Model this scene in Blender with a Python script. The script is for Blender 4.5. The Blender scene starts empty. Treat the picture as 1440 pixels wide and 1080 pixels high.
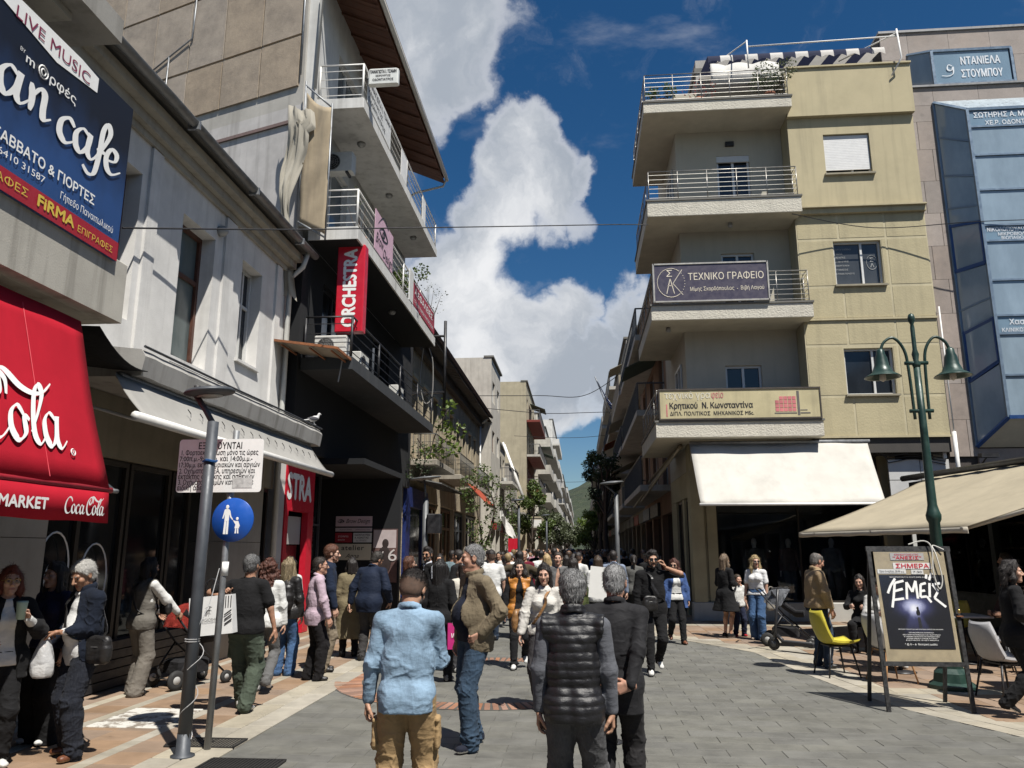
import bpy,math,random
import numpy as np
from mathutils import Vector,Matrix
from mathutils.geometry import delaunay_2d_cdt
# ------------------------------------------------------------------ camera, sky, sun, exposure
S=bpy.context.scene
COL=S.collection
CAM_Z=1.8
PITCH=math.atan(232/1082)
YAW=math.radians(4.92)
cam_d=bpy.data.cameras.new('camera')
cam_d.sensor_width=36.0
cam_d.lens=36.0*1082/1440
cam_d.clip_start=0.05
cam_d.clip_end=20000
cam=bpy.data.objects.new('camera',cam_d)
COL.objects.link(cam)
cam.location=(0,0,CAM_Z)
cam.rotation_euler=(math.pi/2+PITCH,0,YAW)
S.camera=cam
S.view_settings.view_transform='Standard'
S.view_settings.look='None'
S.view_settings.exposure=0.55
S.view_settings.gamma=1.0
S.view_settings.use_curve_mapping=False
S.render.engine='CYCLES'
S.cycles.max_bounces=5
S.cycles.diffuse_bounces=1
S.cycles.glossy_bounces=3
S.cycles.transmission_bounces=4
S.cycles.transparent_max_bounces=8
LIGHT=Vector((-0.34,0.46,-1.0)).normalized()
SUN_EL=math.asin(-LIGHT.z)
SUN_AZ=math.atan2(-LIGHT.x,-LIGHT.y)
sun_d=bpy.data.lights.new('sun','SUN')
sun_d.energy=4.9
sun_d.angle=math.radians(0.5)
sun_d.color=(1.0,0.955,0.88)
sun=bpy.data.objects.new('sun',sun_d)
COL.objects.link(sun)
sun.rotation_euler=LIGHT.to_track_quat('-Z','Y').to_euler()
sun.location=(10,-12,40)
W=bpy.data.worlds.new('World')
S.world=W
W.use_nodes=True
def nd(nt,typ,**kw):
 n=nt.nodes.new(typ)
 for k,v in kw.items():
  if k.startswith('i_'):
   n.inputs[k[2:]].default_value=v
  else:
   setattr(n,k,v)
 return n
def mathn(nt,op,a,b=None,c=None,clamp=False):
 n=nt.nodes.new('ShaderNodeMath')
 n.operation=op
 n.use_clamp=clamp
 for i,v in enumerate((a,b,c)):
  if v is None:
   continue
  if isinstance(v,(int,float)):
   n.inputs[i].default_value=v
  else:
   nt.links.new(v,n.inputs[i])
 return n.outputs[0]
def mixc(nt,fac,a,b,blend='MIX'):
 n=nt.nodes.new('ShaderNodeMix')
 n.data_type='RGBA'
 n.blend_type=blend
 for k,v in((0,fac),(6,a),(7,b)):
  if isinstance(v,(int,float)):
   n.inputs[k].default_value=v
  elif isinstance(v,(tuple,list)):
   n.inputs[k].default_value=(v[0],v[1],v[2],1)
  else:
   nt.links.new(v,n.inputs[k])
 return n.outputs[2]
def ramp(nt,fac,*stops):
 n=nt.nodes.new('ShaderNodeValToRGB')
 els=n.color_ramp.elements
 while len(els)<len(stops):
  els.new(0.5)
 for e,(p,c)in zip(els,stops):
  e.position=p
  e.color=(c,c,c,1)if isinstance(c,(int,float))else(c[0],c[1],c[2],1)
 nt.links.new(fac,n.inputs[0])
 return n.outputs[0]
def mapr(nt,v,a,b,c=0.0,d=1.0,smooth=True):
 n=nt.nodes.new('ShaderNodeMapRange')
 n.interpolation_type='SMOOTHSTEP' if smooth else 'LINEAR'
 nt.links.new(v,n.inputs[0])
 for i,x in enumerate((a,b,c,d)):
  n.inputs[i+1].default_value=x
 return n.outputs[0]
_cp,_sp,_cy,_sy=math.cos(PITCH),math.sin(PITCH),math.cos(YAW),math.sin(YAW)
def view_dir(px,py):
 """direction, from where the photographer stood, of a point of the 1440 x 1080 photograph"""
 x,y,z=px-720,1082*_cp-(540-py)*_sp,1082*_sp+(540-py)*_cp
 return Vector((_cy*x-_sy*y,_sy*x+_cy*y,z)).normalized()
def make_sky():
 nt=W.node_tree
 nt.nodes.clear()
 out=nt.nodes.new('ShaderNodeOutputWorld')
 bg=nt.nodes.new('ShaderNodeBackground')
 bg.inputs[1].default_value=0.05
 sky=nt.nodes.new('ShaderNodeTexSky')
 sky.sky_type='NISHITA'
 sky.sun_disc=False
 sky.sun_elevation=SUN_EL
 sky.sun_rotation=SUN_AZ
 sky.altitude=300
 sky.air_density=1.0
 sky.dust_density=0.5
 sky.ozone_density=3.0
 hsv=nd(nt,'ShaderNodeHueSaturation')
 hsv.inputs['Saturation'].default_value=1.32
 hsv.inputs['Value'].default_value=1.02
 nt.links.new(sky.outputs[0],hsv.inputs['Color'])
 tc=nt.nodes.new('ShaderNodeTexCoord')
 d=tc.outputs['Generated']
 n1=nd(nt,'ShaderNodeTexNoise',i_Scale=5.0,i_Detail=7.0,i_Roughness=0.58)
 nt.links.new(d,n1.inputs['Vector'])
 sub=nd(nt,'ShaderNodeVectorMath',operation='SUBTRACT')
 nt.links.new(n1.outputs['Color'],sub.inputs[0])
 sub.inputs[1].default_value=(0.5,0.5,0.5)
 sc=nd(nt,'ShaderNodeVectorMath',operation='SCALE')
 nt.links.new(sub.outputs[0],sc.inputs[0])
 sc.inputs[3].default_value=0.20
 add=nd(nt,'ShaderNodeVectorMath',operation='ADD')
 nt.links.new(d,add.inputs[0])
 nt.links.new(sc.outputs[0],add.inputs[1])
 wd=nd(nt,'ShaderNodeVectorMath',operation='NORMALIZE')
 nt.links.new(add.outputs[0],wd.inputs[0])
 wd=wd.outputs[0]
 heaps=[(555,20,6.5,1.0),(640,60,3.8,.9),(590,130,3.0,.8),(690,100,2.0,.62),(500,-90,8,1),(742,215,2.7,1.1),(705,272,3.0,1.05),(790,262,3.0,1.05),(842,250,1.7,.8),(832,300,1.7,.65),(660,310,2.5,.95),(640,375,3.7,1.05),(610,440,4.6,1.05),(690,430,3.0,1.0),(742,460,2.3,.9),(802,432,2.0,.85),(700,520,4.2,1.05),(790,525,3.3,1.05),(850,492,2.6,1.0),(892,435,2.4,.95),(885,540,2.8,1.0),(800,575,2.1,.9),(740,582,3.0,.95),(650,575,5,1),(850,585,1.7,.75),(350,300,9,.95),(400,560,7,.9),(150,100,9,.8),(1010,480,4,.85),(1150,560,5,.8),(-300,350,12,1),(1900,420,11,.9),(2300,100,10,.9),(1600,640,6,.8),(900,-900,14,.9),(-500,-500,12,.9)]
 tot=None
 for(px,py,rad,wt)in heaps:
  v=view_dir(px,py)
  dp=nd(nt,'ShaderNodeVectorMath',operation='DOT_PRODUCT')
  nt.links.new(wd,dp.inputs[0])
  dp.inputs[1].default_value=v
  c0,c1=math.cos(math.radians(rad*1.4)),math.cos(math.radians(rad*0.25))
  m=mapr(nt,dp.outputs['Value'],c0,c1,0,wt*1.12)
  tot=m if tot is None else mathn(nt,'MAXIMUM',tot,m)
 n3=nd(nt,'ShaderNodeTexNoise',i_Scale=1.7,i_Detail=5.0,i_Roughness=0.5)
 nt.links.new(d,n3.inputs['Vector'])
 sx=nd(nt,'ShaderNodeSeparateXYZ')
 nt.links.new(d,sx.inputs[0])
 behind=mapr(nt,sx.outputs['Y'],0.05,-0.4)
 scat=mathn(nt,'MULTIPLY',mapr(nt,n3.outputs['Fac'],0.54,0.72,0,0.8),behind)
 tot=mathn(nt,'MAXIMUM',tot,scat)
 n2=nd(nt,'ShaderNodeTexNoise',i_Scale=8.0,i_Detail=10.0,i_Roughness=0.66)
 nt.links.new(wd,n2.inputs['Vector'])
 dens=mathn(nt,'ADD',tot,mathn(nt,'MULTIPLY',mathn(nt,'SUBTRACT',n2.outputs['Fac'],0.5),1.3))
 mask=mapr(nt,dens,0.06,1.0)
 wm=nd(nt,'ShaderNodeMapping')
 wm.inputs['Rotation'].default_value=(0,0.6,0.4)
 wm.inputs['Scale'].default_value=(2.0,7.0,5.0)
 nt.links.new(d,wm.inputs[0])
 n4=nd(nt,'ShaderNodeTexNoise',i_Scale=1.6,i_Detail=8.0,i_Roughness=0.6)
 nt.links.new(wm.outputs[0],n4.inputs['Vector'])
 wisp=mapr(nt,n4.outputs['Fac'],0.56,0.8,0,0.3)
 mask=mathn(nt,'MAXIMUM',mask,wisp)
 n5=nd(nt,'ShaderNodeTexNoise',i_Scale=4.2,i_Detail=7.0,i_Roughness=0.6)
 off=nd(nt,'ShaderNodeVectorMath',operation='ADD')
 nt.links.new(wd,off.inputs[0])
 off.inputs[1].default_value=(3.1,1.7,0.4)
 nt.links.new(off.outputs[0],n5.inputs['Vector'])
 grey=mapr(nt,n5.outputs['Fac'],0.30,0.60)
 grey=mathn(nt,'MULTIPLY',grey,mapr(nt,dens,0.42,0.95))
 cl=mixc(nt,grey,(12.2,12.3,12.5),(5.4,6.0,6.9))
 col=mixc(nt,mask,hsv.outputs[0],cl)
 nt.links.new(col,bg.inputs[0])
 nt.links.new(bg.outputs[0],out.inputs[0])
make_sky()
# ------------------------------------------------------------------ helpers
def tag(o,label=None,cat=None,group=None,kind=None):
 for k,v in(('label',label),('category',cat),('group',group),('kind',kind)):
  if v:
   o[k]=v
 return o
def thing(name,label,cat,loc=(0,0,0),rz=0.0,group=None,kind=None):
 o=bpy.data.objects.new(name,None)
 o.empty_display_size=0.2
 COL.objects.link(o)
 o.location=loc
 o.rotation_euler=(0,0,rz)
 return tag(o,label,cat,group,kind)
class MB:
 """collects polygons of one mesh"""
 def __init__(self):
  self.v,self.f,self.m,self.mi,self.sm=[],[],[],0,False
  self.s=[]
 def add(self,vs,fs,smooth=None):
  b=len(self.v)
  self.v+=[tuple(x)for x in vs]
  self.f+=[tuple(b+i for i in f)for f in fs]
  self.m+=[self.mi]*len(fs)
  self.s+=[self.sm if smooth is None else smooth]*len(fs)
  return self
 def obox(self,o,a,b,c):
  o,a,b,c=Vector(o),Vector(a),Vector(b),Vector(c)
  if a.cross(b).dot(c)<0:
   a,b=b,a
  p=[o,o+a,o+a+b,o+b,o+c,o+a+c,o+a+b+c,o+b+c]
  return self.add(p,[(3,2,1,0),(4,5,6,7),(0,1,5,4),(1,2,6,5),(2,3,7,6),(3,0,4,7)])
 def box(self,x0,y0,z0,x1,y1,z1):
  return self.obox((min(x0,x1),min(y0,y1),min(z0,z1)),(abs(x1-x0),0,0),(0,abs(y1-y0),0),(0,0,abs(z1-z0)))
 def cbox(self,x0,y0,z0,x1,y1,z1,c=0.01):
  """box with chamfered upright and top edges"""
  P=[]
  for z,e in((z0,0),(z1-c,0),(z1,c)):
   a,b,d,g=x0+e,x1-e,y0+e,y1-e
   P+=[(a+c,d,z),(b-c,d,z),(b,d+c,z),(b,g-c,z),(b-c,g,z),(a+c,g,z),(a,g-c,z),(a,d+c,z)]
  F=[tuple(range(7,-1,-1)),tuple(range(16,24))]
  for l in(0,8):
   F+=[(l+i,l+(i+1)%8,l+8+(i+1)%8,l+8+i)for i in range(8)]
  return self.add(P,F)
 def quad(self,*p):
  return self.add(p,[tuple(range(len(p)))])
 def slab(self,pts,t):
  """a flat polygon given thickness t along its normal"""
  pts=[Vector(p)for p in pts]
  n=(pts[1]-pts[0]).cross(pts[2]-pts[1]).normalized()*t
  k=len(pts)
  q=pts+[p+n for p in pts]
  F=[tuple(range(k-1,-1,-1)),tuple(range(k,2*k))]
  F+=[(i,(i+1)%k,k+(i+1)%k,k+i)for i in range(k)]
  return self.add(q,F)
 def tube(self,pts,r,n=8,cap=True,flat=None,closed=False):
  pts=[Vector(p)for p in pts]
  k=len(pts)
  rs=r if isinstance(r,(list,tuple))else[r]*k
  T=[]
  for i in range(k):
   a=pts[i-1]if(i>0 or closed)else pts[i]
   b=pts[(i+1)%k]if(i<k-1 or closed)else pts[i]
   d=b-a
   T.append(d.normalized()if d.length>1e-9 else Vector((0,0,1)))
  u=T[0].orthogonal().normalized()if flat is None else Vector(flat)
  V,F=[],[]
  for i in range(k):
   u=(u-T[i]*u.dot(T[i]))
   u=u.normalized()if u.length>1e-6 else T[i].orthogonal().normalized()
   w=T[i].cross(u)
   for j in range(n):
    t=2*math.pi*(j+0.5)/n
    V.append(pts[i]+(u*math.cos(t)+w*math.sin(t))*rs[i])
  for i in range(k if closed else k-1):
   for j in range(n):
    a,b=i*n+j,i*n+(j+1)%n
    c,d=((i+1)%k)*n+(j+1)%n,((i+1)%k)*n+j
    F.append((a,b,c,d))
  if cap and not closed:
   F+=[tuple(range(n-1,-1,-1)),tuple(range((k-1)*n,k*n))]
  return self.add(V,F,smooth=(n>5))
 def bar(self,a,b,w,h=None,up=(0,0,1)):
  """rectangular bar from a to b"""
  a,b=Vector(a),Vector(b)
  h=w if h is None else h
  d=(b-a)
  t=d.normalized()
  s=t.cross(Vector(up))
  s=s.normalized()if s.length>1e-5 else Vector((1,0,0))
  u=s.cross(t).normalized()
  return self.obox(a-s*w/2-u*h/2,s*w,u*h,d)
 def lathe(self,prof,c=(0,0,0),n=16,axis=None):
  c=Vector(c)
  ax=Vector(axis or(0,0,1)).normalized()
  u=ax.orthogonal().normalized()
  w=ax.cross(u)
  V,F=[],[]
  for(r,z)in prof:
   for j in range(n):
    t=2*math.pi*j/n
    V.append(c+ax*z+(u*math.cos(t)+w*math.sin(t))*max(r,1e-4))
  for i in range(len(prof)-1):
   for j in range(n):
    F.append((i*n+j,i*n+(j+1)%n,(i+1)*n+(j+1)%n,(i+1)*n+j))
  F+=[tuple(range(n-1,-1,-1)),tuple(range((len(prof)-1)*n,len(prof)*n))]
  return self.add(V,F,smooth=True)
 def ell(self,c,r,n=10,m=7):
  V,F=[],[]
  for i in range(m+1):
   t=math.pi*i/m
   for j in range(n):
    p=2*math.pi*j/n
    V.append((c[0]+r[0]*math.sin(t)*math.cos(p),c[1]+r[1]*math.sin(t)*math.sin(p),c[2]+r[2]*math.cos(t)))
  for i in range(m):
   for j in range(n):
    F.append((i*n+j,(i+1)*n+j,(i+1)*n+(j+1)%n,i*n+(j+1)%n))
  return self.add(V,F,smooth=True)
 def sheet(self,P,th=0.0,both=False):
  """grid of points P[i][j] as a surface; th gives it thickness along its mean normal"""
  a,b=len(P),len(P[0])
  V=[Vector(p)for row in P for p in row]
  F=[(i*b+j,i*b+j+1,(i+1)*b+j+1,(i+1)*b+j)for i in range(a-1)for j in range(b-1)]
  if not th:
   return self.add(V,F,smooth=True)
  n=(V[b*(a-1)]-V[0]).cross(V[b-1]-V[0]).normalized()*th
  k=len(V)
  F2=[tuple(k+i for i in reversed(f))for f in F]
  rim=[(0,j)for j in range(b)]+[(i,b-1)for i in range(1,a)]+[(a-1,j)for j in range(b-2,-1,-1)]+[(i,0)for i in range(a-2,0,-1)]
  ids=[i*b+j for i,j in rim]
  F3=[(ids[q],k+ids[q],k+ids[(q+1)%len(ids)],ids[(q+1)%len(ids)])for q in range(len(ids))]
  self.add(V+[p+n for p in V],F+F2,smooth=True)
  base=len(self.v)-2*k
  self.f+=[tuple(base+i for i in f)for f in F3]
  self.m+=[self.mi]*len(F3)
  self.s+=[False]*len(F3)
  return self
 def mesh(self,name,mats):
  me=bpy.data.meshes.new(name)
  me.from_pydata(self.v,[],self.f)
  for mt in(mats if isinstance(mats,(list,tuple))else[mats]):
   me.materials.append(mt)
  if any(self.m):
   me.polygons.foreach_set('material_index',self.m)
  me.polygons.foreach_set('use_smooth',self.s)
  me.update()
  return me
 def local(self,name,mats,parent=None):
  o=bpy.data.objects.new(name,self.mesh(name,mats))
  COL.objects.link(o)
  if parent is not None:
   o.parent=parent
  return o
def wloc(o):
 """world location of an unrotated object and its unrotated parents"""
 v=Vector(o.location)
 while o.parent is not None:
  o=o.parent
  v+=Vector(o.location)
 return v
def build(mb,name,mats,parent=None):
 """link the collected polygons (world coordinates) as one object; children of unrotated parents"""
 if parent is not None:
  off=wloc(parent)
  mb.v=[(x-off.x,y-off.y,z-off.z)for(x,y,z)in mb.v]
 return mb.local(name,mats,parent)
def top(mb,name,mats,label,cat,group=None,kind=None):
 """a thing that is one mesh: its origin goes to the middle of its base"""
 a=np.array(mb.v)
 c=(a.max(0)+a.min(0))/2
 c[2]=a[:,2].min()
 mb.v=[tuple(p)for p in(a-c)]
 o=mb.local(name,mats)
 o.location=c
 return tag(o,label,cat,group,kind)
def copy_tree(o,parent=None):
 c=o.copy()
 COL.objects.link(c)
 c.parent=parent
 for ch in list(o.children):
  copy_tree(ch,c)
 return c
_dg=None
_textcache={}
def text_polys(body,size=1.0,shear=0.0,space=1.0,flat=3):
 """outlines of the built-in lettering, filled by their winding (its glyphs overlap themselves)"""
 key=(body,shear,space)
 if key not in _textcache:
  c=bpy.data.curves.new('lettering','FONT')
  c.body=body
  c.shear=shear
  c.space_character=space
  o=bpy.data.objects.new('lettering',c)
  COL.objects.link(o)
  bpy.context.view_layer.update()
  dg=bpy.context.evaluated_depsgraph_get()
  cu=o.evaluated_get(dg).to_curve(dg)
  polys=[]
  for sp in cu.splines:
   P=[]
   bp=list(sp.bezier_points)
   for i,p in enumerate(bp):
    q=bp[(i+1)%len(bp)]
    d0,d1=p.handle_right-p.co,q.handle_left-q.co
    ch=q.co-p.co
    L=ch.length or 1e-9
    straight=abs(d0.x*ch.y-d0.y*ch.x)/L<0.002 and abs(d1.x*ch.y-d1.y*ch.x)/L<0.002
    n=1 if straight else flat
    for k in range(n):
     t=k/n
     v=p.co*(1-t)**3+p.handle_right*3*t*(1-t)**2+q.handle_left*3*t*t*(1-t)+q.co*t**3
     P.append((v.x,v.y))
   R=[p for i,p in enumerate(P)if math.dist(p,P[i-1])>1e-5]
   if len(R)>2:
    polys.append(R)
  o.to_curve_clear()if hasattr(o,'to_curve_clear')else None
  bpy.data.objects.remove(o)
  bpy.data.curves.remove(c)
  vs,fs=[],[]
  ext=[[min(x for x,_ in p),max(x for x,_ in p),[p]]for p in polys]
  ext.sort(key=lambda e:e[0])
  groups=[]
  for e in ext:
   if groups and e[0]<groups[-1][1]:
    groups[-1][1]=max(groups[-1][1],e[1])
    groups[-1][2]+=e[2]
   else:
    groups.append(e)
  for _a,_b,ps in groups:
   pts,eds=[],[]
   for p in ps:
    n=len(pts)
    pts+=p
    eds+=[(n+i,n+(i+1)%len(p))for i in range(len(p))]
   r=delaunay_2d_cdt([Vector(p)for p in pts],eds,[],0,1e-5)
   co,tri=np.array([(v.x,v.y)for v in r[0]]),r[2]
   cen=np.array([co[list(t)].mean(0)for t in tri])
   wn=np.zeros(len(cen))
   A=np.array([pts[i]for i,_ in eds])
   B=np.array([pts[j]for _,j in eds])
   for(ax,ay),(bx,by)in zip(A,B):
    side=(bx-ax)*(cen[:,1]-ay)-(cen[:,0]-ax)*(by-ay)
    wn+=((ay<=cen[:,1])&(by>cen[:,1])&(side>0)).astype(int)
    wn-=((ay>cen[:,1])&(by<=cen[:,1])&(side<0)).astype(int)
   n=len(vs)
   vs+=[tuple(v)for v in co]
   for t,w_ in zip(tri,wn):
    if w_!=0:
     t=list(t)
     (ax,ay),(bx,by),(cx,cy)=co[t[0]],co[t[1]],co[t[2]]
     if(bx-ax)*(cy-ay)-(by-ay)*(cx-ax)<0:
      t.reverse()
     fs.append(tuple(n+i for i in t))
  _textcache[key]=(vs,fs)
 vs,fs=_textcache[key]
 return[(x*size,y*size)for x,y in vs],fs
def put_text(mb,body,org,ux,uy,size,w=None,lift=0.004,bold=0.0,**kw):
 """flat print: text laid at org along ux with up uy, lifted off its panel; w squeezes it to a given width"""
 vs,fs=text_polys(body,size,**kw)
 if not vs:
  return mb
 ux,uy,org=Vector(ux).normalized(),Vector(uy).normalized(),Vector(org)
 n=ux.cross(uy)
 xs=[x for x,_ in vs]
 k=1.0
 if w:
  k=w/max(1e-6,max(xs)-min(xs))
 x0=min(xs)
 e=bold*size
 for i,(dx,dy)in enumerate(((0,0),)if not bold else((-e,0),(e,0),(0,e),(0,-e))):
  mb.add([org+ux*((x-x0)*k+dx)+uy*(y+dy)+n*(lift+0.00025*i)for x,y in vs],fs,smooth=False)
 return mb
def ribbon(mb,strokes,org,ux,uy,sc,thick,thin,ang=0.6,lift=0.005,asp=1.0):
 """calligraphic strokes: smooth polylines in 2-D drawn with a slanted broad nib"""
 ux,uy,org=Vector(ux).normalized(),Vector(uy).normalized(),Vector(org)
 n=ux.cross(uy)
 for st in strokes:
  pts=catmull(st,7)
  V,F=[],[]
  k=len(pts)
  for i,p in enumerate(pts):
   a,b=pts[max(0,i-1)],pts[min(k-1,i+1)]
   dx,dy=b[0]-a[0],b[1]-a[1]
   L=math.hypot(dx,dy)or 1
   dx,dy=dx/L,dy/L
   wd=thin+(thick-thin)*abs(dx*math.sin(ang)-dy*math.cos(ang))**1.2
   e=min(1.0,0.45+2.2*min(i,k-1-i)/k)
   wd*=e
   for sgn in(-1,1):
    x,y=p[0]-dy*wd*sgn/2,p[1]+dx*wd*sgn/2
    V.append(org+ux*(x*sc)+uy*(y*sc*asp)+n*(lift+0.00004*i))
  for i in range(k-1):
   F.append((2*i,2*i+2,2*i+3,2*i+1))
  mb.add(V,F,smooth=False)
 return mb
def catmull(p,n):
 p=[p[0]]+list(p)+[p[-1]]
 out=[]
 for i in range(1,len(p)-2):
  a,b,c,d=p[i-1],p[i],p[i+1],p[i+2]
  for k in range(n):
   t=k/n
   out.append(tuple(0.5*(2*b[q]+(c[q]-a[q])*t+(2*a[q]-5*b[q]+4*c[q]-d[q])*t*t+(3*b[q]-a[q]-3*c[q]+d[q])*t**3)for q in range(len(b))))
 out.append(tuple(p[-2]))
 return out
 # ------------------------------------------------------------------ materials
_mats={}
def base_mat(name):
 m=bpy.data.materials.new(name)
 m.use_nodes=True
 nt=m.node_tree
 b=nt.nodes['Principled BSDF']
 return m,nt,b
def coords(nt,space='pos'):
 if space=='pos':
  return nt.nodes.new('ShaderNodeNewGeometry').outputs['Position']
 return nt.nodes.new('ShaderNodeTexCoord').outputs['Object']
def noise(nt,vec,scale,detail=4.0,rough=0.55,stretch=None):
 if stretch:
  mp=nt.nodes.new('ShaderNodeMapping')
  mp.inputs['Scale'].default_value=stretch
  nt.links.new(vec,mp.inputs[0])
  vec=mp.outputs[0]
 n=nd(nt,'ShaderNodeTexNoise',i_Scale=scale,i_Detail=detail,i_Roughness=rough)
 nt.links.new(vec,n.inputs['Vector'])
 return n.outputs['Fac']
def bump(nt,b,h,strength,dist=0.01):
 n=nd(nt,'ShaderNodeBump')
 n.inputs['Strength'].default_value=strength
 n.inputs['Distance'].default_value=dist
 nt.links.new(h,n.inputs['Height'])
 nt.links.new(n.outputs[0],b.inputs['Normal'])
def wall(name,c=None,var=0.14,rough=0.9,grain=60,bumpk=0.35,streak=0.35,blot=0.25,space='pos',dirt=(0.09,0.08,0.065),rnd=0.0,bdist=0.006):
 """plaster, concrete, stone: broad blotches, rain streaks, fine grain"""
 key=('wall',name)
 if key in _mats:
  return _mats[key]
 m,nt,b=base_mat(name)
 P=coords(nt,space)
 fine=noise(nt,P,grain,3)
 mid=noise(nt,P,1.7,6,0.62)
 strk=noise(nt,P,1.6,5,0.6,(2.6,2.6,0.16))
 col=mixc(nt,ramp(nt,mid,(0.3,0.0),(0.72,1.0)),tuple(x*(1-var)for x in c),tuple(min(1,x*(1+var))for x in c))
 col=mixc(nt,mathn(nt,'MULTIPLY',ramp(nt,strk,(0.5,0.0),(0.78,1.0)),streak),col,dirt)
 bl=noise(nt,P,0.55,7,0.7)
 col=mixc(nt,mathn(nt,'MULTIPLY',ramp(nt,bl,(0.52,0.0),(0.75,1.0)),blot),col,tuple(x*0.45 for x in c))
 col=mixc(nt,mathn(nt,'MULTIPLY',fine,0.22),col,tuple(x*0.55 for x in c))
 if rnd:
  oi=nt.nodes.new('ShaderNodeObjectInfo')
  hv=nd(nt,'ShaderNodeHueSaturation')
  hv.inputs['Saturation'].default_value=1
  nt.links.new(mapr(nt,oi.outputs['Random'],0,1,1-rnd,1+rnd,False),hv.inputs['Value'])
  nt.links.new(col,hv.inputs['Color'])
  col=hv.outputs[0]
 nt.links.new(col,b.inputs['Base Color'])
 b.inputs['Roughness'].default_value=rough
 bump(nt,b,mathn(nt,'ADD',fine,mathn(nt,'MULTIPLY',mid,1.5)),bumpk,bdist)
 _mats[key]=m
 return m
def plain(name,c=None,rough=0.6,metal=0.0,var=0.1,bumpk=0.05,spec=0.5,scale=9.0,space='obj',coat=0.0):
 """painted metal, plastic, wood trim: a little wear and unevenness"""
 key=('plain',name)
 if key in _mats:
  return _mats[key]
 m,nt,b=base_mat(name)
 P=coords(nt,space)
 n=noise(nt,P,scale,5,0.6)
 n2=noise(nt,P,scale*0.17,4,0.6)
 f=mathn(nt,'MULTIPLY',mathn(nt,'ADD',n,n2),0.5)
 col=mixc(nt,ramp(nt,f,(0.35,0.0),(0.65,1.0)),tuple(x*(1-var)for x in c),tuple(min(1,x*(1+var))for x in c))
 nt.links.new(col,b.inputs['Base Color'])
 b.inputs['Metallic'].default_value=metal
 b.inputs['Specular IOR Level'].default_value=spec
 b.inputs['Coat Weight'].default_value=coat
 nt.links.new(mapr(nt,n,0.3,0.7,max(0,rough-0.1),min(1,rough+0.1)),b.inputs['Roughness'])
 if bumpk:
  bump(nt,b,n,bumpk,0.004)
 _mats[key]=m
 return m
def cloth(c,kind='plain',name=None):
 """woven cloth with faint weave, uneven dye and soft folds"""
 key=('cloth',tuple(round(x,4)for x in c),kind)
 if key in _mats:
  return _mats[key]
 m,nt,b=base_mat(name or(kind+'_fabric'))
 P=coords(nt,'obj')
 big=noise(nt,P,6.0,5,0.6)
 fine=noise(nt,P,260 if kind!='knit' else 120,2)
 fold=noise(nt,P,9.0,3,0.5,(1.0,1.0,2.0))
 cr=mathn(nt,'ABSOLUTE',mathn(nt,'SUBTRACT',noise(nt,P,4.2,2,0.5,(1.4,1.4,0.75)),0.5))
 crease=ramp(nt,cr,(0.0,1.0),(0.04,0.3),(0.10,0.0))
 v={'denim':0.34,'washed':0.42,'leather':0.2,'puffer':0.15}.get(kind,0.16)
 lo,hi=tuple(x*(1-v)for x in c),tuple(min(1,x*(1+v))for x in c)
 col=mixc(nt,ramp(nt,big,(0.32,0.0),(0.68,1.0)),lo,hi)
 if kind in('denim','washed'):
  s=noise(nt,P,30,4,0.7,(3.0,3.0,0.6))
  col=mixc(nt,mathn(nt,'MULTIPLY',ramp(nt,s,(0.45,0),(0.72,1)),0.45),col,tuple(min(1,x*1.45+0.03)for x in c))
 if kind=='check':
  sx=nd(nt,'ShaderNodeSeparateXYZ')
  nt.links.new(P,sx.inputs[0])
  w=mathn(nt,'MULTIPLY',mathn(nt,'ADD',mathn(nt,'SINE',mathn(nt,'MULTIPLY',sx.outputs[0],160)),1),0.16)
  col=mixc(nt,w,col,tuple(min(1,x*1.7+0.03)for x in c))
 if kind=='stripe':
  sx=nd(nt,'ShaderNodeSeparateXYZ')
  nt.links.new(P,sx.inputs[0])
  w=ramp(nt,mathn(nt,'SINE',mathn(nt,'MULTIPLY',sx.outputs[2],260)),(0.45,0),(0.55,1))
  col=mixc(nt,w,col,(0.7,0.7,0.68))
 nt.links.new(mixc(nt,mathn(nt,'MULTIPLY',fine,0.3),col,tuple(x*0.6 for x in c)),b.inputs['Base Color'])
 b.inputs['Roughness'].default_value={'leather':0.42,'puffer':0.46,'suit':0.75}.get(kind,0.92)
 b.inputs['Specular IOR Level'].default_value=0.5 if kind in('leather','puffer')else 0.18
 if kind not in('leather','puffer'):
  b.inputs['Sheen Weight'].default_value=0.02
  b.inputs['Sheen Roughness'].default_value=0.5
 h=mathn(nt,'ADD',mathn(nt,'MULTIPLY',fine,0.12),mathn(nt,'ADD',fold,mathn(nt,'MULTIPLY',crease,0.20 if kind in('plain','washed','denim','leather')else 0.08)))
 bump(nt,b,h,0.55 if kind!='suit' else 0.35,0.02)
 _mats[key]=m
 return m
def skin(c):
 key=('skin',c)
 if key in _mats:
  return _mats[key]
 m,nt,b=base_mat('skin')
 P=coords(nt,'obj')
 n=noise(nt,P,22,4,0.6)
 n2=noise(nt,P,180,2)
 col=mixc(nt,ramp(nt,n,(0.35,0),(0.7,1)),tuple(x*0.86 for x in c),(min(1,c[0]*1.1),c[1]*1.02,c[2]))
 nt.links.new(col,b.inputs['Base Color'])
 b.inputs['Roughness'].default_value=0.55
 b.inputs['Subsurface Weight'].default_value=0.08
 b.inputs['Subsurface Radius'].default_value=(0.01,0.004,0.002)
 bump(nt,b,n2,0.12,0.002)
 _mats[key]=m
 return m
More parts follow.
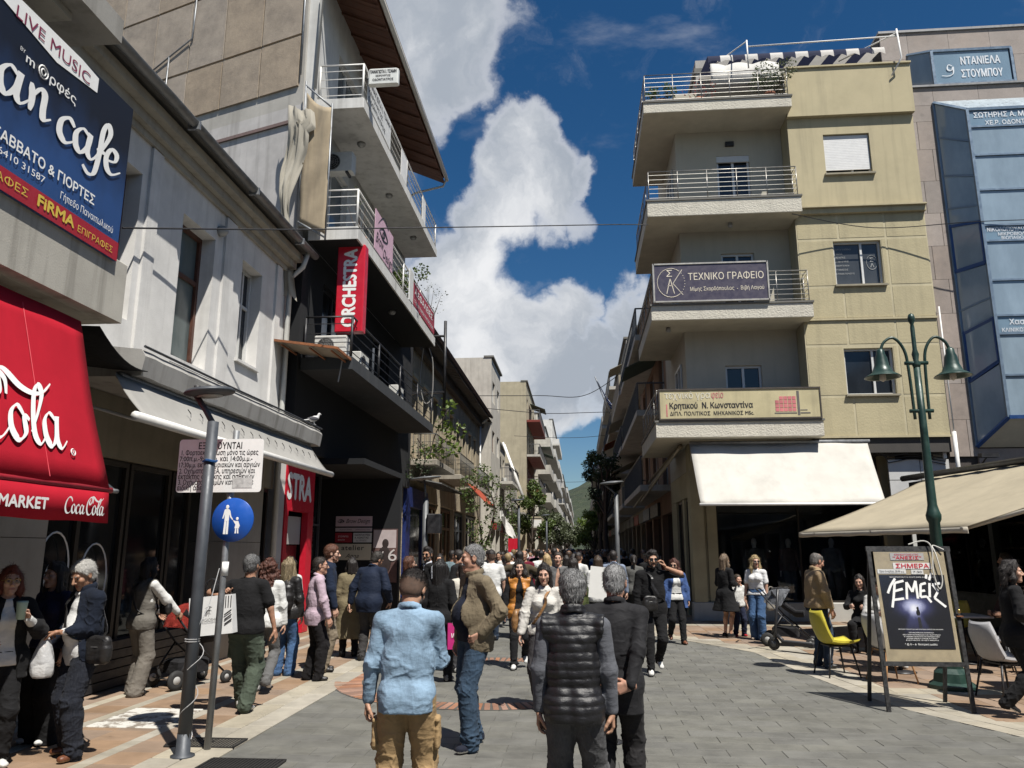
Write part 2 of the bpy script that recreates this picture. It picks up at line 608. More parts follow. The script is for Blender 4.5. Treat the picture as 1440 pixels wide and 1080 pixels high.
def hairmat(c,grey=None):
 key=('hair',c,grey)
 if key in _mats:
  return _mats[key]
 m,nt,b=base_mat('hair_strands')
 P=coords(nt,'obj')
 s=noise(nt,P,60,4,0.7,(2.4,2.4,0.5))
 s2=noise(nt,P,14,3,0.6)
 g=grey or tuple(min(1,x*2.0+0.012)for x in c)
 col=mixc(nt,ramp(nt,s,(0.38,0),(0.66,1)),c,g)
 col=mixc(nt,mathn(nt,'MULTIPLY',s2,0.4),col,tuple(x*0.5 for x in c))
 nt.links.new(col,b.inputs['Base Color'])
 b.inputs['Roughness'].default_value=0.48
 b.inputs['Specular IOR Level'].default_value=0.4
 bump(nt,b,s,0.9,0.008)
 _mats[key]=m
 return m
def glass_dark(name,c=(0.012,0.016,0.02),rough=0.04,spec=0.6,dirt=0.25):
 """a window pane of a dim room: dark, reflecting, a little dusty"""
 key=('gd',name)
 if key in _mats:
  return _mats[key]
 m,nt,b=base_mat(name)
 P=coords(nt,'pos')
 n=noise(nt,P,1.3,6,0.65,(1,1,0.4))
 col=mixc(nt,mathn(nt,'MULTIPLY',ramp(nt,n,(0.4,0),(0.75,1)),dirt),c,tuple(min(1,x*2.2+0.03)for x in c))
 nt.links.new(col,b.inputs['Base Color'])
 nt.links.new(mapr(nt,n,0.3,0.75,rough,rough+0.12),b.inputs['Roughness'])
 b.inputs['Specular IOR Level'].default_value=spec
 w=noise(nt,P,0.9,1)
 bump(nt,b,w,0.03,0.05)
 _mats[key]=m
 return m
def glass_clear(name,tint=(0.75,0.8,0.82),refl=0.16):
 """a clear sheet: see-through with a mirror layer"""
 key=('gc',name)
 if key in _mats:
  return _mats[key]
 m,nt,b=base_mat(name)
 out=nt.nodes['Material Output']
 tr=nt.nodes.new('ShaderNodeBsdfTransparent')
 tr.inputs[0].default_value=(*tint,1)
 gl=nt.nodes.new('ShaderNodeBsdfGlossy')
 gl.inputs['Roughness'].default_value=0.02
 fr=nt.nodes.new('ShaderNodeFresnel')
 fr.inputs[0].default_value=1.5
 mx=nt.nodes.new('ShaderNodeMixShader')
 nt.links.new(mathn(nt,'ADD',fr.outputs[0],refl*0.3),mx.inputs[0])
 nt.links.new(tr.outputs[0],mx.inputs[1])
 nt.links.new(gl.outputs[0],mx.inputs[2])
 nt.links.new(mx.outputs[0],out.inputs[0])
 _mats[key]=m
 return m
def leafmat(name,c,trans=0.35):
 key=('leaf',name)
 if key in _mats:
  return _mats[key]
 m,nt,b=base_mat(name)
 P=coords(nt,'pos')
 n=noise(nt,P,1.5,3)
 n2=noise(nt,P,14,2)
 f=mathn(nt,'MULTIPLY',mathn(nt,'ADD',n,n2),0.5)
 col=mixc(nt,ramp(nt,f,(0.35,0),(0.65,1)),tuple(x*0.55 for x in c),tuple(x*1.5 for x in c))
 nt.links.new(col,b.inputs['Base Color'])
 b.inputs['Roughness'].default_value=0.5
 out=nt.nodes['Material Output']
 tl=nt.nodes.new('ShaderNodeBsdfTranslucent')
 nt.links.new(col,tl.inputs[0])
 mx=nt.nodes.new('ShaderNodeMixShader')
 mx.inputs[0].default_value=trans
 nt.links.new(b.outputs[0],mx.inputs[1])
 nt.links.new(tl.outputs[0],mx.inputs[2])
 nt.links.new(mx.outputs[0],out.inputs[0])
 _mats[key]=m
 return m
def awn(name,c=None,trans=0.25):
 """awning canvas lit through a little"""
 key=('awn',name)
 if key in _mats:
  return _mats[key]
 m,nt,b=base_mat(name)
 P=coords(nt,'pos')
 n=noise(nt,P,1.4,6,0.65)
 st=noise(nt,P,2.0,5,0.6,(1.5,1.5,0.35))
 fine=noise(nt,P,220,2)
 col=mixc(nt,ramp(nt,n,(0.3,0),(0.72,1)),tuple(x*0.88 for x in c),tuple(min(1,x*1.08)for x in c))
 col=mixc(nt,mathn(nt,'MULTIPLY',ramp(nt,st,(0.52,0),(0.8,1)),0.3),col,tuple(x*0.55 for x in c))
 nt.links.new(col,b.inputs['Base Color'])
 b.inputs['Roughness'].default_value=0.85
 b.inputs['Specular IOR Level'].default_value=0.2
 bump(nt,b,mathn(nt,'ADD',mathn(nt,'MULTIPLY',fine,0.2),n),0.3,0.02)
 out=nt.nodes['Material Output']
 tl=nt.nodes.new('ShaderNodeBsdfTranslucent')
 nt.links.new(col,tl.inputs[0])
 mx=nt.nodes.new('ShaderNodeMixShader')
 mx.inputs[0].default_value=trans
 nt.links.new(b.outputs[0],mx.inputs[1])
 nt.links.new(tl.outputs[0],mx.inputs[2])
 nt.links.new(mx.outputs[0],out.inputs[0])
 _mats[key]=m
 return m
WHITE_PAINT=plain('white_paint',(0.72,0.71,0.68),0.5,var=0.08)
BLACK_METAL=plain('black_metal',(0.018,0.018,0.02),0.45,0.0,var=0.3)
DARK_GREY=plain('dark_grey_metal',(0.055,0.06,0.068),0.45,0.0)
STEEL=plain('brushed_steel',(0.42,0.42,0.42),0.35,1.0)
GALV=plain('galvanised_steel',(0.26,0.27,0.28),0.5,0.6,var=0.25)
PRINT_WHITE=plain('white_print',(0.8,0.8,0.78),0.6,var=0.04,bumpk=0)
PRINT_BLACK=plain('black_print',(0.015,0.015,0.017),0.6,var=0.1,bumpk=0)
PRINT_RED=plain('red_print',(0.45,0.02,0.03),0.6,bumpk=0)
RUBBER=plain('black_rubber',(0.02,0.02,0.02),0.8)
# ------------------------------------------------------------------ people: bodies and clothes grown as smooth distance fields
class Field:
 def __init__(self,lo,hi,h):
  self.h=h
  self.lo=np.array(lo,np.float32)
  n=np.ceil((np.array(hi)-self.lo)/h).astype(int)+1
  self.n=n
  self.ax=[self.lo[i]+h*np.arange(n[i],dtype=np.float32)for i in range(3)]
  self.D=np.full(tuple(n),0.3,np.float32)
 def sub(self,lo,hi):
  sl=[]
  for i in range(3):
   a=int(max(0,math.floor((lo[i]-self.lo[i])/self.h)))
   b=int(min(self.n[i],math.ceil((hi[i]-self.lo[i])/self.h)+1))
   if b<=a:
    return None
   sl.append(slice(a,b))
  X=self.ax[0][sl[0]][:,None,None]
  Y=self.ax[1][sl[1]][None,:,None]
  Z=self.ax[2][sl[2]][None,None,:]
  return tuple(sl),X,Y,Z
 def _put(self,sl,d,k,cut=False):
  D=self.D[sl]
  if cut:
   d=-d
   if k>0:
    hh=np.clip(0.5-0.5*(d-D)/k,0,1)
    self.D[sl]=d*(1-hh)+D*hh+k*hh*(1-hh)
   else:
    self.D[sl]=np.maximum(D,d)
  elif k>0:
   hh=np.clip(0.5+0.5*(D-d)/k,0,1)
   self.D[sl]=D*(1-hh)+d*hh-k*hh*(1-hh)
  else:
   self.D[sl]=np.minimum(D,d)
 def cap(self,a,b,r1,r2=None,k=0.02,sq=None,f=1.0,cut=False):
  """tapered capsule; f < 1 flattens it along the unit vector sq"""
  r2=r1 if r2 is None else r2
  a,b=np.array(a,np.float32),np.array(b,np.float32)
  m=max(r1,r2)+2*k+2*self.h
  g=self.sub(np.minimum(a,b)-m,np.maximum(a,b)+m)
  if g is None:
   return self
  sl,X,Y,Z=g
  ba=b-a
  L2=float(ba@ba)+1e-12
  t=np.clip(((X-a[0])*ba[0]+(Y-a[1])*ba[1]+(Z-a[2])*ba[2])/L2,0,1)
  qx,qy,qz=X-a[0]-t*ba[0],Y-a[1]-t*ba[1],Z-a[2]-t*ba[2]
  q2=qx*qx+qy*qy+qz*qz
  if sq is not None and f!=1.0:
   c=qx*sq[0]+qy*sq[1]+qz*sq[2]
   q2=q2+c*c*(1/(f*f)-1)
  d=np.sqrt(q2)-(r1+(r2-r1)*t)
  if f<1:
   d=d*(0.5+0.5*f)
  self._put(sl,d,k,cut)
  return self
 def ell(self,c,r,k=0.02,R=None,cut=False):
  """ellipsoid; R rows are its axes"""
  c=np.array(c,np.float32)
  m=max(r)+2*k+2*self.h
  g=self.sub(c-m,c+m)
  if g is None:
   return self
  sl,X,Y,Z=g
  px,py,pz=X-c[0],Y-c[1],Z-c[2]
  if R is not None:
   R=np.array(R,np.float32)
   px,py,pz=(px*R[i][0]+py*R[i][1]+pz*R[i][2]for i in range(3))
  ux,uy,uz=px/r[0],py/r[1],pz/r[2]
  k0=np.sqrt(ux*ux+uy*uy+uz*uz)+1e-6
  k1=np.sqrt((ux/r[0])**2+(uy/r[1])**2+(uz/r[2])**2)+1e-6
  self._put(sl,k0*(k0-1)/k1,k,cut)
  return self
 def plane(self,p,n,k=0.0):
  """cut away everything on the side the normal n points to"""
  X,Y,Z=self.ax[0][:,None,None],self.ax[1][None,:,None],self.ax[2][None,None,:]
  d=(X-p[0])*n[0]+(Y-p[1])*n[1]+(Z-p[2])*n[2]
  self.D=np.maximum(self.D,d)
  return self
 def mesh(self):
  """surface nets -> vertices (n,3), quads (m,4)"""
  D,h=self.D,self.h
  D=np.pad(D,1,constant_values=0.3)
  lo=self.lo-h
  s=D<0
  sx,sy,sz=(k-1 for k in D.shape)
  cnt=np.zeros((sx,sy,sz),np.int8)
  offs=[(i,j,k)for i in(0,1)for j in(0,1)for k in(0,1)]
  for(i,j,k)in offs:
   cnt+=s[i:i+sx,j:j+sy,k:k+sz]
  act=(cnt>0)&(cnt<8)
  I=np.argwhere(act)
  if len(I)==0:
   return np.zeros((0,3)),np.zeros((0,4),int)
  idx=np.full(act.shape,-1,np.int64)
  idx[act]=np.arange(len(I))
  V={o:D[I[:,0]+o[0],I[:,1]+o[1],I[:,2]+o[2]]for o in offs}
  acc=np.zeros((len(I),3))
  num=np.zeros(len(I))
  for a in offs:
   for ax in range(3):
    if a[ax]:
     continue
    b=list(a)
    b[ax]=1
    va,vb=V[a],V[tuple(b)]
    m=(va<0)!=(vb<0)
    t=np.where(m,va/np.where(m,va-vb,1),0)
    p=np.array(a,float)[None,:].repeat(len(I),0)
    p[:,ax]+=t
    acc+=p*m[:,None]
    num+=m
  P=(I+acc/num[:,None])*h+lo
  Q=[]
  for ax in range(3):
   u,v=(ax+1)%3,(ax+2)%3
   sl0=[slice(None)]*3
   sl1=[slice(None)]*3
   sl0[ax],sl1[ax]=slice(0,-1),slice(1,None)
   A,B=s[tuple(sl0)],s[tuple(sl1)]
   E=np.argwhere(A!=B)
   ok=(E[:,u]>0)&(E[:,v]>0)&(E[:,u]<D.shape[u]-1)&(E[:,v]<D.shape[v]-1)
   E=E[ok]
   flip=A[E[:,0],E[:,1],E[:,2]]
   def at(du,dv):
    C=E.copy()
    C[:,u]-=du
    C[:,v]-=dv
    return idx[C[:,0],C[:,1],C[:,2]]
   q=np.stack([at(1,1),at(0,1),at(0,0),at(1,0)],1)
   q[~flip]=q[~flip][:,::-1]
   Q.append(q)
  return P,np.concatenate(Q)
_rs=np.random.RandomState(5)
_W=_rs.normal(size=(24,3))
_W/=np.linalg.norm(_W,axis=1)[:,None]
_PH=_rs.uniform(0,6.28,24)
def wob(P,freq,seed=0,n=7,aniso=None):
 """cheap smooth noise in -1..1"""
 Q=P*freq
 if aniso is not None:
  Q=Q*np.array(aniso)
 r=np.zeros(len(P))
 w=0
 for i in range(n):
  j=(i*5+seed*7)%24
  f=1+0.37*i
  a=1/(1+0.5*i)
  r+=a*np.sin(Q@_W[j]*f*6.28+_PH[(j+seed)%24]+1.3*np.sin(Q@_W[(j+9)%24]*2.6))
  w+=a
 return r/w*1.8
def vnormals(P,Q):
 n=np.zeros_like(P)
 a,b,c,d=(P[Q[:,i]]for i in range(4))
 fn=np.cross(c-a,d-b)
 for i in range(4):
  np.add.at(n,Q[:,i],fn)
 return n/(np.linalg.norm(n,axis=1)[:,None]+1e-9)
def smooth_mesh(P,Q,it=1,f=0.5):
 for _ in range(it):
  s=np.zeros_like(P)
  c=np.zeros(len(P))
  for i in range(4):
   np.add.at(s,Q[:,i],P[Q[:,(i+1)%4]]+P[Q[:,i-1]])
   np.add.at(c,Q[:,i],2)
  P=P*(1-f)+f*s/c[:,None]
 return P
def np_mesh(name,parts,mats):
 """parts: list of (P, Q, material index array or int)"""
 V,F,M=[],[],[]
 b=0
 for P,Q,mi in parts:
  if len(P)==0:
   continue
  V.append(P)
  F.append(Q+b)
  M.append(np.full(len(Q),mi)if np.isscalar(mi)else mi)
  b+=len(P)
 V,F,M=np.concatenate(V),np.concatenate(F),np.concatenate(M)
 me=bpy.data.meshes.new(name)
 me.vertices.add(len(V))
 me.vertices.foreach_set('co',V.astype(np.float32).ravel())
 me.loops.add(len(F)*4)
 me.loops.foreach_set('vertex_index',F.astype(np.int32).ravel())
 me.polygons.add(len(F))
 me.polygons.foreach_set('loop_start',np.arange(0,len(F)*4,4,dtype=np.int32))
 for m in mats:
  me.materials.append(m)
 me.polygons.foreach_set('material_index',M.astype(np.int32))
 me.polygons.foreach_set('use_smooth',np.ones(len(F),bool))
 me.update(calc_edges=True)
 me.validate()
 return me
def unit(v):
 v=np.array(v,float)
 return v/(np.linalg.norm(v)+1e-9)
def ik(a,t,l1,l2,pole):
 a,t=np.array(a,float),np.array(t,float)
 d=t-a
 L=np.linalg.norm(d)
 if L>(l1+l2)*0.998:
  t=a+d/L*(l1+l2)*0.998
  d=t-a
  L=np.linalg.norm(d)
 u=d/L
 x=(l1*l1-l2*l2+L*L)/(2*L)
 y=math.sqrt(max(0,l1*l1-x*x))
 p=np.array(pole,float)
 p=unit(p-u*(p@u))
 return a+u*x+p*y,t
def rotm(ax,ang):
 return np.array(Matrix.Rotation(ang,3,Vector(ax)))
class Pose:
 """joints of one figure; forward is +y, its own right-hand side is +x"""
 def __init__(p,H=1.74,girth=1.0,sex='m',feet=None,heel=(0,0),hands=None,elbow=None,lean=0.0,side=0.0,turn=0.0,head=(0,0,0),sit=None,toe=None,pelvis=(0,0),hunch=0.0,belly=0.0):
  s=p.s=H/1.75
  p.H,p.g,p.sex,p.belly=H,girth,sex,belly
  f=sex=='f'
  p.sw=(0.172 if f else 0.195)*s*(0.75+0.25*girth)
  p.hw=0.088*s
  hipz=0.915*s if sit is None else sit+0.10
  p.fwd0=np.array([0,1,0.0])
  p.pel=np.array([pelvis[0],pelvis[1],hipz+0.02*s])
  R=rotm((1,0,0),-math.radians(lean))@rotm((0,1,0),math.radians(side))
  Rt=rotm((0,0,1),math.radians(turn))
  p.R=R@Rt
  up=R@np.array([0,0,1.0])
  p.up=up
  p.rt=p.R@np.array([1.0,0,0])
  p.fw=p.R@np.array([0,1.0,0])
  p.waist=p.pel+up*0.15*s
  p.chest=p.pel+up*0.345*s+p.fw*0.0
  p.neck=p.pel+up*0.545*s+p.fw*(0.02+hunch)*s
  p.sh=[p.pel+up*0.482*s+p.rt*q*p.sw+p.fw*(hunch*0.6)*s for q in(-1,1)]
  hy,hp,hr=(math.radians(v)for v in head)
  p.HR=p.R@rotm((0,0,1),hy)@rotm((1,0,0),hp)@rotm((0,1,0),hr)
  if lean:
   p.HR=rotm((0,0,1),math.radians(turn)+hy)@rotm((1,0,0),hp-math.radians(lean)*0.35)@rotm((0,1,0),hr)
  hup,hfw=p.HR@np.array([0,0,1.0]),p.HR@np.array([0,1.0,0])
  p.hs=(0.99 if f else 1.03)*(0.5+0.5*s)
  p.head=p.neck+up*0.06*s+hup*0.09*s+hfw*0.022
  feet=feet or((-0.10,0),(0.10,0))
  toe=toe or(-8,8)
  p.hip=[p.pel+np.array([q*p.hw,0,-0.02*s])for q in(-1,1)]
  p.ank,p.knee,p.toe,p.heel=[],[],[],[]
  for i in(0,1):
   x,y=feet[i]
   lift=heel[i]
   t=math.radians(toe[i])
   dirn=np.array([math.sin(t),math.cos(t),0])
   a=np.array([x,y,0.085*s+lift])
   kn,an=ik(p.hip[i],a,0.43*s,0.42*s,(dirn[0]*0.6,1,0.05))
   a=an
   p.knee.append(kn)
   p.ank.append(a)
   pt=min(1.0,lift/(0.2*s))
   dd=unit(dirn-np.array([0,0,1])*pt*1.1)
   p.heel.append(a-dd*0.055*s+np.array([0,0,-0.045*s])*(1-0.2*pt)-dirn*0.0)
   p.toe.append(p.heel[i]+dd*0.205*s+np.array([0,0,0.0]))
  hands=hands or(None,None)
  elbow=elbow or(None,None)
  p.el,p.wr,p.hand=[],[],[]
  for i,q in((0,-1),(1,1)):
   t=hands[i]
   S0=p.sh[i]
   ww=None
   if t is None:
    t=S0+np.array([q*0.075*girth,0.05,-0.535])*s
   elif isinstance(t,dict):
    ww=t
    t=np.array(t['at'],float)
   else:
    t=np.array(t,float)
   e=elbow[i]or(q*0.55,-1,-0.25)
   el,wr=ik(S0,t,0.285*s,0.25*s,e)
   p.el.append(el)
   p.wr.append(wr)
   d=unit(wr-el)
   h={'d':d,'n':None,'curl':28,'th':20}
   if ww:
    h.update({k:v for k,v in ww.items()if k!='at'})
   d=unit(h['d'])
   n=h['n']
   n=np.array([-q*0.9,-0.1,0.0])if n is None else np.array(n,float)
   n=unit(n-d*(n@d))
   h['d'],h['n']=d,n
   h['t']=np.cross(n,d)*1.0 if q==1 else np.cross(d,n)
   p.hand.append(h)
def f_hand(p,i,h,male=True):
 """a hand with palm, four jointed fingers and a thumb leaving the side of the palm"""
 s=p.s*(1.0 if male else 0.9)
 w,H=p.wr[i],p.hand[i]
 d,n,t=H['d'],H['n'],H['t']
 lo,hi=w-0.21*s,w+0.21*s
 c=w+d*0.09*s
 F=Field(c-0.125*s,c+0.125*s,h)
 F.cap(w-d*0.03*s,w+d*0.01*s,0.027*s,0.026*s,0.012,n,0.75)
 kn=[]
 for j,off in enumerate((0.030,0.010,-0.011,-0.030)):
  k=w+d*(0.094,0.098,0.093,0.084)[j]*s+t*off*s
  kn.append(k)
  F.cap(w+t*off*0.55*s+d*0.018*s,k,0.0155*s,0.0125*s,0.012,n,0.9)
 cu=math.radians(H['curl'])
 for j in range(4):
  L=(0.072,0.080,0.074,0.058)[j]*s
  a,dd=kn[j],d+t*(0.10,0.03,-0.04,-0.11)[j]
  ang=0.0
  r=0.0098*s
  for q,fr in enumerate((0.45,0.31,0.24)):
   ang+=cu*(0.75,1.0,0.7)[q]*(1+0.08*j)
   v=unit(dd)*math.cos(ang)+n*math.sin(ang)
   b=a+v*L*fr
   F.cap(a,b,r,r*0.92,0.004)
   a,r=b,r*0.92
 th=math.radians(H['th'])
 a=w+d*0.026*s+t*0.022*s
 v=unit(d*0.72+t*0.62+n*(0.28+th))
 b=a+v*0.048*s
 F.cap(a,b,0.0165*s,0.0125*s,0.012)
 v=unit(d*0.86+t*0.26+n*(0.32+th))
 c2=b+v*0.034*s
 F.cap(b,c2,0.0122*s,0.0108*s,0.005)
 v=unit(d*0.95+t*0.02+n*(0.34+th))
 F.cap(c2,c2+v*0.026*s,0.0108*s,0.009*s,0.004)
 return F.mesh()
def f_head(p,h,nose=1.0,jaw=1.0,chinfat=0.0):
 c,R,k=p.head,p.HR,p.hs
 T=lambda x,y,z:c+R@(np.array([x,y,z])*k)
 Rr=R.T
 lo=np.minimum(c-0.16,np.minimum(p.neck-0.1,c-0.16))
 hi=np.maximum(c+0.16,p.neck+0.1)
 F=Field(lo,hi,h)
 E=lambda q,r,kk=0.015,cut=False:F.ell(T(*q),tuple(x*k for x in r),kk,Rr,cut)
 C=lambda a,b,r1,r2=None,kk=0.012,cut=False:F.cap(T(*a),T(*b),r1*k,(r1 if r2 is None else r2)*k,kk,cut=cut)
 E((0,-0.016,0.030),(0.074,0.094,0.086))
 E((0,0.028,-0.035),(0.059*jaw,0.060,0.078),0.02)
 C((-0.046*jaw,0.002,-0.062),(0,0.064,-0.098),0.020,0.019,0.02)
 C((0.046*jaw,0.002,-0.062),(0,0.064,-0.098),0.020,0.019,0.02)
 E((0,0.067,-0.098),(0.024,0.020,0.018),0.015)
 C((-0.036,0.074,0.024),(0.036,0.074,0.024),0.014,None,0.016)
 E((-0.041,0.058,-0.022),(0.024,0.026,0.026),0.015)
 E((0.041,0.058,-0.022),(0.024,0.026,0.026),0.015)
 E((-0.031,0.094,0.003),(0.018,0.014,0.012),0.01,True)
 E((0.031,0.094,0.003),(0.018,0.014,0.012),0.01,True)
 C((0,0.084,0.016),(0,0.103+0.008*nose,-0.029),0.0085,0.0125,0.010)
 C((-0.012,0.095,-0.034),(0.012,0.095,-0.034),0.0095,None,0.006)
 C((-0.019,0.082,-0.0605),(0.019,0.082,-0.0605),0.0075,None,0.006)
 C((-0.016,0.082,-0.0735),(0.016,0.082,-0.0735),0.0085,None,0.006)
 for q in(-1,1):
  E((q*0.077,-0.008,-0.004),(0.011,0.021,0.033),0.006)
  E((q*0.088,-0.002,0.002),(0.006,0.011,0.018),0.004,True)
 if chinfat:
  E((0,0.03,-0.108),(0.045,0.05,0.03*chinfat),0.02)
 nb=p.neck-p.up*0.04*p.s
 rn=(0.058 if p.sex=='m' else 0.047)*p.s
 F.cap(T(0,-0.022,-0.05),nb,rn*0.98,rn*1.1,0.02)
 F.cap(nb-p.rt*0.06,nb+p.rt*0.06,0.05,None,0.03)
 F.plane(nb,-p.up)
 P,Q=F.mesh()
 Lc=(P-c)@R/k
 fc=Lc[Q].mean(1)
 lips=(np.abs(fc[:,2]+0.067)<0.0115-0.25*np.abs(fc[:,0]))&(fc[:,1]>0.078)&(np.abs(fc[:,0])<0.024)
 return P,Q,lips.astype(int),T
def sphere_np(c,r,R=None,n=10,m=7):
 V,F=[],[]
 for i in range(m+1):
  t=math.pi*i/m
  for j in range(n):
   a=2*math.pi*j/n
   V.append((r[0]*math.sin(t)*math.cos(a),r[1]*math.sin(t)*math.sin(a),r[2]*math.cos(t)))
 for i in range(m):
  for j in range(n):
   F.append((i*n+j,(i+1)*n+j,(i+1)*n+(j+1)%n,i*n+(j+1)%n))
 V=np.array(V)
 if R is not None:
  V=V@np.array(R).T
 return V+np.array(c),np.array(F)
def bounds(p,m=0.2):
 pts=np.array(p.sh+p.el+p.wr+p.knee+p.ank+p.toe+p.heel+p.hip+[p.pel,p.chest,p.neck,p.head])
 return pts.min(0)-m,pts.max(0)+m
def torso(F,p,o=0.0,k=0.05,low=True,loose=0.0):
 """trunk of the body, or with o > 0 of a garment o metres off it"""
 s,g=p.s,p.g
 f=p.sex=='f'
 fw,rt,up=p.fw,p.rt,p.up
 Rr=np.stack([rt,fw,up])
 F.ell(p.chest+fw*0.002,((0.150*g+o)*s,(0.104*g+o)*s,0.19*s),k,Rr)
 oo=o*0.75
 for q in(0,1):
  qs=(-1,1)[q]
  F.cap(p.neck-up*0.055*s+rt*qs*0.03*s,p.sh[q]-up*0.012*s-rt*qs*0.008*s,0.056*s+oo,0.047*s+oo,k*0.6,fw,0.95)
  F.cap(p.chest+up*0.05*s+rt*qs*0.08*s*g,p.sh[q]-up*0.03*s-rt*qs*0.035*s,0.075*s+oo,0.05*s+oo,k*0.6)
 F.cap(p.neck-up*0.03*s,p.neck+up*0.01*s,0.068*s+o*0.5,0.05*s+o*0.2,k)
 wr=(0.122 if f else 0.142)*g
 wr+=loose
 F.cap(p.waist-rt*0.05*s,p.waist+rt*0.05*s,wr*s*0.80+o,None,k,fw,0.84)
 F.cap(p.chest-up*0.12*s-rt*0.05*s,p.chest-up*0.12*s+rt*0.05*s,wr*s*0.84+o,None,k,fw,0.84)
 if p.belly:
  F.ell(p.waist+fw*(0.055+0.05*p.belly)*s+up*0.03*s,((0.125*g+o)*s,(0.09+0.03*p.belly+o)*s,(0.15+o)*s),k,Rr)
 if f:
  for q in(-1,1):
   F.ell(p.chest+rt*q*0.068*s+fw*0.082*s*g-up*0.0*s,((0.062+o*0.8)*s,)*3,0.035)
 if low:
  hw=(0.098 if f else 0.085)
  o2=o*0.85+(0.010 if o>0 else 0)
  F.cap(p.pel-rt*hw*s*g,p.pel+rt*hw*s*g,0.098*s*g+o2,None,k,fw,0.92)
  for q in(-1,1):
   F.ell(p.pel+rt*q*0.06*s-fw*0.045*s-up*0.03*s,((0.070*g+o2)*s,)*3,k*0.6)
def limbs(F,p,o=0.0,k=0.02,arms=True,legs=True,hem=0.0):
 s,g=p.s,0.5+0.5*p.g
 if arms:
  for i in(0,1):
   F.cap(p.sh[i],p.el[i],(0.05*g)*s+o,0.041*g*s+o,k)
   F.cap(p.el[i],p.wr[i],0.043*g*s+o,0.028*s+o,k)
 if legs:
  for i in(0,1):
   F.cap(p.hip[i],p.knee[i],0.082*g*s+o,0.054*g*s+o,k)
   F.cap(p.knee[i],p.ank[i],0.053*g*s+o,0.036*s+o,k)
   c=p.knee[i]*0.7+p.ank[i]*0.3-np.array([0,0.018,0])
   F.ell(c,(0.052*g*s+o,0.052*g*s+o,0.11*s),k)
LOD={0:(0.0075,0.005,0.0042),1:(0.011,0.0075,0.006),2:(0.016,0.011,0.009),3:(0.025,0.014,None)}
def folds(P,Q,amp,p,kind='shirt',seed=0,keep=None):
 """cloth creases: pulled folds round the joints and soft drape elsewhere"""
 N=vnormals(P,Q)
 w=np.full(len(P),0.35)
 js=p.el+p.knee+[p.waist]if kind!='legs' else p.knee+p.ank+[p.pel]
 for j in js:
  w+=0.9*np.exp(-((P-j)**2).sum(1)/(0.10**2))
 if kind=='legs':
  for i in(0,1):
   w+=1.1*np.exp(-((P-(p.ank[i]+np.array([0,0,0.05])))**2).sum(1)/(0.09**2))
 r1=1-np.abs(wob(P,4.2,seed,5,(1,1,1.4)))
 r2=1-np.abs(wob(P,6.5,seed+5,4,(1.3,1.3,.8)))
 d=wob(P,2.0,seed+3,4,(1.6,1.6,.45))*0.7+(np.clip(r1,0,1)**5-0.2)*1.5+(np.clip(r2,0,1)**6-0.15)*0.9+wob(P,8,seed+1,4,(1,1,1.8))*0.18
 d=d*w*amp
 if keep is not None:
  d*=keep
 return P+N*d[:,None]
def sleeve(F,p,o,k,length='long',cuff=0.02):
 s,g=p.s,0.5+0.5*p.g
 for i in(0,1):
  a,e,w=p.sh[i],p.el[i],p.wr[i]
  u,v=unit(e-a),unit(w-e)
  if length=='short':
   m=a+(e-a)*0.72
   F.cap(a-p.up*0.012,m,0.044*g*s+o*.8,0.048*g*s+o*1.2,k*.7)
   continue
  if length=='elbow':
   F.cap(a-p.up*0.012,e,0.046*g*s+o*.8,0.046*g*s+o,k*.7)
   F.cap(e,e+(w-e)*0.45,0.046*g*s+o,0.044*s+o,k)
   continue
  F.cap(a-p.up*0.012,e,0.046*g*s+o*.8,0.043*g*s+o,k*.7)
  F.cap(e,w-v*cuff,0.044*g*s+o,0.030*s+o*0.8,k)
def clip_sleeves(F,p,length):
 pass
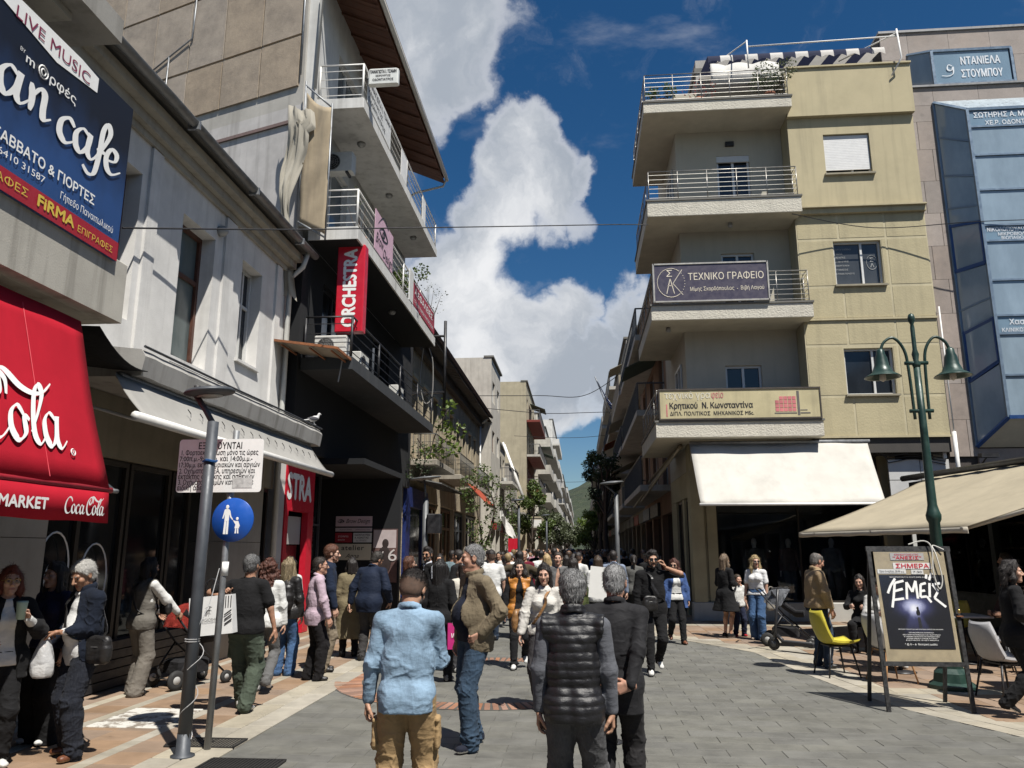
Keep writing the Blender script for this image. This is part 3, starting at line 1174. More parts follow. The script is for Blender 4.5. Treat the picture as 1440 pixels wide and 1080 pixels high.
def person(label,loc,rz,pose=None,lod=1,tone=(0.42,0.25,0.17),bottom=None,tops=(),shoes=None,hair=None,face=None,extra=(),group=None,seed=0):
 """one figure: an Empty on the ground, a continuous body, and clothes, shoes, hair as its children"""
 p=Pose(**(pose or{}))
 s=p.s
 hc,hh,hf=LOD[lod]
 root=thing('person',label,'person',loc,rz,group)
 root['_d']=0
 del root['_d']
 face=face or{}
 hair=hair or{}
 male=p.sex=='m'
 SK=skin(tone)
 # ---- body
 lo,hi=bounds(p)
 B=Field(lo,hi,max(hc*1.5,0.012))
 torso(B,p,-0.004)
 limbs(B,p,-0.003)
 bare=(bottom or{}).get('kind')in('skirt','dress')
 for i in(0,1):
  fd=p.toe[i]-p.heel[i]
  B.cap(p.ank[i],p.heel[i]+fd*0.2+np.array([0,0,0.012]),0.03*s,0.022*s,0.01)
  B.cap(p.heel[i]+fd*0.2,p.heel[i]+fd*0.68,0.022*s,0.018*s,0.01)
 nb=p.neck-p.up*0.03
 parts=[]
 P,Q=B.mesh()
 parts.append((smooth_mesh(P,Q,1,0.4),Q,0))
 P,Q,lips,T=f_head(p,hh,face.get('nose',1.0),face.get('jaw',1.0 if male else 0.92),face.get('fat',0))
 P=smooth_mesh(P,Q,1,0.3)
 parts.append((P,Q,lips))
 if hf:
  for i in(0,1):
   P,Q=f_hand(p,i,hf,male)
   parts.append((P,Q,0))
 R,kk=p.HR,p.hs
 for q in(-1,1):
  V,F_=sphere_np(T(q*0.031,0.0735,0.003),(0.0125*kk,0.0122*kk,0.0092*kk),R)
  parts.append((V,F_,2))
  V,F_=sphere_np(T(q*0.031+face.get('gaze',0)*0.004,0.0832,0.003),(0.0068*kk,0.0038*kk,0.006*kk),R,8,5)
  parts.append((V,F_,3))
 hc_=hair.get('c',(0.03,0.02,0.015))
 HM=hairmat(hc_,hair.get('g'))
 lipc=face.get('lip',(tone[0]*0.75,tone[1]*0.5,tone[2]*0.5))
 mats=[SK,plain('lips_%.2f_%.2f'%lipc[:2],lipc,0.45,var=0.1,bumpk=0),plain('eye_white',(0.3,0.27,0.25),0.3,bumpk=0),plain('iris',(0.02,0.014,0.01),0.25,bumpk=0)]
 body=bpy.data.objects.new('body',np_mesh('body',parts,mats))
 COL.objects.link(body)
 body.parent=root
 def child(name,ps,ms):
  o=bpy.data.objects.new(name,np_mesh(name,ps,ms))
  COL.objects.link(o)
  o.parent=root
  return o
 BR=hairmat(face.get('browc',tuple(x*0.8 for x in hc_))if 'browc' in face or not hair.get('g')else(0.12,0.1,0.09))
 if lod<=2:
  F=Field(p.head-0.16,p.head+0.16,hh)
  for q in(-1,1):
   F.cap(T(q*0.014,0.0885,0.0215),T(q*0.030,0.088,0.027),0.0052,0.0055,0.002)
   F.cap(T(q*0.030,0.088,0.027),T(q*0.047,0.076,0.021),0.0055,0.004,0.002)
  P,Q=F.mesh()
  if len(P):
   child('eyebrows',[(P,Q,0)],[BR])
   # ---- hair
 st=hair.get('style','short')
 if st!='none':
  F=Field(p.head+np.array([-0.24,-0.26,-0.52]),p.head+np.array([0.24,0.24,0.22]),hh if lod<3 else 0.016)
  Rr=R.T
  E=lambda q,r,k2=0.015,cut=False:F.ell(T(*q),tuple(x*kk for x in r),k2,Rr,cut)
  C=lambda a,b,r1,r2,k2=0.02,cut=False:F.cap(T(*a),T(*b),r1*kk,r2*kk,k2,cut=cut)
  v=hair.get('vol',0.010)
  E((0,-0.020,0.034),(0.075+v,0.094+v,0.087+v),0.01)
  nape=hair.get('nape',-0.055)
  if st in('short','fade','bald'):
   E((0,-0.045,-0.02),(0.068+v*0.5,0.062+v*0.5,0.07),0.015)
   for q in(-1,1):
    C((q*0.072,0.022,0.02),(q*0.073,0.022,-0.025),0.009+v*0.3,0.007,0.006)
  if hair.get('quiff'):
   E((0,0.035,0.105),(0.06,0.05,0.03+hair['quiff']),0.02)
  hl=hair.get('line',0.062)
  n=R@unit((0,0.80,-0.60))
  pre=F.D.copy()
  F.plane(T(0,0.052,hl-0.02),n)
  if st in('long','curly','bob','pony','bun'):
   L=hair.get('len',{'long':0.34,'curly':0.27,'bob':0.15,'pony':0.05,'bun':0.03}[st])
   w=hair.get('wide',{'long':0.036,'curly':0.055,'bob':0.036,'pony':0.02,'bun':0.02}[st])
   if st in('long','curly','bob'):
    for q in(-1,1):
     C((q*0.066,-0.005,0.03),(q*(0.076+w*0.3),0.0,-L*0.55),w*0.75,w*0.95)
     C((q*(0.076+w*0.3),0.0,-L*0.55),(q*(0.075+w*0.4),hair.get('fwd',-0.02),-L),w*0.95,w*0.55)
     C((q*0.04,-0.075,0.03),(q*0.05,-0.085,-L),w*1.2,w*0.8)
    C((0,-0.085,0.02),(0,-0.095,-L*1.05),w*1.35,w*0.8)
    C((0,0.03,0.112),(0,-0.06,0.108),0.02+v,0.02+v)
   else:
    for q in(-1,1):
     C((q*0.07,0.015,0.03),(q*0.05,-0.06,-0.035),0.02,0.03)
    if st=='bun':
     E((0,-0.115,0.035),(0.042,0.04,0.042),0.01)
    else:
     C((0,-0.115,0.05),(0,-0.15,-0.06),0.028,0.035)
     C((0,-0.15,-0.06),(0,-0.13,-0.22),0.035,0.014)
  if st in('short','fade','bald'):
   F.plane(T(0,0,nape),R@unit((0,0.25,-1)))
   for q in(-1,1):
    E((q*0.086,-0.004,-0.012),(0.03,0.024,0.036),0.004,True)
  if st=='bald':
   E((0,0.03,0.115),(0.062,0.115,0.075),0.01,True)
  P,Q=F.mesh()
  if len(P):
   N=vnormals(P,Q)
   am=hair.get('amp',{'curly':0.016,'long':0.005,'bob':0.005}.get(st,0.0022))
   Lc=(P-p.head)@R
   if st in('long','bob','pony','bun'):
    d=wob(Lc,9,seed+2,5,(1.6,1.6,0.25))*am+wob(Lc,26,seed+4,4,(1.4,1.4,0.2))*am*0.4
   elif st=='curly':
    d=wob(Lc,9,seed+2,6)*am+wob(Lc,22,seed+4,5)*am*0.5
   else:
    d=wob(Lc,11,seed+2,6,(1.5,1,1))*am+wob(Lc,30,seed+4,5,(1.4,.5,1.2))*am*0.25
   if st=='fade':
    d=d*np.clip((Lc[:,2]-0.02)/0.03,0.08,1)
   P=P+N*d[:,None]
   mi=0
   if st=='fade':
    fz=Lc[Q].mean(1)[:,2]
    mi=(fz<0.035+0.012*wob(Lc[Q].mean(1),40,3)).astype(int)
   hp=[(P,Q,mi)]
   if lod<=1:
    rs=np.random.RandomState(seed+9)
    N=vnormals(P,Q)
    lng=st in('long','curly','bob','pony')
    ok=np.arange(len(P))if st!='fade' else np.where(Lc[:,2]>0.03)[0]
    n_=3200 if lod==0 else 1500
    ix=ok[rs.randint(0,len(ok),n_)]
    b0,nn=P[ix],N[ix]
    fl=np.array([0,-0.55,-0.85])@R.T
    tg=fl-nn*(nn@fl)[:,None]+rs.normal(0,0.45 if st=='curly' else 0.28,(n_,3))
    tg=tg/np.linalg.norm(tg,axis=1)[:,None]
    ln=rs.uniform(0.5,1.2,n_)[:,None]*(0.05 if lng else 0.02)
    dr=tg+nn*rs.uniform(0.05,0.35 if lng else 0.6,n_)[:,None]
    sd_=np.cross(dr,nn)
    sd_=sd_/(np.linalg.norm(sd_,axis=1)[:,None]+1e-9)*(0.0011 if lod==0 else 0.0016)
    md=b0+dr*ln*0.55
    tp=b0+dr*ln-nn*ln*0.12
    SV=np.stack([b0-sd_,b0+sd_,md+sd_*.8,md-sd_*.8,tp+sd_*.3,tp-sd_*.3],1).reshape(-1,3)
    k6=np.arange(n_)[:,None]*6
    SQ=np.concatenate([k6+np.array([[0,1,2,3]]),k6+np.array([[3,2,4,5]])])
    hp.append((SV,SQ,0))
   o=child('hair',hp,[HM,plain('clipped_hair',tuple(0.30*tone[i]*0.6+0.7*hc_[i]for i in range(3)),0.85,var=0.35,scale=160)])
 if face.get('beard'):
  F=Field(p.head-0.16,p.head+0.16,hh)
  b=face['beard']
  for q in(-1,1):
   F.cap(T(q*0.066,0.012,-0.03),T(q*0.052,0.028,-0.075),0.012*b,0.018*b,0.015)
   F.cap(T(q*0.052,0.028,-0.075),T(0,0.068,-0.106),0.018*b,0.023*b,0.02)
   F.cap(T(0,0.094,-0.050),T(q*0.028,0.078,-0.062),0.0085,0.008,0.004)
   F.cap(T(q*0.028,0.078,-0.062),T(q*0.024,0.072,-0.09),0.008,0.012,0.006)
  F.ell(T(0,0.094,-0.068),(0.02,0.014,0.0085),0.003,R.T,True)
  P,Q=F.mesh()
  child('beard',[(P+vnormals(P,Q)*(wob(P,30,3)*0.002)[:,None],Q,0)],[hairmat(tuple(x*1.1 for x in face.get('beardc',hc_)),face.get('beardg'))])
 if face.get('moustache'):
  F=Field(p.head-0.16,p.head+0.16,min(hh,0.0055))
  for q in(-1,1):
   F.cap(T(0,0.098,-0.048),T(q*0.034,0.080,-0.058),0.0115,0.008,0.005)
  P,Q=F.mesh()
  child('moustache',[(P,Q,0)],[hairmat(face['moustache'],(0.6,0.58,0.55))])
 if face.get('glasses'):
  mb=MB()
  dark=face['glasses']=='sun'
  X=lambda x,y,z:Vector(T(x,y,z))
  for q in(-1,1):
   ring=[X(q*(0.033+0.025*math.cos(a)),0.0985-0.006*abs(math.cos(a)),0.002+0.019*math.sin(a))for a in[i*math.pi/6 for i in range(12)]]
   mb.mi=0
   mb.tube(ring,0.0028 if not dark else 0.0035,5,closed=True)
   mb.tube([X(q*0.056,0.094,0.008),X(q*0.078,0.05,0.010),X(q*0.082,-0.005,0.006)],0.0026,5)
   if dark:
    mb.mi=1
    mb.add(ring,[tuple(range(12))])
  mb.mi=0
  mb.tube([X(-0.009,0.1,0.006),X(0.009,0.1,0.006)],0.0026,5)
  mb.local('sunglasses' if dark else 'glasses',[BLACK_METAL if not face.get('gold')else plain('gilt_metal',(0.5,0.36,0.12),0.3,0.9),glass_dark('sun_lens',(0.006,0.006,0.007),0.08)],root)
  # ---- legs and lower garments
 if bottom:
  kind=bottom.get('kind','trousers')
  o=bottom.get('o',0.016)
  F=Field(lo-0.05,(hi[0]+0.05,hi[1]+0.05,p.waist[2]+0.2),hc)
  g=0.5+0.5*p.g
  if kind=='trousers':
   hw=0.090*s*p.g
   F.cap(p.pel-p.rt*hw,p.pel+p.rt*hw,0.094*s*p.g+o*.75,None,0.04,p.fw,0.92)
   for q in(-1,1):
    F.ell(p.pel+p.rt*q*0.06*s-p.fw*0.042*s-p.up*0.03*s,(0.068*s*p.g+o*.75,)*3,0.03)
   F.cap(p.waist-p.up*0.06*s-p.rt*0.05,p.waist-p.up*0.06*s+p.rt*0.05,0.108*s*p.g+o*.6,None,0.05,p.fw,0.86)
   hem=bottom.get('hem',0.0)
   fl=bottom.get('flare',0.0)
   for i in(0,1):
    a=p.ank[i]+(p.knee[i]-p.ank[i])*hem
    d=unit(p.ank[i]-p.knee[i])
    a2=a+d*0.035*s*(0 if hem else 1)
    F.cap(p.hip[i]-np.array([0,0,0.02]),p.knee[i],0.086*g*s+o,0.058*g*s+o+fl*0.3,0.03)
    F.cap(p.knee[i],a2,0.058*g*s+o+fl*0.3,0.043*s+o*1.15+fl,0.03)
    c=p.knee[i]*0.68+p.ank[i]*0.32-np.array([0,0.012,0])
    F.ell(c,(0.05*g*s+o,0.054*g*s+o,0.12*s),0.03)
    if bottom.get('cargo'):
     q=(-1,1)[i]
     c=p.hip[i]*0.42+p.knee[i]*0.58+np.array([q*(0.075*s+o),-0.02,0])
     F.cap(c+np.array([0,0,0.075]),c+np.array([0,0,-0.06]),0.036,0.042,0.008,(1,0,0),0.55)
     F.cap(c+np.array([0,-.035,0.085]),c+np.array([0,.035,0.085]),0.018,None,0.004,(1,0,0),0.9)
   F.plane(p.waist-p.up*(0.07 if tops and tops[0].get('hem',.8)<0.9 else 0.03)*s,p.up)
   P,Q=F.mesh()
   P=smooth_mesh(P,Q,1,0.4)
   P=folds(P,Q,bottom.get('amp',0.007),p,'legs',seed)
   child(bottom.get('name','trousers'),[(P,Q,0)],[bottom['m']])
  else:
   hz=bottom['hem']
   fl=bottom.get('flare',0.05)
   F.cap(p.pel-p.rt*0.07*s,p.pel+p.rt*0.07*s,0.10*s*p.g+o,None,0.05,p.fw,0.9)
   for q in(-1,1):
    a=p.pel+p.rt*q*0.055*s
    b=np.array([p.pel[0]+q*0.075*s,(p.knee[0][1]+p.knee[1][1])*0.35+p.pel[1]*0.3,hz-0.05])
    F.cap(a,b,0.095*s*p.g+o,0.095*s+fl,0.09)
   F.cap(p.waist-p.up*0.03*s-p.rt*0.045,p.waist-p.up*0.03*s+p.rt*0.045,0.10*s*p.g+o,None,0.05,p.fw,0.86)
   F.plane((0,0,hz),(0,0,-1))
   F.plane(p.waist-p.up*0.06*s,p.up)
   P,Q=F.mesh()
   P=smooth_mesh(P,Q,1,0.4)
   N=vnormals(P,Q)
   w=np.clip((p.pel[2]-P[:,2])/0.5,0,1)
   ang=np.arctan2(P[:,1],P[:,0])
   P=P+N*(w*(0.012*np.sin(ang*7+2*wob(P,1.5,seed))+0.006*wob(P,4,seed)))[:,None]
   child(bottom.get('name','skirt'),[(P,Q,0)],[bottom['m']])
   # ---- shoes
 if shoes:
  F=Field(lo,(hi[0],hi[1],0.6),min(hc,0.009)if lod<2 else hc)
  rows=[]
  for i in(0,1):
   h0,t0=p.heel[i],p.toe[i]
   d=unit(t0-h0)
   upv=unit(np.array([0,0,1.0])-d*d[2])
   sdv=np.cross(d,upv)
   big=shoes.get('big',1.0)
   a,b=h0+upv*0.004,t0-d*0.045*s+upv*-0.002
   m=a*0.45+b*0.55
   F.cap(a+d*0.01,m,0.034*s*big,0.037*s*big,0.015,upv,0.95)
   F.cap(m,b,0.040*s*big,0.039*s*big,0.015,upv,0.72)
   F.cap(a+d*0.012+upv*0.03,p.ank[i]+d*0.012+upv*shoes.get('high',-0.015),0.036*s,0.037*s,0.02)
   F.cap(p.ank[i]+d*0.02-upv*0.01,m+d*0.02+upv*0.014,0.032*s,0.026*s,0.02)
   F.plane(h0-upv*0.038*s,(0,0,-1))if d[2]>-0.05 and False else None
   rows.append((h0,d,upv))
  P,Q=F.mesh()
  if len(P):
   P=smooth_mesh(P,Q,1,0.3)
   fc=P[Q].mean(1)
   mi=np.zeros(len(Q),int)
   side=np.linalg.norm(P-p.ank[0],axis=1)>np.linalg.norm(P-p.ank[1],axis=1)
   for i in(0,1):
    h0,d,upv=rows[i]
    z=(P-h0)@upv
    sel=side==bool(i)
    lim=-0.038*s
    P=np.where((sel&(z<lim))[:,None],P+upv*(lim-z)[:,None],P)
    fs=side[Q[:,0]]==bool(i)
    fz=(P[Q].mean(1)-h0)@upv
    mi[fs&(fz<shoes.get('sole',-0.012)*s)]=1
   child('shoes',[(P,Q,mi)],[shoes['m'],shoes.get('sm',shoes['m'])])
   # ---- upper garments, inner first
 for gi,t in enumerate(tops):
  o=t.get('o',0.014)
  k=0.045
  F=Field(lo-0.05,hi+0.05,hc)
  hem=t.get('hem',0.80)*s
  torso(F,p,o,0.04,True,t.get('loose',0.0))
  sl=t.get('sleeve','long')
  if sl!='none':
   under=gi+1<len(tops)and tops[gi+1].get('sleeve','long')=='long'
   sleeve(F,p,0.002 if under else t.get('so',o*0.9),0.03,sl,t.get('cuff',0.03 if under else 0.012))
  else:
   for i in(0,1):
    q=(-1,1)[i]
    F.cap(p.sh[i]+np.array([q*0.02,0,-0.01]),p.sh[i]+p.rt*q*0.02-p.up*0.03,0.05*s+o*0.7,None,0.03)
    u=unit(p.el[i]-p.sh[i])
  skirt=t.get('skirt',0.0)
  if sl=='none':
   for i in(0,1):
    q=(-1,1)[i]
    X,Y,Z=F.ax[0][:,None,None],F.ax[1][None,:,None],F.ax[2][None,None,:]
    c_,n_=p.sh[i]+p.rt*q*0.012*s,unit(p.rt*q-p.up*0.10)
    d1=(X-c_[0])*n_[0]+(Y-c_[1])*n_[1]+(Z-c_[2])*n_[2]
    w_=p.waist+p.up*0.1*s
    d2=(X-w_[0])*p.up[0]+(Y-w_[1])*p.up[1]+(Z-w_[2])*p.up[2]
    F.D=np.maximum(F.D,np.minimum(d1,d2))
  if hem<p.pel[2]-0.005:
   for q in(-1,1):
    a=p.pel+p.rt*q*0.06*s
    b=np.array([p.pel[0]+q*0.07*s*(1+skirt),p.pel[1]+(p.knee[0][1]+p.knee[1][1]-2*p.pel[1])*0.25*(p.pel[2]-hem),hem-0.06])
    F.cap(a-p.fw*0.012*s,b-p.fw*0.012*s,0.100*s*p.g+o,0.104*s+o+skirt*0.1,0.06)
  if t.get('drop'):
   F.cap(p.pel-p.rt*0.07*s-p.up*0.05,p.pel+p.rt*0.07*s-p.up*0.05,0.11*s*p.g+o,None,0.06,p.fw,0.9)
  nz=t.get('neck',0.0)
  if t.get('vneck'):
   a=p.neck+p.fw*0.12*s+p.up*0.03
   F.cap(a,p.chest+p.up*(0.19-t['vneck'])*s+p.fw*0.15*s,0.06*s,0.012*s,0.008,cut=True)
  F.plane(p.neck+p.up*(0.024+nz)*s-p.fw*0.0,unit(p.up+p.fw*0.55))
  if t.get('open'):
   wz=t['open']
   ya=0.03
   F.cap(p.neck+p.fw*0.13*s+p.up*0.04,np.array([p.pel[0],0,hem-0.2])+p.fw*(0.17+0.05*p.belly)*s,0.035*s,wz*s,0.006,p.fw,1.6,cut=True)
  F.plane((0,0,hem),(0,0,-1))if not t.get('tilt')else F.plane((0,0,hem),unit((0,t['tilt'],-1)))
  col=t.get('collar')
  if col:
   r=(0.060 if male else 0.051)*s+o*0.6
   cz=p.neck+p.up*(0.012 if col!='stand' else 0.02)*s
   tilt=unit(p.up+p.fw*0.35)
   ax1=p.rt
   ax2=np.cross(tilt,ax1)
   gap=0.5 if col in('shirt','lapel')else 0.12
   st_,en=math.pi/2+gap,2*math.pi+math.pi/2-gap
   pts=[cz+(ax1*math.cos(a)+ax2*math.sin(a))*r for a in np.linspace(st_,en,13)]
   hgt={'shirt':0.022,'stand':0.03,'lapel':0.022,'band':0.012}[col]*s
   for a,b in zip(pts[:-1],pts[1:]):
    F.cap(a,b,hgt,None,0.004,unit((a+b)/2-cz),0.35)
   if col=='shirt':
    for e in(pts[0],pts[-1]):
     F.cap(e,e+p.fw*0.028-p.up*0.035,0.016,0.010,0.006,p.fw,0.6)
  P,Q=F.mesh()
  P=smooth_mesh(P,Q,1,0.35)
  keep=None
  amp=t.get('amp',0.006)*(0.35 if gi+1<len(tops)else 1)
  if t.get('quilt'):
   N=vnormals(P,Q)
   Lz=(P-p.pel)@p.up
   pit=t['quilt']
   ph=np.abs(np.sin(np.pi*(Lz/pit+0.06*wob(P,3,seed))))
   P=P+N*((ph**0.55-0.6)*t.get('puff',0.013)+wob(P,9,seed,4)*0.003)[:,None]
   amp*=0.3
  P=folds(P,Q,amp,p,'shirt',seed+gi)
  o_=child(t.get('name','shirt'),[(P,Q,0)],[t['m']])
 for ex in extra:
  ex(root,p)
 return root,p
def hand_world(root,p,i,off=(0,0,0)):
 """world position of the middle of a hand"""
 v=p.wr[i]+p.hand[i]['d']*0.085*p.s+np.array(off)
 c,s_=math.cos(root.rotation_euler.z),math.sin(root.rotation_euler.z)
 L=root.location
 return Vector((L.x+c*v[0]-s_*v[1],L.y+s_*v[0]+c*v[1],L.z+v[2]))
def body_strap(side=1,m=None,bag=None,w=0.03,low=0.0):
 """a strap worn across the trunk, with or without a bag at the hip (parts of what the person wears)"""
 def f(root,p):
  s=p.s
  o=0.045
  a=p.sh[0 if side>0 else 1]*0.55+p.neck*0.45+p.up*0.02
  b=p.pel+p.rt*side*(0.16*p.g+0.02)*s+p.up*(0.06+low)*s
  mb=MB()
  for q in(1,-1):
   m1=p.chest+p.fw*q*(0.115*p.g+o)*s+p.rt*side*-0.03*s
   m2=p.waist+p.fw*q*(0.11*p.g+o+(0.07*p.belly if q>0 else 0))*s+p.rt*side*0.09*s
   pts=catmull([tuple(a),tuple(m1+p.up*0.09*s),tuple(m1),tuple(m2),tuple(b)],4)
   for c,d in zip(pts[:-1],pts[1:]):
    mb.bar(c,d,0.006,w,tuple(p.rt))
  mb.local('bag_strap',[m or cloth((0.02,0.02,0.022),'leather')],root)
 return f
 # ------------------------------------------------------------------ the setting
R_=random.Random(11)
GX,GY,GZ=Vector((1,0,0)),Vector((0,1,0)),Vector((0,0,1))
def kerb_x(y):
 """where the grey paving gives way to the brown pavement on the sunny corner"""
 pts=[(2.0,6.2),(6.0,5.6),(7.5,4.75),(8.47,4.29),(9.79,3.68),(11.06,3.44),(12.83,3.22),(14.75,3.06),(16.3,2.15),(17.5,1.35),(22.0,1.3),(400,1.3)]
 for(a,xa),(b,xb)in zip(pts[:-1],pts[1:]):
  if y<=b:
   return xa+(xb-xa)*max(0,(y-a))/(b-a)
 return 1.3
def stonemat(name,c,rough=0.8,var=0.22,rnd=0.18,grain=90,blot=0.3,bumpk=0.4):
 key=('stone',name)
 if key in _mats:
  return _mats[key]
 m,nt,b=base_mat(name)
 P=coords(nt,'pos')
 oi=nt.nodes.new('ShaderNodeObjectInfo')
 ge=nt.nodes.new('ShaderNodeNewGeometry')
 r=mathn(nt,'FRACT',mathn(nt,'ADD',oi.outputs['Random'],ge.outputs['Random Per Island']))
 fine=noise(nt,P,grain,3)
 mid=noise(nt,P,2.3,7,0.68)
 big=noise(nt,P,0.45,5,0.6)
 vein=noise(nt,P,5.0,6,0.7,(1.0,3.2,1.0))
 col=mixc(nt,ramp(nt,mid,(0.3,0),(0.7,1)),tuple(x*(1-var)for x in c),tuple(x*(1+var)for x in c))
 col=mixc(nt,mathn(nt,'MULTIPLY',ramp(nt,vein,(0.45,0),(0.75,1)),0.35),col,tuple(x*1.5 for x in c))
 col=mixc(nt,mathn(nt,'MULTIPLY',ramp(nt,big,(0.45,0),(0.75,1)),blot),col,tuple(x*0.5 for x in c))
 vo=nd(nt,'ShaderNodeTexVoronoi',i_Scale=3.2)
 nt.links.new(P,vo.inputs['Vector'])
 sp=ramp(nt,vo.outputs['Distance'],(0.035,1),(0.06,0))
 col=mixc(nt,mathn(nt,'MULTIPLY',sp,0.55),col,tuple(x*0.3 for x in c))
 st=noise(nt,P,0.9,8,0.75)
 col=mixc(nt,mathn(nt,'MULTIPLY',ramp(nt,st,(0.56,0),(0.66,1)),blot*0.8),col,tuple(x*0.42 for x in c))
 vo2=nd(nt,'ShaderNodeTexVoronoi',i_Scale=1.35)
 nt.links.new(P,vo2.inputs['Vector'])
 sp=ramp(nt,mathn(nt,'ADD',vo2.outputs['Distance'],mathn(nt,'MULTIPLY',mid,0.12)),(0.10,1),(0.15,0))
 col=mixc(nt,mathn(nt,'MULTIPLY',sp,blot),col,tuple(x*0.4 for x in c))
 hv=nd(nt,'ShaderNodeHueSaturation')
 nt.links.new(mapr(nt,r,0,1,1-rnd,1+rnd,False),hv.inputs['Value'])
 nt.links.new(mapr(nt,mathn(nt,'FRACT',mathn(nt,'MULTIPLY',r,7.3)),0,1,0.8,1.2,False),hv.inputs['Saturation'])
 nt.links.new(col,hv.inputs['Color'])
 nt.links.new(mixc(nt,mathn(nt,'MULTIPLY',fine,0.3),hv.outputs[0],tuple(x*0.5 for x in c)),b.inputs['Base Color'])
 nt.links.new(mapr(nt,mid,0.3,0.7,rough-0.15,rough+0.1),b.inputs['Roughness'])
 bump(nt,b,mathn(nt,'ADD',mathn(nt,'MULTIPLY',fine,0.6),mid),bumpk,0.008)
 _mats[key]=m
 return m
PAVE=stonemat('grey_paving_stone',(0.132,0.130,0.115),rnd=0.09,blot=0.5,var=0.3)
BROWN=stonemat('brown_pavement_tile',(0.255,0.178,0.122),rnd=0.14,blot=0.4)
KERB=stonemat('pale_kerb_stone',(0.33,0.30,0.24),rnd=0.14,blot=0.45)
TERRA=stonemat('terracotta_brick',(0.27,0.145,0.095),rnd=0.25)
GROUT=wall('dark_grout',(0.075,0.07,0.062))
def tile_mesh(name,w,l,h,mat,c=0.006):
 return MB().cbox(-w/2,-l/2,0,w/2,l/2,h,c).mesh(name,mat)
def put(me,name,loc,parent,rz=0.0):
 o=bpy.data.objects.new(name,me)
 COL.objects.link(o)
 o.location=loc
 o.rotation_euler=(0,0,rz)
 o.parent=parent
 return o
def worn_paint():
 m,nt,b=base_mat('worn_white_paint')
 P=coords(nt,'pos')
 n=noise(nt,P,6.0,7,0.7)
 n2=noise(nt,P,1.6,4,0.6)
 f=mathn(nt,'ADD',mathn(nt,'MULTIPLY',n,0.75),mathn(nt,'MULTIPLY',n2,0.35))
 col=mixc(nt,ramp(nt,f,(0.50,0),(0.56,1)),(0.17,0.14,0.11),(0.56,0.55,0.51))
 col=mixc(nt,mathn(nt,'MULTIPLY',noise(nt,P,40,3),0.4),col,(0.3,0.28,0.25))
 nt.links.new(col,b.inputs['Base Color'])
 b.inputs['Roughness'].default_value=0.85
 bump(nt,b,n,0.4,0.006)
 return m
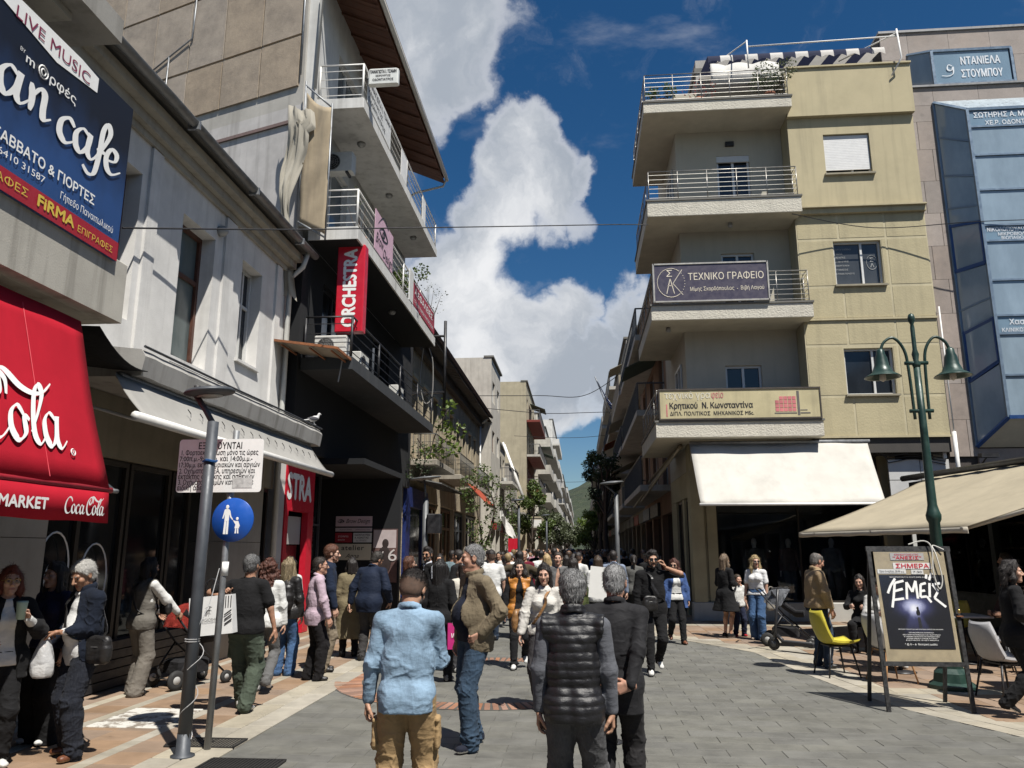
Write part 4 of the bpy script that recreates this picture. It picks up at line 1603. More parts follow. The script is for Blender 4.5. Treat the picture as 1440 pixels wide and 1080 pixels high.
def make_ground():
 g=MB()
 g.quad((-900,-300,-0.045),(900,-300,-0.045),(900,3500,-0.045),(-900,3500,-0.045))
 gr=build(g,'ground',GROUT)
 tag(gr,kind='structure')
 road=thing('street',None,None,(0,0,0),kind='structure')
 bed=MB()
 ys=[2+i*0.5 for i in range(121)]
 for ya,yb in zip(ys[:-1],ys[1:]):
  bed.quad((-3.2,ya,-0.006),(kerb_x(ya),ya,-0.006),(kerb_x(yb),yb,-0.006),(-3.2,yb,-0.006))
 build(bed,'sand_bed',wall('paving_joint',(0.105,0.104,0.094)),road)
 bed=MB()
 for ya,yb in zip(ys[:-1],ys[1:]):
  bed.quad((kerb_x(ya),ya,-0.004),(kerb_x(ya)+0.95,ya,-0.004),(kerb_x(yb)+0.95,yb,-0.004),(kerb_x(yb),yb,-0.004))
 build(bed,'kerb_bed',KERB,road)
 cell=[]
 cw,cl,y=0.50,0.25,2.0
 row=0
 while y<62:
  x=-3.2-(row%2)*cw*0.5
  while x<kerb_x(y+cl/2):
   x0,x1=max(x,-3.2),min(x+cw,kerb_x(y+cl/2)-0.004)
   if x1-x0>0.05:
    cell.append((y,x0,x1))
   x+=cw
  y+=cl
  row+=1
 full=tile_mesh('paving_slab',cw-0.004,cl-0.006,0.045,PAVE,0.003)
 cands=[(y,x0,x1)for(y,x0,x1)in cell if x1-x0>cw-0.01 and y>5.2 and-3.2<x0 and abs(x0+.1-y*-0.09)<y*0.74]
 cands=set(cands[:295])
 rest=MB()
 for(y,x0,x1)in cell:
  dz=R_.uniform(-0.0012,0.0012)
  if(y,x0,x1)in cands:
   put(full,'paving_slab',((x0+x1)/2,y+cl/2,-0.045+dz),road)
  elif abs((x0+x1)/2+1.0)**2+(y+cl/2-12.1)**2<-1:
   pass
  else:
   rest.cbox(x0+0.002,y+0.003,-0.045+dz,x1-0.002,y+cl-0.003,dz,0.003)
 o=build(rest,'paving_slabs',PAVE,road)
 o['kind']='stuff'
 far=MB()
 far.quad((-3.2,61.9,-0.004),(1.3,61.9,-0.004),(1.3,900,-0.004),(-3.2,900,-0.004))
 build(far,'street_surface',PAVE,road)
 ring=thing('brick_ring','ring of radial terracotta bricks set into the grey paving','paving',(-1.3,11.45,0))
 build(MB().add([(2.17*math.cos(a)-1.3,2.17*math.sin(a)+11.45,0.0035)for a in[i*math.pi/48 for i in range(97)]]+[(1.76*math.cos(a)-1.3,1.76*math.sin(a)+11.45,0.0035)for a in[i*math.pi/48 for i in range(97)]],[(i,i+1,98+i,97+i)for i in range(96)]),'mortar_bed',GROUT,ring)
 bm_=MB().cbox(-0.034,-0.185,0,0.034,0.185,0.012,0.003).mesh('brick',TERRA)
 n=128
 for i in range(n):
  a=2*math.pi*i/n
  put(bm_,'brick',(1.965*math.cos(a),1.965*math.sin(a),-0.004),ring,a+math.pi/2)
 sw=thing('pavement',None,None,(-5,10,0),kind='structure')
 tl=0.40
 tm=tile_mesh('tile',tl-0.006,tl-0.006,0.045,BROWN,0.004)
 rest=MB()
 band=MB()
 n=0
 xs=[]
 x=-3.80
 seq=[0.4,0.14,0.4,0.4,0.14,0.4,0.14,0.4,0.4,0.4]
 for w in seq:
  xs.append((x-w,x,w))
  x-=w
 y=2.0
 while y<62:
  for(a,b,w)in xs:
   dz=R_.uniform(-0.0015,0.0015)
   if w<0.2:
    if abs((y-2)/tl%2)<0.5:
     band.cbox(a+0.003,y+0.003,-0.045,b-0.003,y+2*tl-0.003,0.001+dz,0.004)
   elif n<290 and y>6.2 and a>-6.4:
    put(tm,'tile',((a+b)/2+5,y+tl/2-10,-0.045+dz),sw)
    n+=1
   else:
    rest.cbox(a+0.003,y+0.003,-0.045,b-0.003,y+tl-0.003,dz,0.004)
  y+=tl
 o=build(rest,'tiles',BROWN,sw)
 o['kind']='stuff'
 o=build(band,'pale_bands',KERB,sw)
 o['kind']='stuff'
 inn=MB()
 inn.quad((-30,-10,-0.006),(-7.02,-10,-0.006),(-7.02,62,-0.006),(-30,62,-0.006))
 build(inn,'pavement_surface',GROUT,sw)
 f=MB()
 f.quad((-7.4,61.9,-0.002),(-3.2,61.9,-0.002),(-3.2,900,-0.002),(-7.4,900,-0.002))
 f.quad((1.3,61.9,-0.002),(4.4,61.9,-0.002),(4.4,900,-0.002),(1.3,900,-0.002))
 build(f,'pavement_surface',BROWN,sw)
 kb=thing('kerb',None,None,(-3.5,10,0),kind='structure')
 y=2.0
 k=0
 ks=MB().cbox(-0.138,-0.44,0,0.138,0.44,0.06,0.008).mesh('kerb_stone',KERB)
 ks2=MB().cbox(-0.145,-0.29,0,0.145,0.29,0.055,0.008).mesh('kerb_stone',KERB)
 while y<45:
  put(ks,'kerb_stone',(-3.35+3.5,y+0.45-10,-0.052+R_.uniform(-.002,.002)),kb)
  y+=0.9
 y=2.2
 while y<45:
  put(ks2,'kerb_stone',(-3.645+3.5,y+0.3-10,-0.048+R_.uniform(-.002,.002)),kb)
  y+=0.6
 sq=thing('corner_pavement',None,None,(5,12,0),kind='structure')
 rest,band=MB(),MB()
 n=0
 y=2.0
 while y<62:
  x0=kerb_x(y+tl/2)+0.5
  x=12.4-tl*60
  while x<12.4 and(y<24 or x<4.2):
   if x>x0-0.02:
    dz=R_.uniform(-0.0015,0.0015)
    ix=round((12.4-x)/tl)
    pale=ix%9==4 or(round(y/tl)%11==5 and y<22)
    if pale:
     band.cbox(x+0.003,y+0.003,-0.045,x+tl-0.003,y+tl-0.003,dz,0.004)
    elif n<290 and 7.5<y<21 and x<3+y*0.32:
     put(tm,'tile',(x+tl/2-5,y+tl/2-12,-0.045+dz),sq)
     n+=1
    else:
     rest.cbox(x+0.003,y+0.003,-0.045,x+tl-0.003,y+tl-0.003,dz,0.004)
   x+=tl
  y+=tl
 o=build(rest,'tiles',BROWN,sq)
 o['kind']='stuff'
 o=build(band,'pale_tiles',KERB,sq)
 o['kind']='stuff'
 ck=thing('corner_kerb',None,None,(3.4,12,0),kind='structure')
 y=2.0
 while y<40:
  st=0.55
  for row in(0,1):
   a0,a1=kerb_x(y)+row*0.27,kerb_x(y+st)+row*0.27
   w=0.262 if row==0 else 0.25
   m=MB()
   g=0.006
   q=[(a0,y+g),(a0+w,y+g),(a1+w,y+st-g),(a1,y+st-g)]
   m.slab([(px,py,-0.045)for px,py in q],0.0475+R_.uniform(-0.002,0.002))
   build(m,'kerb_stone',KERB,ck)
  y+=st
 cv=MB()
 cv.mi=0
 cv.cbox(-5.12,8.10,-0.02,-4.32,9.05,0.012,0.006)
 top(cv,'access_cover',worn_paint(),'white-painted access cover set in the brown pavement near the lamp pole','cover')
 iron=plain('cast_iron',(0.03,0.029,0.028),0.6,0.4)
 for(x,y,lab)in((-3.55,7.55,'iron drain grate at the foot of the sign pole'),(-2.9,6.85,'iron drain grate in the grey paving beside the pale kerb')):
  d=thing('drain_grate',lab,'grate',(x,y,0.004),group='iron drain grates')
  MB().box(-0.32,-0.16,0,0.32,0.16,0.004).local('backing',plain('grate_hollow_shade',(0.006,0.006,0.006),0.9),d)  # black sheet put in for the shade of the hollow under the bars
  fr=MB()
  for q in(-1,1):
   fr.box(-0.33,q*0.165-0.012,0,0.33,q*0.165+0.012,0.012)
   fr.box(q*0.325-0.012,-0.152,0,q*0.325+0.012,0.152,0.012)
  fr.local('frame',iron,d)
  barm=MB().box(-0.008,-0.152,0.004,0.008,0.152,0.011).mesh('bar',iron)
  for i in range(19):
   put(barm,'bar',(-0.29+i*0.0322,0,0),d)
make_ground()
class Fr:
 """a facade: origin, direction along it, outward normal"""
 def __init__(s,o,u,n):
  s.o,s.u,s.n=Vector(o),Vector(u).normalized(),Vector(n).normalized()
 def p(s,u,z,d=0.0):
  return s.o+s.u*u+s.n*d+GZ*z
 def box(s,mb,u0,z0,u1,z1,d0,d1):
  mb.obox(s.p(u0,z0,d0),s.u*(u1-u0),s.n*(d1-d0),GZ*(z1-z0))
  return mb
 def wall(s,mb,u0,z0,u1,z1,d0,d1,holes=()):
  us=sorted({u0,u1}|{min(max(h[i],u0),u1)for h in holes for i in(0,2)})
  zs=sorted({z0,z1}|{min(max(h[i],z0),z1)for h in holes for i in(1,3)})
  for za,zb in zip(zs[:-1],zs[1:]):
   run=None
   for ua,ub in zip(us[:-1],us[1:]):
    uc,zc=(ua+ub)/2,(za+zb)/2
    inside=any(h[0]<uc<h[2]and h[1]<zc<h[3]for h in holes)
    if inside:
     if run is not None:
      s.box(mb,run,za,ua,zb,d0,d1)
      run=None
    elif run is None:
     run=ua
   if run is not None:
    s.box(mb,run,za,u1,zb,d0,d1)
  return mb
ALU=plain('white_aluminium',(0.62,0.62,0.6),0.4,0.1,var=0.06)
WINGLASS=glass_dark('window_glass',(0.014,0.018,0.024))
BROWNWOOD=plain('brown_painted_wood',(0.085,0.035,0.022),0.5,var=0.3)
def window(fr,parent,h,depth,fm=None,gm=None,w=0.055,mull=(0.5,),trans=(),sill=None,kind=None,name='window'):
 """frame with mullions, a pane behind, a sill and perhaps a roller shutter"""
 u0,z0,u1,z1=h
 fm=fm or ALU
 mb=MB()
 d0,d1=depth-0.05,depth
 fr.box(mb,u0,z0,u0+w,z1,d0,d1)
 fr.box(mb,u1-w,z0,u1,z1,d0,d1)
 fr.box(mb,u0+w,z0,u1-w,z0+w,d0,d1)
 fr.box(mb,u0+w,z1-w,u1-w,z1,d0,d1)
 for q in mull:
  c=u0+(u1-u0)*q
  fr.box(mb,c-w*0.55,z0+w,c+w*0.55,z1-w,d0,d1-0.004)
 for q in trans:
  c=z0+(z1-z0)*q
  fr.box(mb,u0+w,c-w*0.5,u1-w,c+w*0.5,d0+0.004,d1-0.008)
 f=build(mb,name,fm,parent)
 p=MB()
 fr.box(p,u0+w*0.5,z0+w*0.5,u1-w*0.5,z1-w*0.5,d0-0.012,d0-0.004)
 build(p,'pane',gm or WINGLASS,f)
 if sill:
  sm=MB()
  fr.box(sm,u0-0.05,z0-0.05,u1+0.05,z0-0.002,depth-0.02,sill[0])
  build(sm,'sill',sill[1],f)
 return f
def railing(parent,pts,h,post_m,bar_m,nb=5,pr=0.018,br=0.010,step=1.05,name='railing',top_r=0.022):
 """a rail of posts and level bars along a polyline of floor points"""
 pts=[Vector(p)for p in pts]
 mb=MB()
 mb.tube([p+GZ*h for p in pts],top_r,6)
 r=build(mb,name,bar_m,parent)
 for a,b in zip(pts[:-1],pts[1:]):
  L=(b-a).length
  n=max(1,round(L/step))
  for i in range(n+1):
   if i==0 and a is not pts[0]:
    continue
   q=a+(b-a)*(i/n)
   m=MB().tube([q,q+GZ*(h-top_r*0.9)],pr,6)
   build(m,'post',post_m,r)
 for k in range(nb):
  z=h*(k+0.6)/(nb+0.35)
  m=MB().tube([p+GZ*z for p in pts],br,5)
  build(m,'bar',bar_m,r)
 return r
FX=Fr((-6.2,0,0),GY,GX)
FRX=Fr((3.0,0,0),GY,-GX)
# ------------------------------------------------------------------ two-storey white shop house
def white_house():
 T=thing('shop_house','low white two-storey shop house with tall recessed windows and a worn canopy ledge','building',(-9,9,0))
 PL=wall('white_plaster',(0.68,0.67,0.645),streak=0.3,blot=0.25,bumpk=0.5)
 PALE=wall('pale_cream_plaster',(0.55,0.52,0.45),streak=0.25)
 holes=[(10.95,4.72,12.05,7.05),(13.15,5.2,14.05,7.12),(9.05,4.9,9.75,7.1),(6.0,4.9,7.2,7.1)]
 w=MB()
 FX.wall(w,1.0,4.2,15.35,8.15,-0.55,0.0,holes)
 build(w,'wall',PL,T)
 for(a,b)in((9.9,10.18),(12.35,12.75),(14.7,14.95)):
  build(FX.box(MB(),a,4.2,b,7.6,0.0,0.045),'pilaster',PL,T)
 for i,h in enumerate(holes):
  if i==1:
   window(FX,T,h,-0.22,plain('white_window_paint',(0.6,0.6,0.58),0.5),mull=(0.62,),trans=(0.62,),sill=(0.06,PL))
  else:
   window(FX,T,h,-0.24,BROWNWOOD,mull=(0.5,)if i>1 else(),trans=(0.64,),w=0.075,gm=glass_dark('dusty_glass',(0.08,0.10,0.10),0.15,0.4,0.5))
 c=MB()
 for(z0,z1,d)in((7.62,7.74,0.06),(7.74,7.9,0.16),(7.9,8.05,0.30)):
  FX.box(c,1.0,z0,15.4,z1,-0.1,d)
 build(c,'cornice',wall('cornice_plaster',(0.36,0.335,0.28),streak=0.5),T)
 r=MB()
 r.slab([FX.p(1.0,8.1,0.42),FX.p(15.5,8.1,0.42),FX.p(15.5,9.6,-6),FX.p(1.0,9.6,-6)],0.1)
 build(r,'roof',wall('old_roof_felt',(0.10,0.095,0.085)),T)
 g=MB()
 prof=[(math.cos(a)*0.085,math.sin(a)*0.085)for a in[math.pi+i*math.pi/6 for i in range(7)]]
 rows=[]
 for u in[1.0+14.6*i/24 for i in range(25)]:
  rows.append([FX.p(u,8.12+z+0.006*math.sin(u*2.1),0.50+d)for d,z in prof])
 g.sheet(rows,0.008)
 gg=build(g,'gutter',plain('zinc_gutter',(0.19,0.19,0.185),0.5,0.5,var=0.3),T)
 for u in(3.4,5.6,7.9,10.1,12.3,14.6):
  build(FX.box(MB(),u,8.0,u+0.04,8.13,0.41,0.6),'bracket',GALV,gg)
 dp=MB()
 dp.tube([FX.p(15.28,8.05,0.44),FX.p(15.28,7.75,0.35),FX.p(15.27,7.5,0.09),FX.p(15.27,4.3,0.09),FX.p(15.27,0.2,0.09)],0.055,8)
 build(dp,'downpipe',plain('pale_pipe',(0.5,0.5,0.47),0.5),T)
 l=MB()
 l.lathe([(0.09,0),(0.1,0.05),(0.09,0.1),(0.05,0.15),(0.0,0.16)],FX.p(12.15,7.25,0.0),10,(1,0,0))
 build(l,'wall_lamp',plain('lamp_grey',(0.3,0.3,0.29),0.4),T)
 b=MB()
 rows=[]
 for u in[8.6+(15.15-8.6)*i/30 for i in range(31)]:
  j_=R_.uniform(-.008,.008)
  rows.append([FX.p(u,3.84,-0.05),FX.p(u,3.84+j_,0.98),FX.p(u,4.08+j_,1.02),FX.p(u,4.17+j_,0.96),FX.p(u,4.22,0.5),FX.p(u,4.22,-0.05)])
 b.sheet(rows)
 b.add(rows[0],[(5,4,3,2,1,0)])
 b.add(rows[-1],[(0,1,2,3,4,5)])
 b.s=[False]*len(b.s)
 build(b,'canopy_ledge',wall('stained_concrete',(0.36,0.35,0.33),streak=0.75,blot=0.4),T)
 e=MB()
 e.tube([FX.p(8.6,4.2,1.0),FX.p(11,4.19,1.0),FX.p(13,4.2,1.0),FX.p(15.16,4.19,1.0)],0.018,5)
 build(e,'ledge_flashing',DARK_GREY,T)
 for u in(10.9,12.4):
  s=MB().tube([FX.p(u,4.6,0.02),FX.p(u+1.9,4.22,0.9)],0.006,4)
  build(s,'stay_wire',DARK_GREY,T)
 st=wall('pale_stone_cladding',(0.34,0.31,0.26),streak=0.2,blot=0.15,bumpk=0.15)
 for(a,b2)in((6.95,8.35),(12.75,14.3)):
  z=0.0
  for hgt in(0.62,1.3,1.3,0.64):
   m=MB()
   FX.box(m,a,z+0.004,b2,z+hgt-0.004,-0.2,0.22)
   build(m,'stone_panel',st,T)
   z+=hgt
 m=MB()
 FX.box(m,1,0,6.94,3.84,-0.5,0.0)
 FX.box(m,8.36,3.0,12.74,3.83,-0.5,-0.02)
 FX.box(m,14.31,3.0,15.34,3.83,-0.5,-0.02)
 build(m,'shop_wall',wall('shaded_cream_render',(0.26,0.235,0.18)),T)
 m=MB()
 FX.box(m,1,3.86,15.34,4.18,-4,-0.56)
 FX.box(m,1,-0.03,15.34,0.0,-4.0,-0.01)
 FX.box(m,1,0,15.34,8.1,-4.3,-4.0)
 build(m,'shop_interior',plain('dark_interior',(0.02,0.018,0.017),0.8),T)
 fr_=plain('bronze_frame',(0.05,0.043,0.036),0.4,0.5)
 for(a,b2,door)in((8.4,10.35,0),(10.4,11.5,1),(11.55,12.72,0)):
  f=window(FX,T,(a,0.62 if not door else 0.02,b2,2.98),-0.1,fr_,glass_dark('shop_glass',(0.008,0.009,0.01),0.03),w=0.07,mull=()if door else(0.5,),name='shop_door' if door else 'shop_window')
  if door:
   build(MB().tube([FX.p(b2-0.16,0.9,-0.05),FX.p(b2-0.16,1.3,-0.05)],0.015,6),'handle',STEEL,f)
 f=window(FX,T,(14.35,0.02,15.3,2.98),-0.1,fr_,glass_dark('shop_glass'),w=0.06,mull=(),name='shop_door')
 base=MB()
 for i in range(5):
  FX.box(base,8.4,0.02+i*0.12,12.72 if i<5 else 10,0.125+i*0.12,-0.3,0.04)
 build(base,'base_reflection_panel',plain('reflection_slats_black',(0.03,0.03,0.033),0.45),T)  # dark base whose slats stand in for a striped reflection in the glass
 for(u,z,r)in((8.95,1.55,0.36),(9.75,1.42,0.36)):
  ring=MB()
  for rr in(r,r*0.42):
   ring.tube([FX.p(u+rr*0.8*math.cos(t),z+(0 if rr==r else-0.1)+rr*1.25*math.sin(t),-0.085)for t in[i*math.pi/12 for i in range(24)]],0.012,4,closed=True)
  build(ring,'window_graphic',PRINT_WHITE,T)
 tx=MB()
 put_text(tx,'A',FX.p(8.42,1.45,-0.09),GY,GZ,0.3)
 build(tx,'lettering',PRINT_WHITE,T)
 CON=wall('weathered_concrete',(0.43,0.41,0.36),streak=0.85,blot=0.35)
 p=MB()
 p.cbox(-4.98,1.0,4.14,-4.80,7.47,4.79,0.012)
 p.box(-6.19,1.0,4.14,-4.985,7.465,4.30)
 p.box(-6.19,7.33,4.305,-4.985,7.468,4.79)
 build(p,'balcony',CON,T)
 s=MB()
 s.cbox(-6.19,1.0,7.08,-4.78,6.9,7.36,0.01)
 build(s,'balcony_roof',wall('grey_concrete_slab',(0.30,0.29,0.265),streak=0.6),T)
 s=MB()
 s.box(-5.3,1.0,7.0,-5.0,6.4,7.075)
 build(s,'lintel',CON,T)
white_house()
CANVAS_GREY=awn('grey_awning_canvas',(0.42,0.41,0.385))
RED=awn('red_awning_canvas',(0.47,0.012,0.028),0.12)
def script_cola(mb,org,ux,uy,sc,th=0.20,tn=0.055,part='full'):
 """a flowing script word on a sloped canvas"""
 st=[]
 if part=='full':
  st+=[[(2.05,2.2),(1.75,2.75),(1.1,2.9),(.45,2.2),(.2,1.1),(.55,.25),(1.2,.1),(1.9,.6)],[(2.9,1.35),(2.5,1.7),(2.1,1.3),(2.05,.6),(2.4,.15),(2.85,.5),(2.9,1.35)],[(4.1,1.4),(3.8,1.7),(3.35,1.3),(3.25,.55),(3.6,.12),(4.2,.5)],[(5.2,1.4),(4.8,1.7),(4.45,1.2),(4.4,.5),(4.7,.12),(5.1,.6),(5.3,1.6),(5.15,.5),(5.4,.12),(5.8,.45)]]
 ox=6.0 if part=='full' else 0.0
 A=lambda l:[(x+ox,y)for x,y in l]
 st+=[A([(2.0,2.15),(2.0,2.9),(1.3,3.2),(.55,2.5),(.25,1.2),(.6,.2),(1.3,.05),(2.0,.7)]),A([(1.3,3.15),(2.0,3.35),(2.9,2.75),(3.7,2.55),(4.4,2.7),(4.9,3.1),(5.1,3.3)]),A([(1.3,2.9),(.95,2.3),(1.2,1.9),(1.6,2.2),(1.7,2.9)]),A([(2.95,1.3),(2.6,1.75),(2.15,1.35),(2.05,.6),(2.4,.1),(2.9,.5),(2.95,1.3),(3.25,1.15)]),A([(3.3,.6),(3.9,1.6),(4.35,2.6),(4.2,3.05),(3.85,2.6),(3.55,1.4),(3.5,.45),(3.8,.1),(4.2,.5)]),A([(5.05,1.45),(4.7,1.75),(4.3,1.3),(4.25,.55),(4.55,.1),(4.95,.6),(5.2,1.65),(5.0,.5),(5.25,.08),(5.7,.5)])]
 return ribbon(mb,st,org,ux,uy,sc,th,tn)
def awnings_left():
 T=thing('awning','red drop awning with white script lettering under the concrete balcony','awning',(-4.6,4.5,2))
 a,b=Vector((-4.92,0,4.02)),Vector((-4.43,0,2.36))
 rows=[]
 for y in[1.0+5.98*i/40 for i in range(41)]:
  yy=y
  row=[]
  for j in range(9):
   t=j/8
   p=a+(b-a)*t
   sag=-0.012*math.sin(math.pi*t)+0.006*math.sin(y*5+t*3)+0.005*math.sin(y*2.1-t*7)-0.004*abs(math.sin(y*9+t*2))*t
   row.append(Vector((p.x+sag,yy,p.z)))
  rows.append(row)
 build(MB().sheet(rows,0.006),'canvas',RED,T)
 m=MB()
 for i in range(4):
  pass
 val=[]
 for y in[1.0+5.98*i/60 for i in range(61)]:
  s=0.012*math.sin(y*3.7)+0.005*math.sin(y*11)
  val.append([Vector((-4.43,y,2.33)),Vector((-4.425+s*0.4,y,2.2)),Vector((-4.42+s,y,2.04+0.005*math.sin(y*7)))])
 build(MB().sheet(val,0.005),'valance',RED,T)
 build(MB().tube([(-4.45,0.9,2.345),(-4.45,7.04,2.345)],0.028,8),'front_bar',plain('red_bar',(0.36,0.012,0.025),0.5),T)
 build(MB().tube([(-4.45,7.03,2.345),(-4.45,7.14,2.345)],0.022,8),'bar_end',GALV,T)
 for y in(2.2,7.25):
  build(MB().tube([(-5.9,y,3.1),(-5.1,y,2.75),(-4.5,y-0.1,2.36)],0.02,6),'arm',DARK_GREY,T)
 for y in(2.95,4.6,6.15):
  seam=MB().tube([(-4.90-0.004,y,3.95),(-4.67+0.0,y,3.15),(-4.44,y,2.40)],0.004,4)
  build(seam,'seam',plain('red_seam',(0.55,0.04,0.06),0.7),T)
 d=(a-b).normalized()
 L=MB()
 org=b.lerp(a,0.30/1.731)+GY*5.37
 script_cola(L,org+GX*0.012,GY,d,0.186,0.40,0.10,'cola')
 c=org+GY*1.13+d*0.0+GX*0.014
 L.tube([c+GY*0.03*math.cos(t)+d*0.03*math.sin(t)for t in[i*math.pi/8 for i in range(16)]],0.005,4,closed=True)
 put_text(L,'R',c-GY*0.013-d*0.016,GY,d,0.046)
 put_text(L,'MINI MARKET',(-4.402,5.2,2.125),GY,GZ,0.13,w=0.91,bold=0.035)
 script_cola(L,(-4.402,6.32,2.10),GY,GZ,0.0485,0.42,0.14,'full')
 build(L,'lettering',PRINT_WHITE,T)
 T=thing('awning','half-open grey canvas awning hanging below the stained ledge','awning',(-5.0,11,3.2))
 a,b=Vector((-5.32,0,3.80)),Vector((-4.92,0,3.28))
 rows=[]
 for i in range(41):
  t0=i/40
  row=[]
  for j in range(7):
   t=j/6
   y=(8.25+t0*6.65)
   p=a+(b-a)*t
   sag=0.05*math.sin(math.pi*t)+0.012*math.sin(y*4+t*4)*math.sin(math.pi*t)
   row.append(Vector((p.x,y+0.03*t,p.z-sag)))
  rows.append(row)
 build(MB().sheet(rows,0.006),'canvas',CANVAS_GREY,T)
 build(MB().tube([(-4.9,8.05,3.25),(-4.9,15.0,3.25)],0.055,10),'front_bar',plain('white_bar',(0.66,0.65,0.62),0.4),T)
 build(MB().tube([(-5.36,8.4,3.80),(-5.36,14.9,3.80)],0.05,8),'roller',GALV,T)
 for y in(8.6,14.4):
  build(MB().tube([(-5.9,y,3.5),(-5.4,y+0.3,3.35),(-4.95,y+.1,3.26)],0.02,6),'arm',WHITE_PAINT,T)
 h=MB()
 for i in range(16):
  y=9.6+i*0.33
  h.tube([(-5.12,y,3.60),(-5.10,y+0.05,3.55),(-5.08,y+0.02,3.5)],0.007,4)
 build(h,'lacing',BLACK_METAL,T)
 rows=[]
 for i in range(9):
  t=i/8
  y=7.48+t*1.15
  z=4.12-0.22*t+0.25*(t-0.5)**2-0.06
  rows.append([Vector((-6.1,y,z+0.1)),Vector((-5.6,y,z+0.03)),Vector((-5.05-0.1*t,y,z-0.05*math.sin(t*3)))])
 top(MB().sheet(rows,0.01),'canvas_flap',cloth((0.012,0.012,0.013)),'black canvas flap stretched between concrete balcony and ledge','canvas')
 T=thing('banner','dark blue cafe banner with white script lettering on the concrete balcony','banner',(-4.77,5.2,4.8))
 nv,nt,bb=base_mat('banner_print')
 P=coords(nt,'pos')
 sx=nd(nt,'ShaderNodeSeparateXYZ')
 nt.links.new(P,sx.inputs[0])
 n=noise(nt,P,2.2,5,0.6,(1,1,0.5))
 f=mathn(nt,'ADD',mapr(nt,sx.outputs[2],6.3,5.1),mathn(nt,'MULTIPLY',mathn(nt,'SUBTRACT',n,0.5),0.9))
 col=ramp(nt,f,(0.1,(0.006,0.008,0.016)),(0.55,(0.012,0.03,0.085)),(1.0,(0.02,0.065,0.20)))
 nt.links.new(col,bb.inputs['Base Color'])
 bb.inputs['Roughness'].default_value=0.4
 m=MB()
 m.box(-4.79,2.6,4.73,-4.76,7.19,6.48)
 build(m,'panel',nv,T)
 m=MB()
 m.box(-4.757,2.6,4.73,-4.754,7.19,4.93)
 build(m,'red_strip',plain('banner_red',(0.33,0.015,0.03),0.45,bumpk=0),T)
 fl=[(5.0,6.475),(5.0,6.38),(5.25,6.33),(5.97,6.215),(6.57,6.285),(6.57,6.445),(6.3,6.475)]
 build(MB().quad(*[(-4.753,y,z)for y,z in fl]),'white_flash',PRINT_WHITE,T)
 X=-4.752
 L=MB()
 put_text(L,'LIVE MUSIC',(X,5.42,6.285),GY,GZ,0.165,w=1.02)
 build(L,'lettering',plain('plum_print',(0.22,0.03,0.07),0.5,bumpk=0),T)
 L=MB()
 tl=Vector((0,1,0.06))
 ribbon(L,[[(.3,.1),(.8,1.4),(1.0,2.6)],[(.1,.2),(1.0,0),(1.8,.7),(2.0,1.7),(1.5,2.6),(.6,2.7),(.1,2.3)]],(X,4.80,5.50),tl,GZ,0.225,0.42,.16,asp=.85)
 ribbon(L,[[(.9,1.3),(.5,1.5),(.1,1.0),(.15,.3),(.5,.1),(.9,.7),(1.05,1.5),(.95,.4),(1.2,.1),(1.6,.5)],[(1.65,1.45),(1.75,.8),(1.7,.1)],[(1.75,.8),(2.1,1.4),(2.4,1.3),(2.4,.5),(2.5,.1),(2.9,.35)]],(X,5.33,5.53),tl,GZ,0.227,0.40,.16,asp=.85)
 ribbon(L,[[(.95,1.2),(.6,1.5),(.15,1.1),(.1,.4),(.5,.05),(1.0,.4)],[(1.9,1.3),(1.5,1.5),(1.1,1.0),(1.15,.3),(1.5,.1),(1.9,.7),(2.0,1.5),(1.9,.4),(2.2,.1),(2.6,.6)],[(2.4,.3),(2.9,1.2),(3.3,2.3),(3.1,2.8),(2.8,2.2),(2.7,.8),(2.5,-.5),(2.1,-.8),(1.7,-.5)],[(2.5,.9),(3.1,1.0)],[(3.2,.7),(3.8,.9),(3.9,1.4),(3.5,1.5),(3.2,.9),(3.3,.25),(3.7,.05),(4.3,.5)]],(X,6.09,5.52),tl,GZ,0.228,0.40,.16,asp=.78)
 put_text(L,'ΚΑΘΕ ΣΑΒΒΑΤΟ & ΓΙΟΡΤΕΣ',(X,4.96,5.14),GY,GZ,0.135,w=1.76,bold=0.02)
 put_text(L,'ΤΗΛ. - 26410 31587',(X,5.0,5.02),GY,GZ,0.09,w=1.02)
 put_text(L,'Γήπεδο Παναιτωλικού',(X,6.24,4.985),GY,GZ,0.10,w=0.82)
 put_text(L,'ΒΥ',(X,5.52,6.03),GY,GZ,0.05)
 put_text(L,'m    ρφές',(X,5.6,5.97),GY,GZ,0.13,w=0.68,bold=0.012)
 c=Vector((X+.004,5.82,6.01))
 for rr in(0.06,0.03):
  L.tube([c+GY*rr*math.cos(t)+GZ*rr*math.sin(t)for t in[i*math.pi/8 for i in range(16)]],0.007,4,closed=True)
 build(L,'lettering',PRINT_WHITE,T)
 L=MB()
 put_text(L,'ΕΠΙΓΡΑΦΕΣ',(X,5.08,4.80),GY,GZ,0.10,w=0.76)
 put_text(L,'FiRMA',(X,5.97,4.79),GY,GZ,0.15,w=0.50,bold=0.04)
 put_text(L,'ΕΠΙΓΡΑΦΕΣ',(X,6.53,4.785),GY,GZ,0.09,w=0.56)
 build(L,'lettering',plain('yellow_print',(0.62,0.45,0.07),0.5,bumpk=0),T)
 m=MB()
 m.box(-6.18,8.3,4.9,-6.14,8.95,7.0)
 t=top(m,'shop_board',plain('board_white',(0.5,0.53,0.56),0.5),'narrow white board with a blue oval on the wall behind the banner','sign')
 m=MB().lathe([(0.16,0),(0.16,0.004)],(-6.138,8.62,6.5),16,(1,0,0))
 o=build(m,'oval',plain('oval_blue',(0.02,0.08,0.35),0.5),t)
awnings_left()
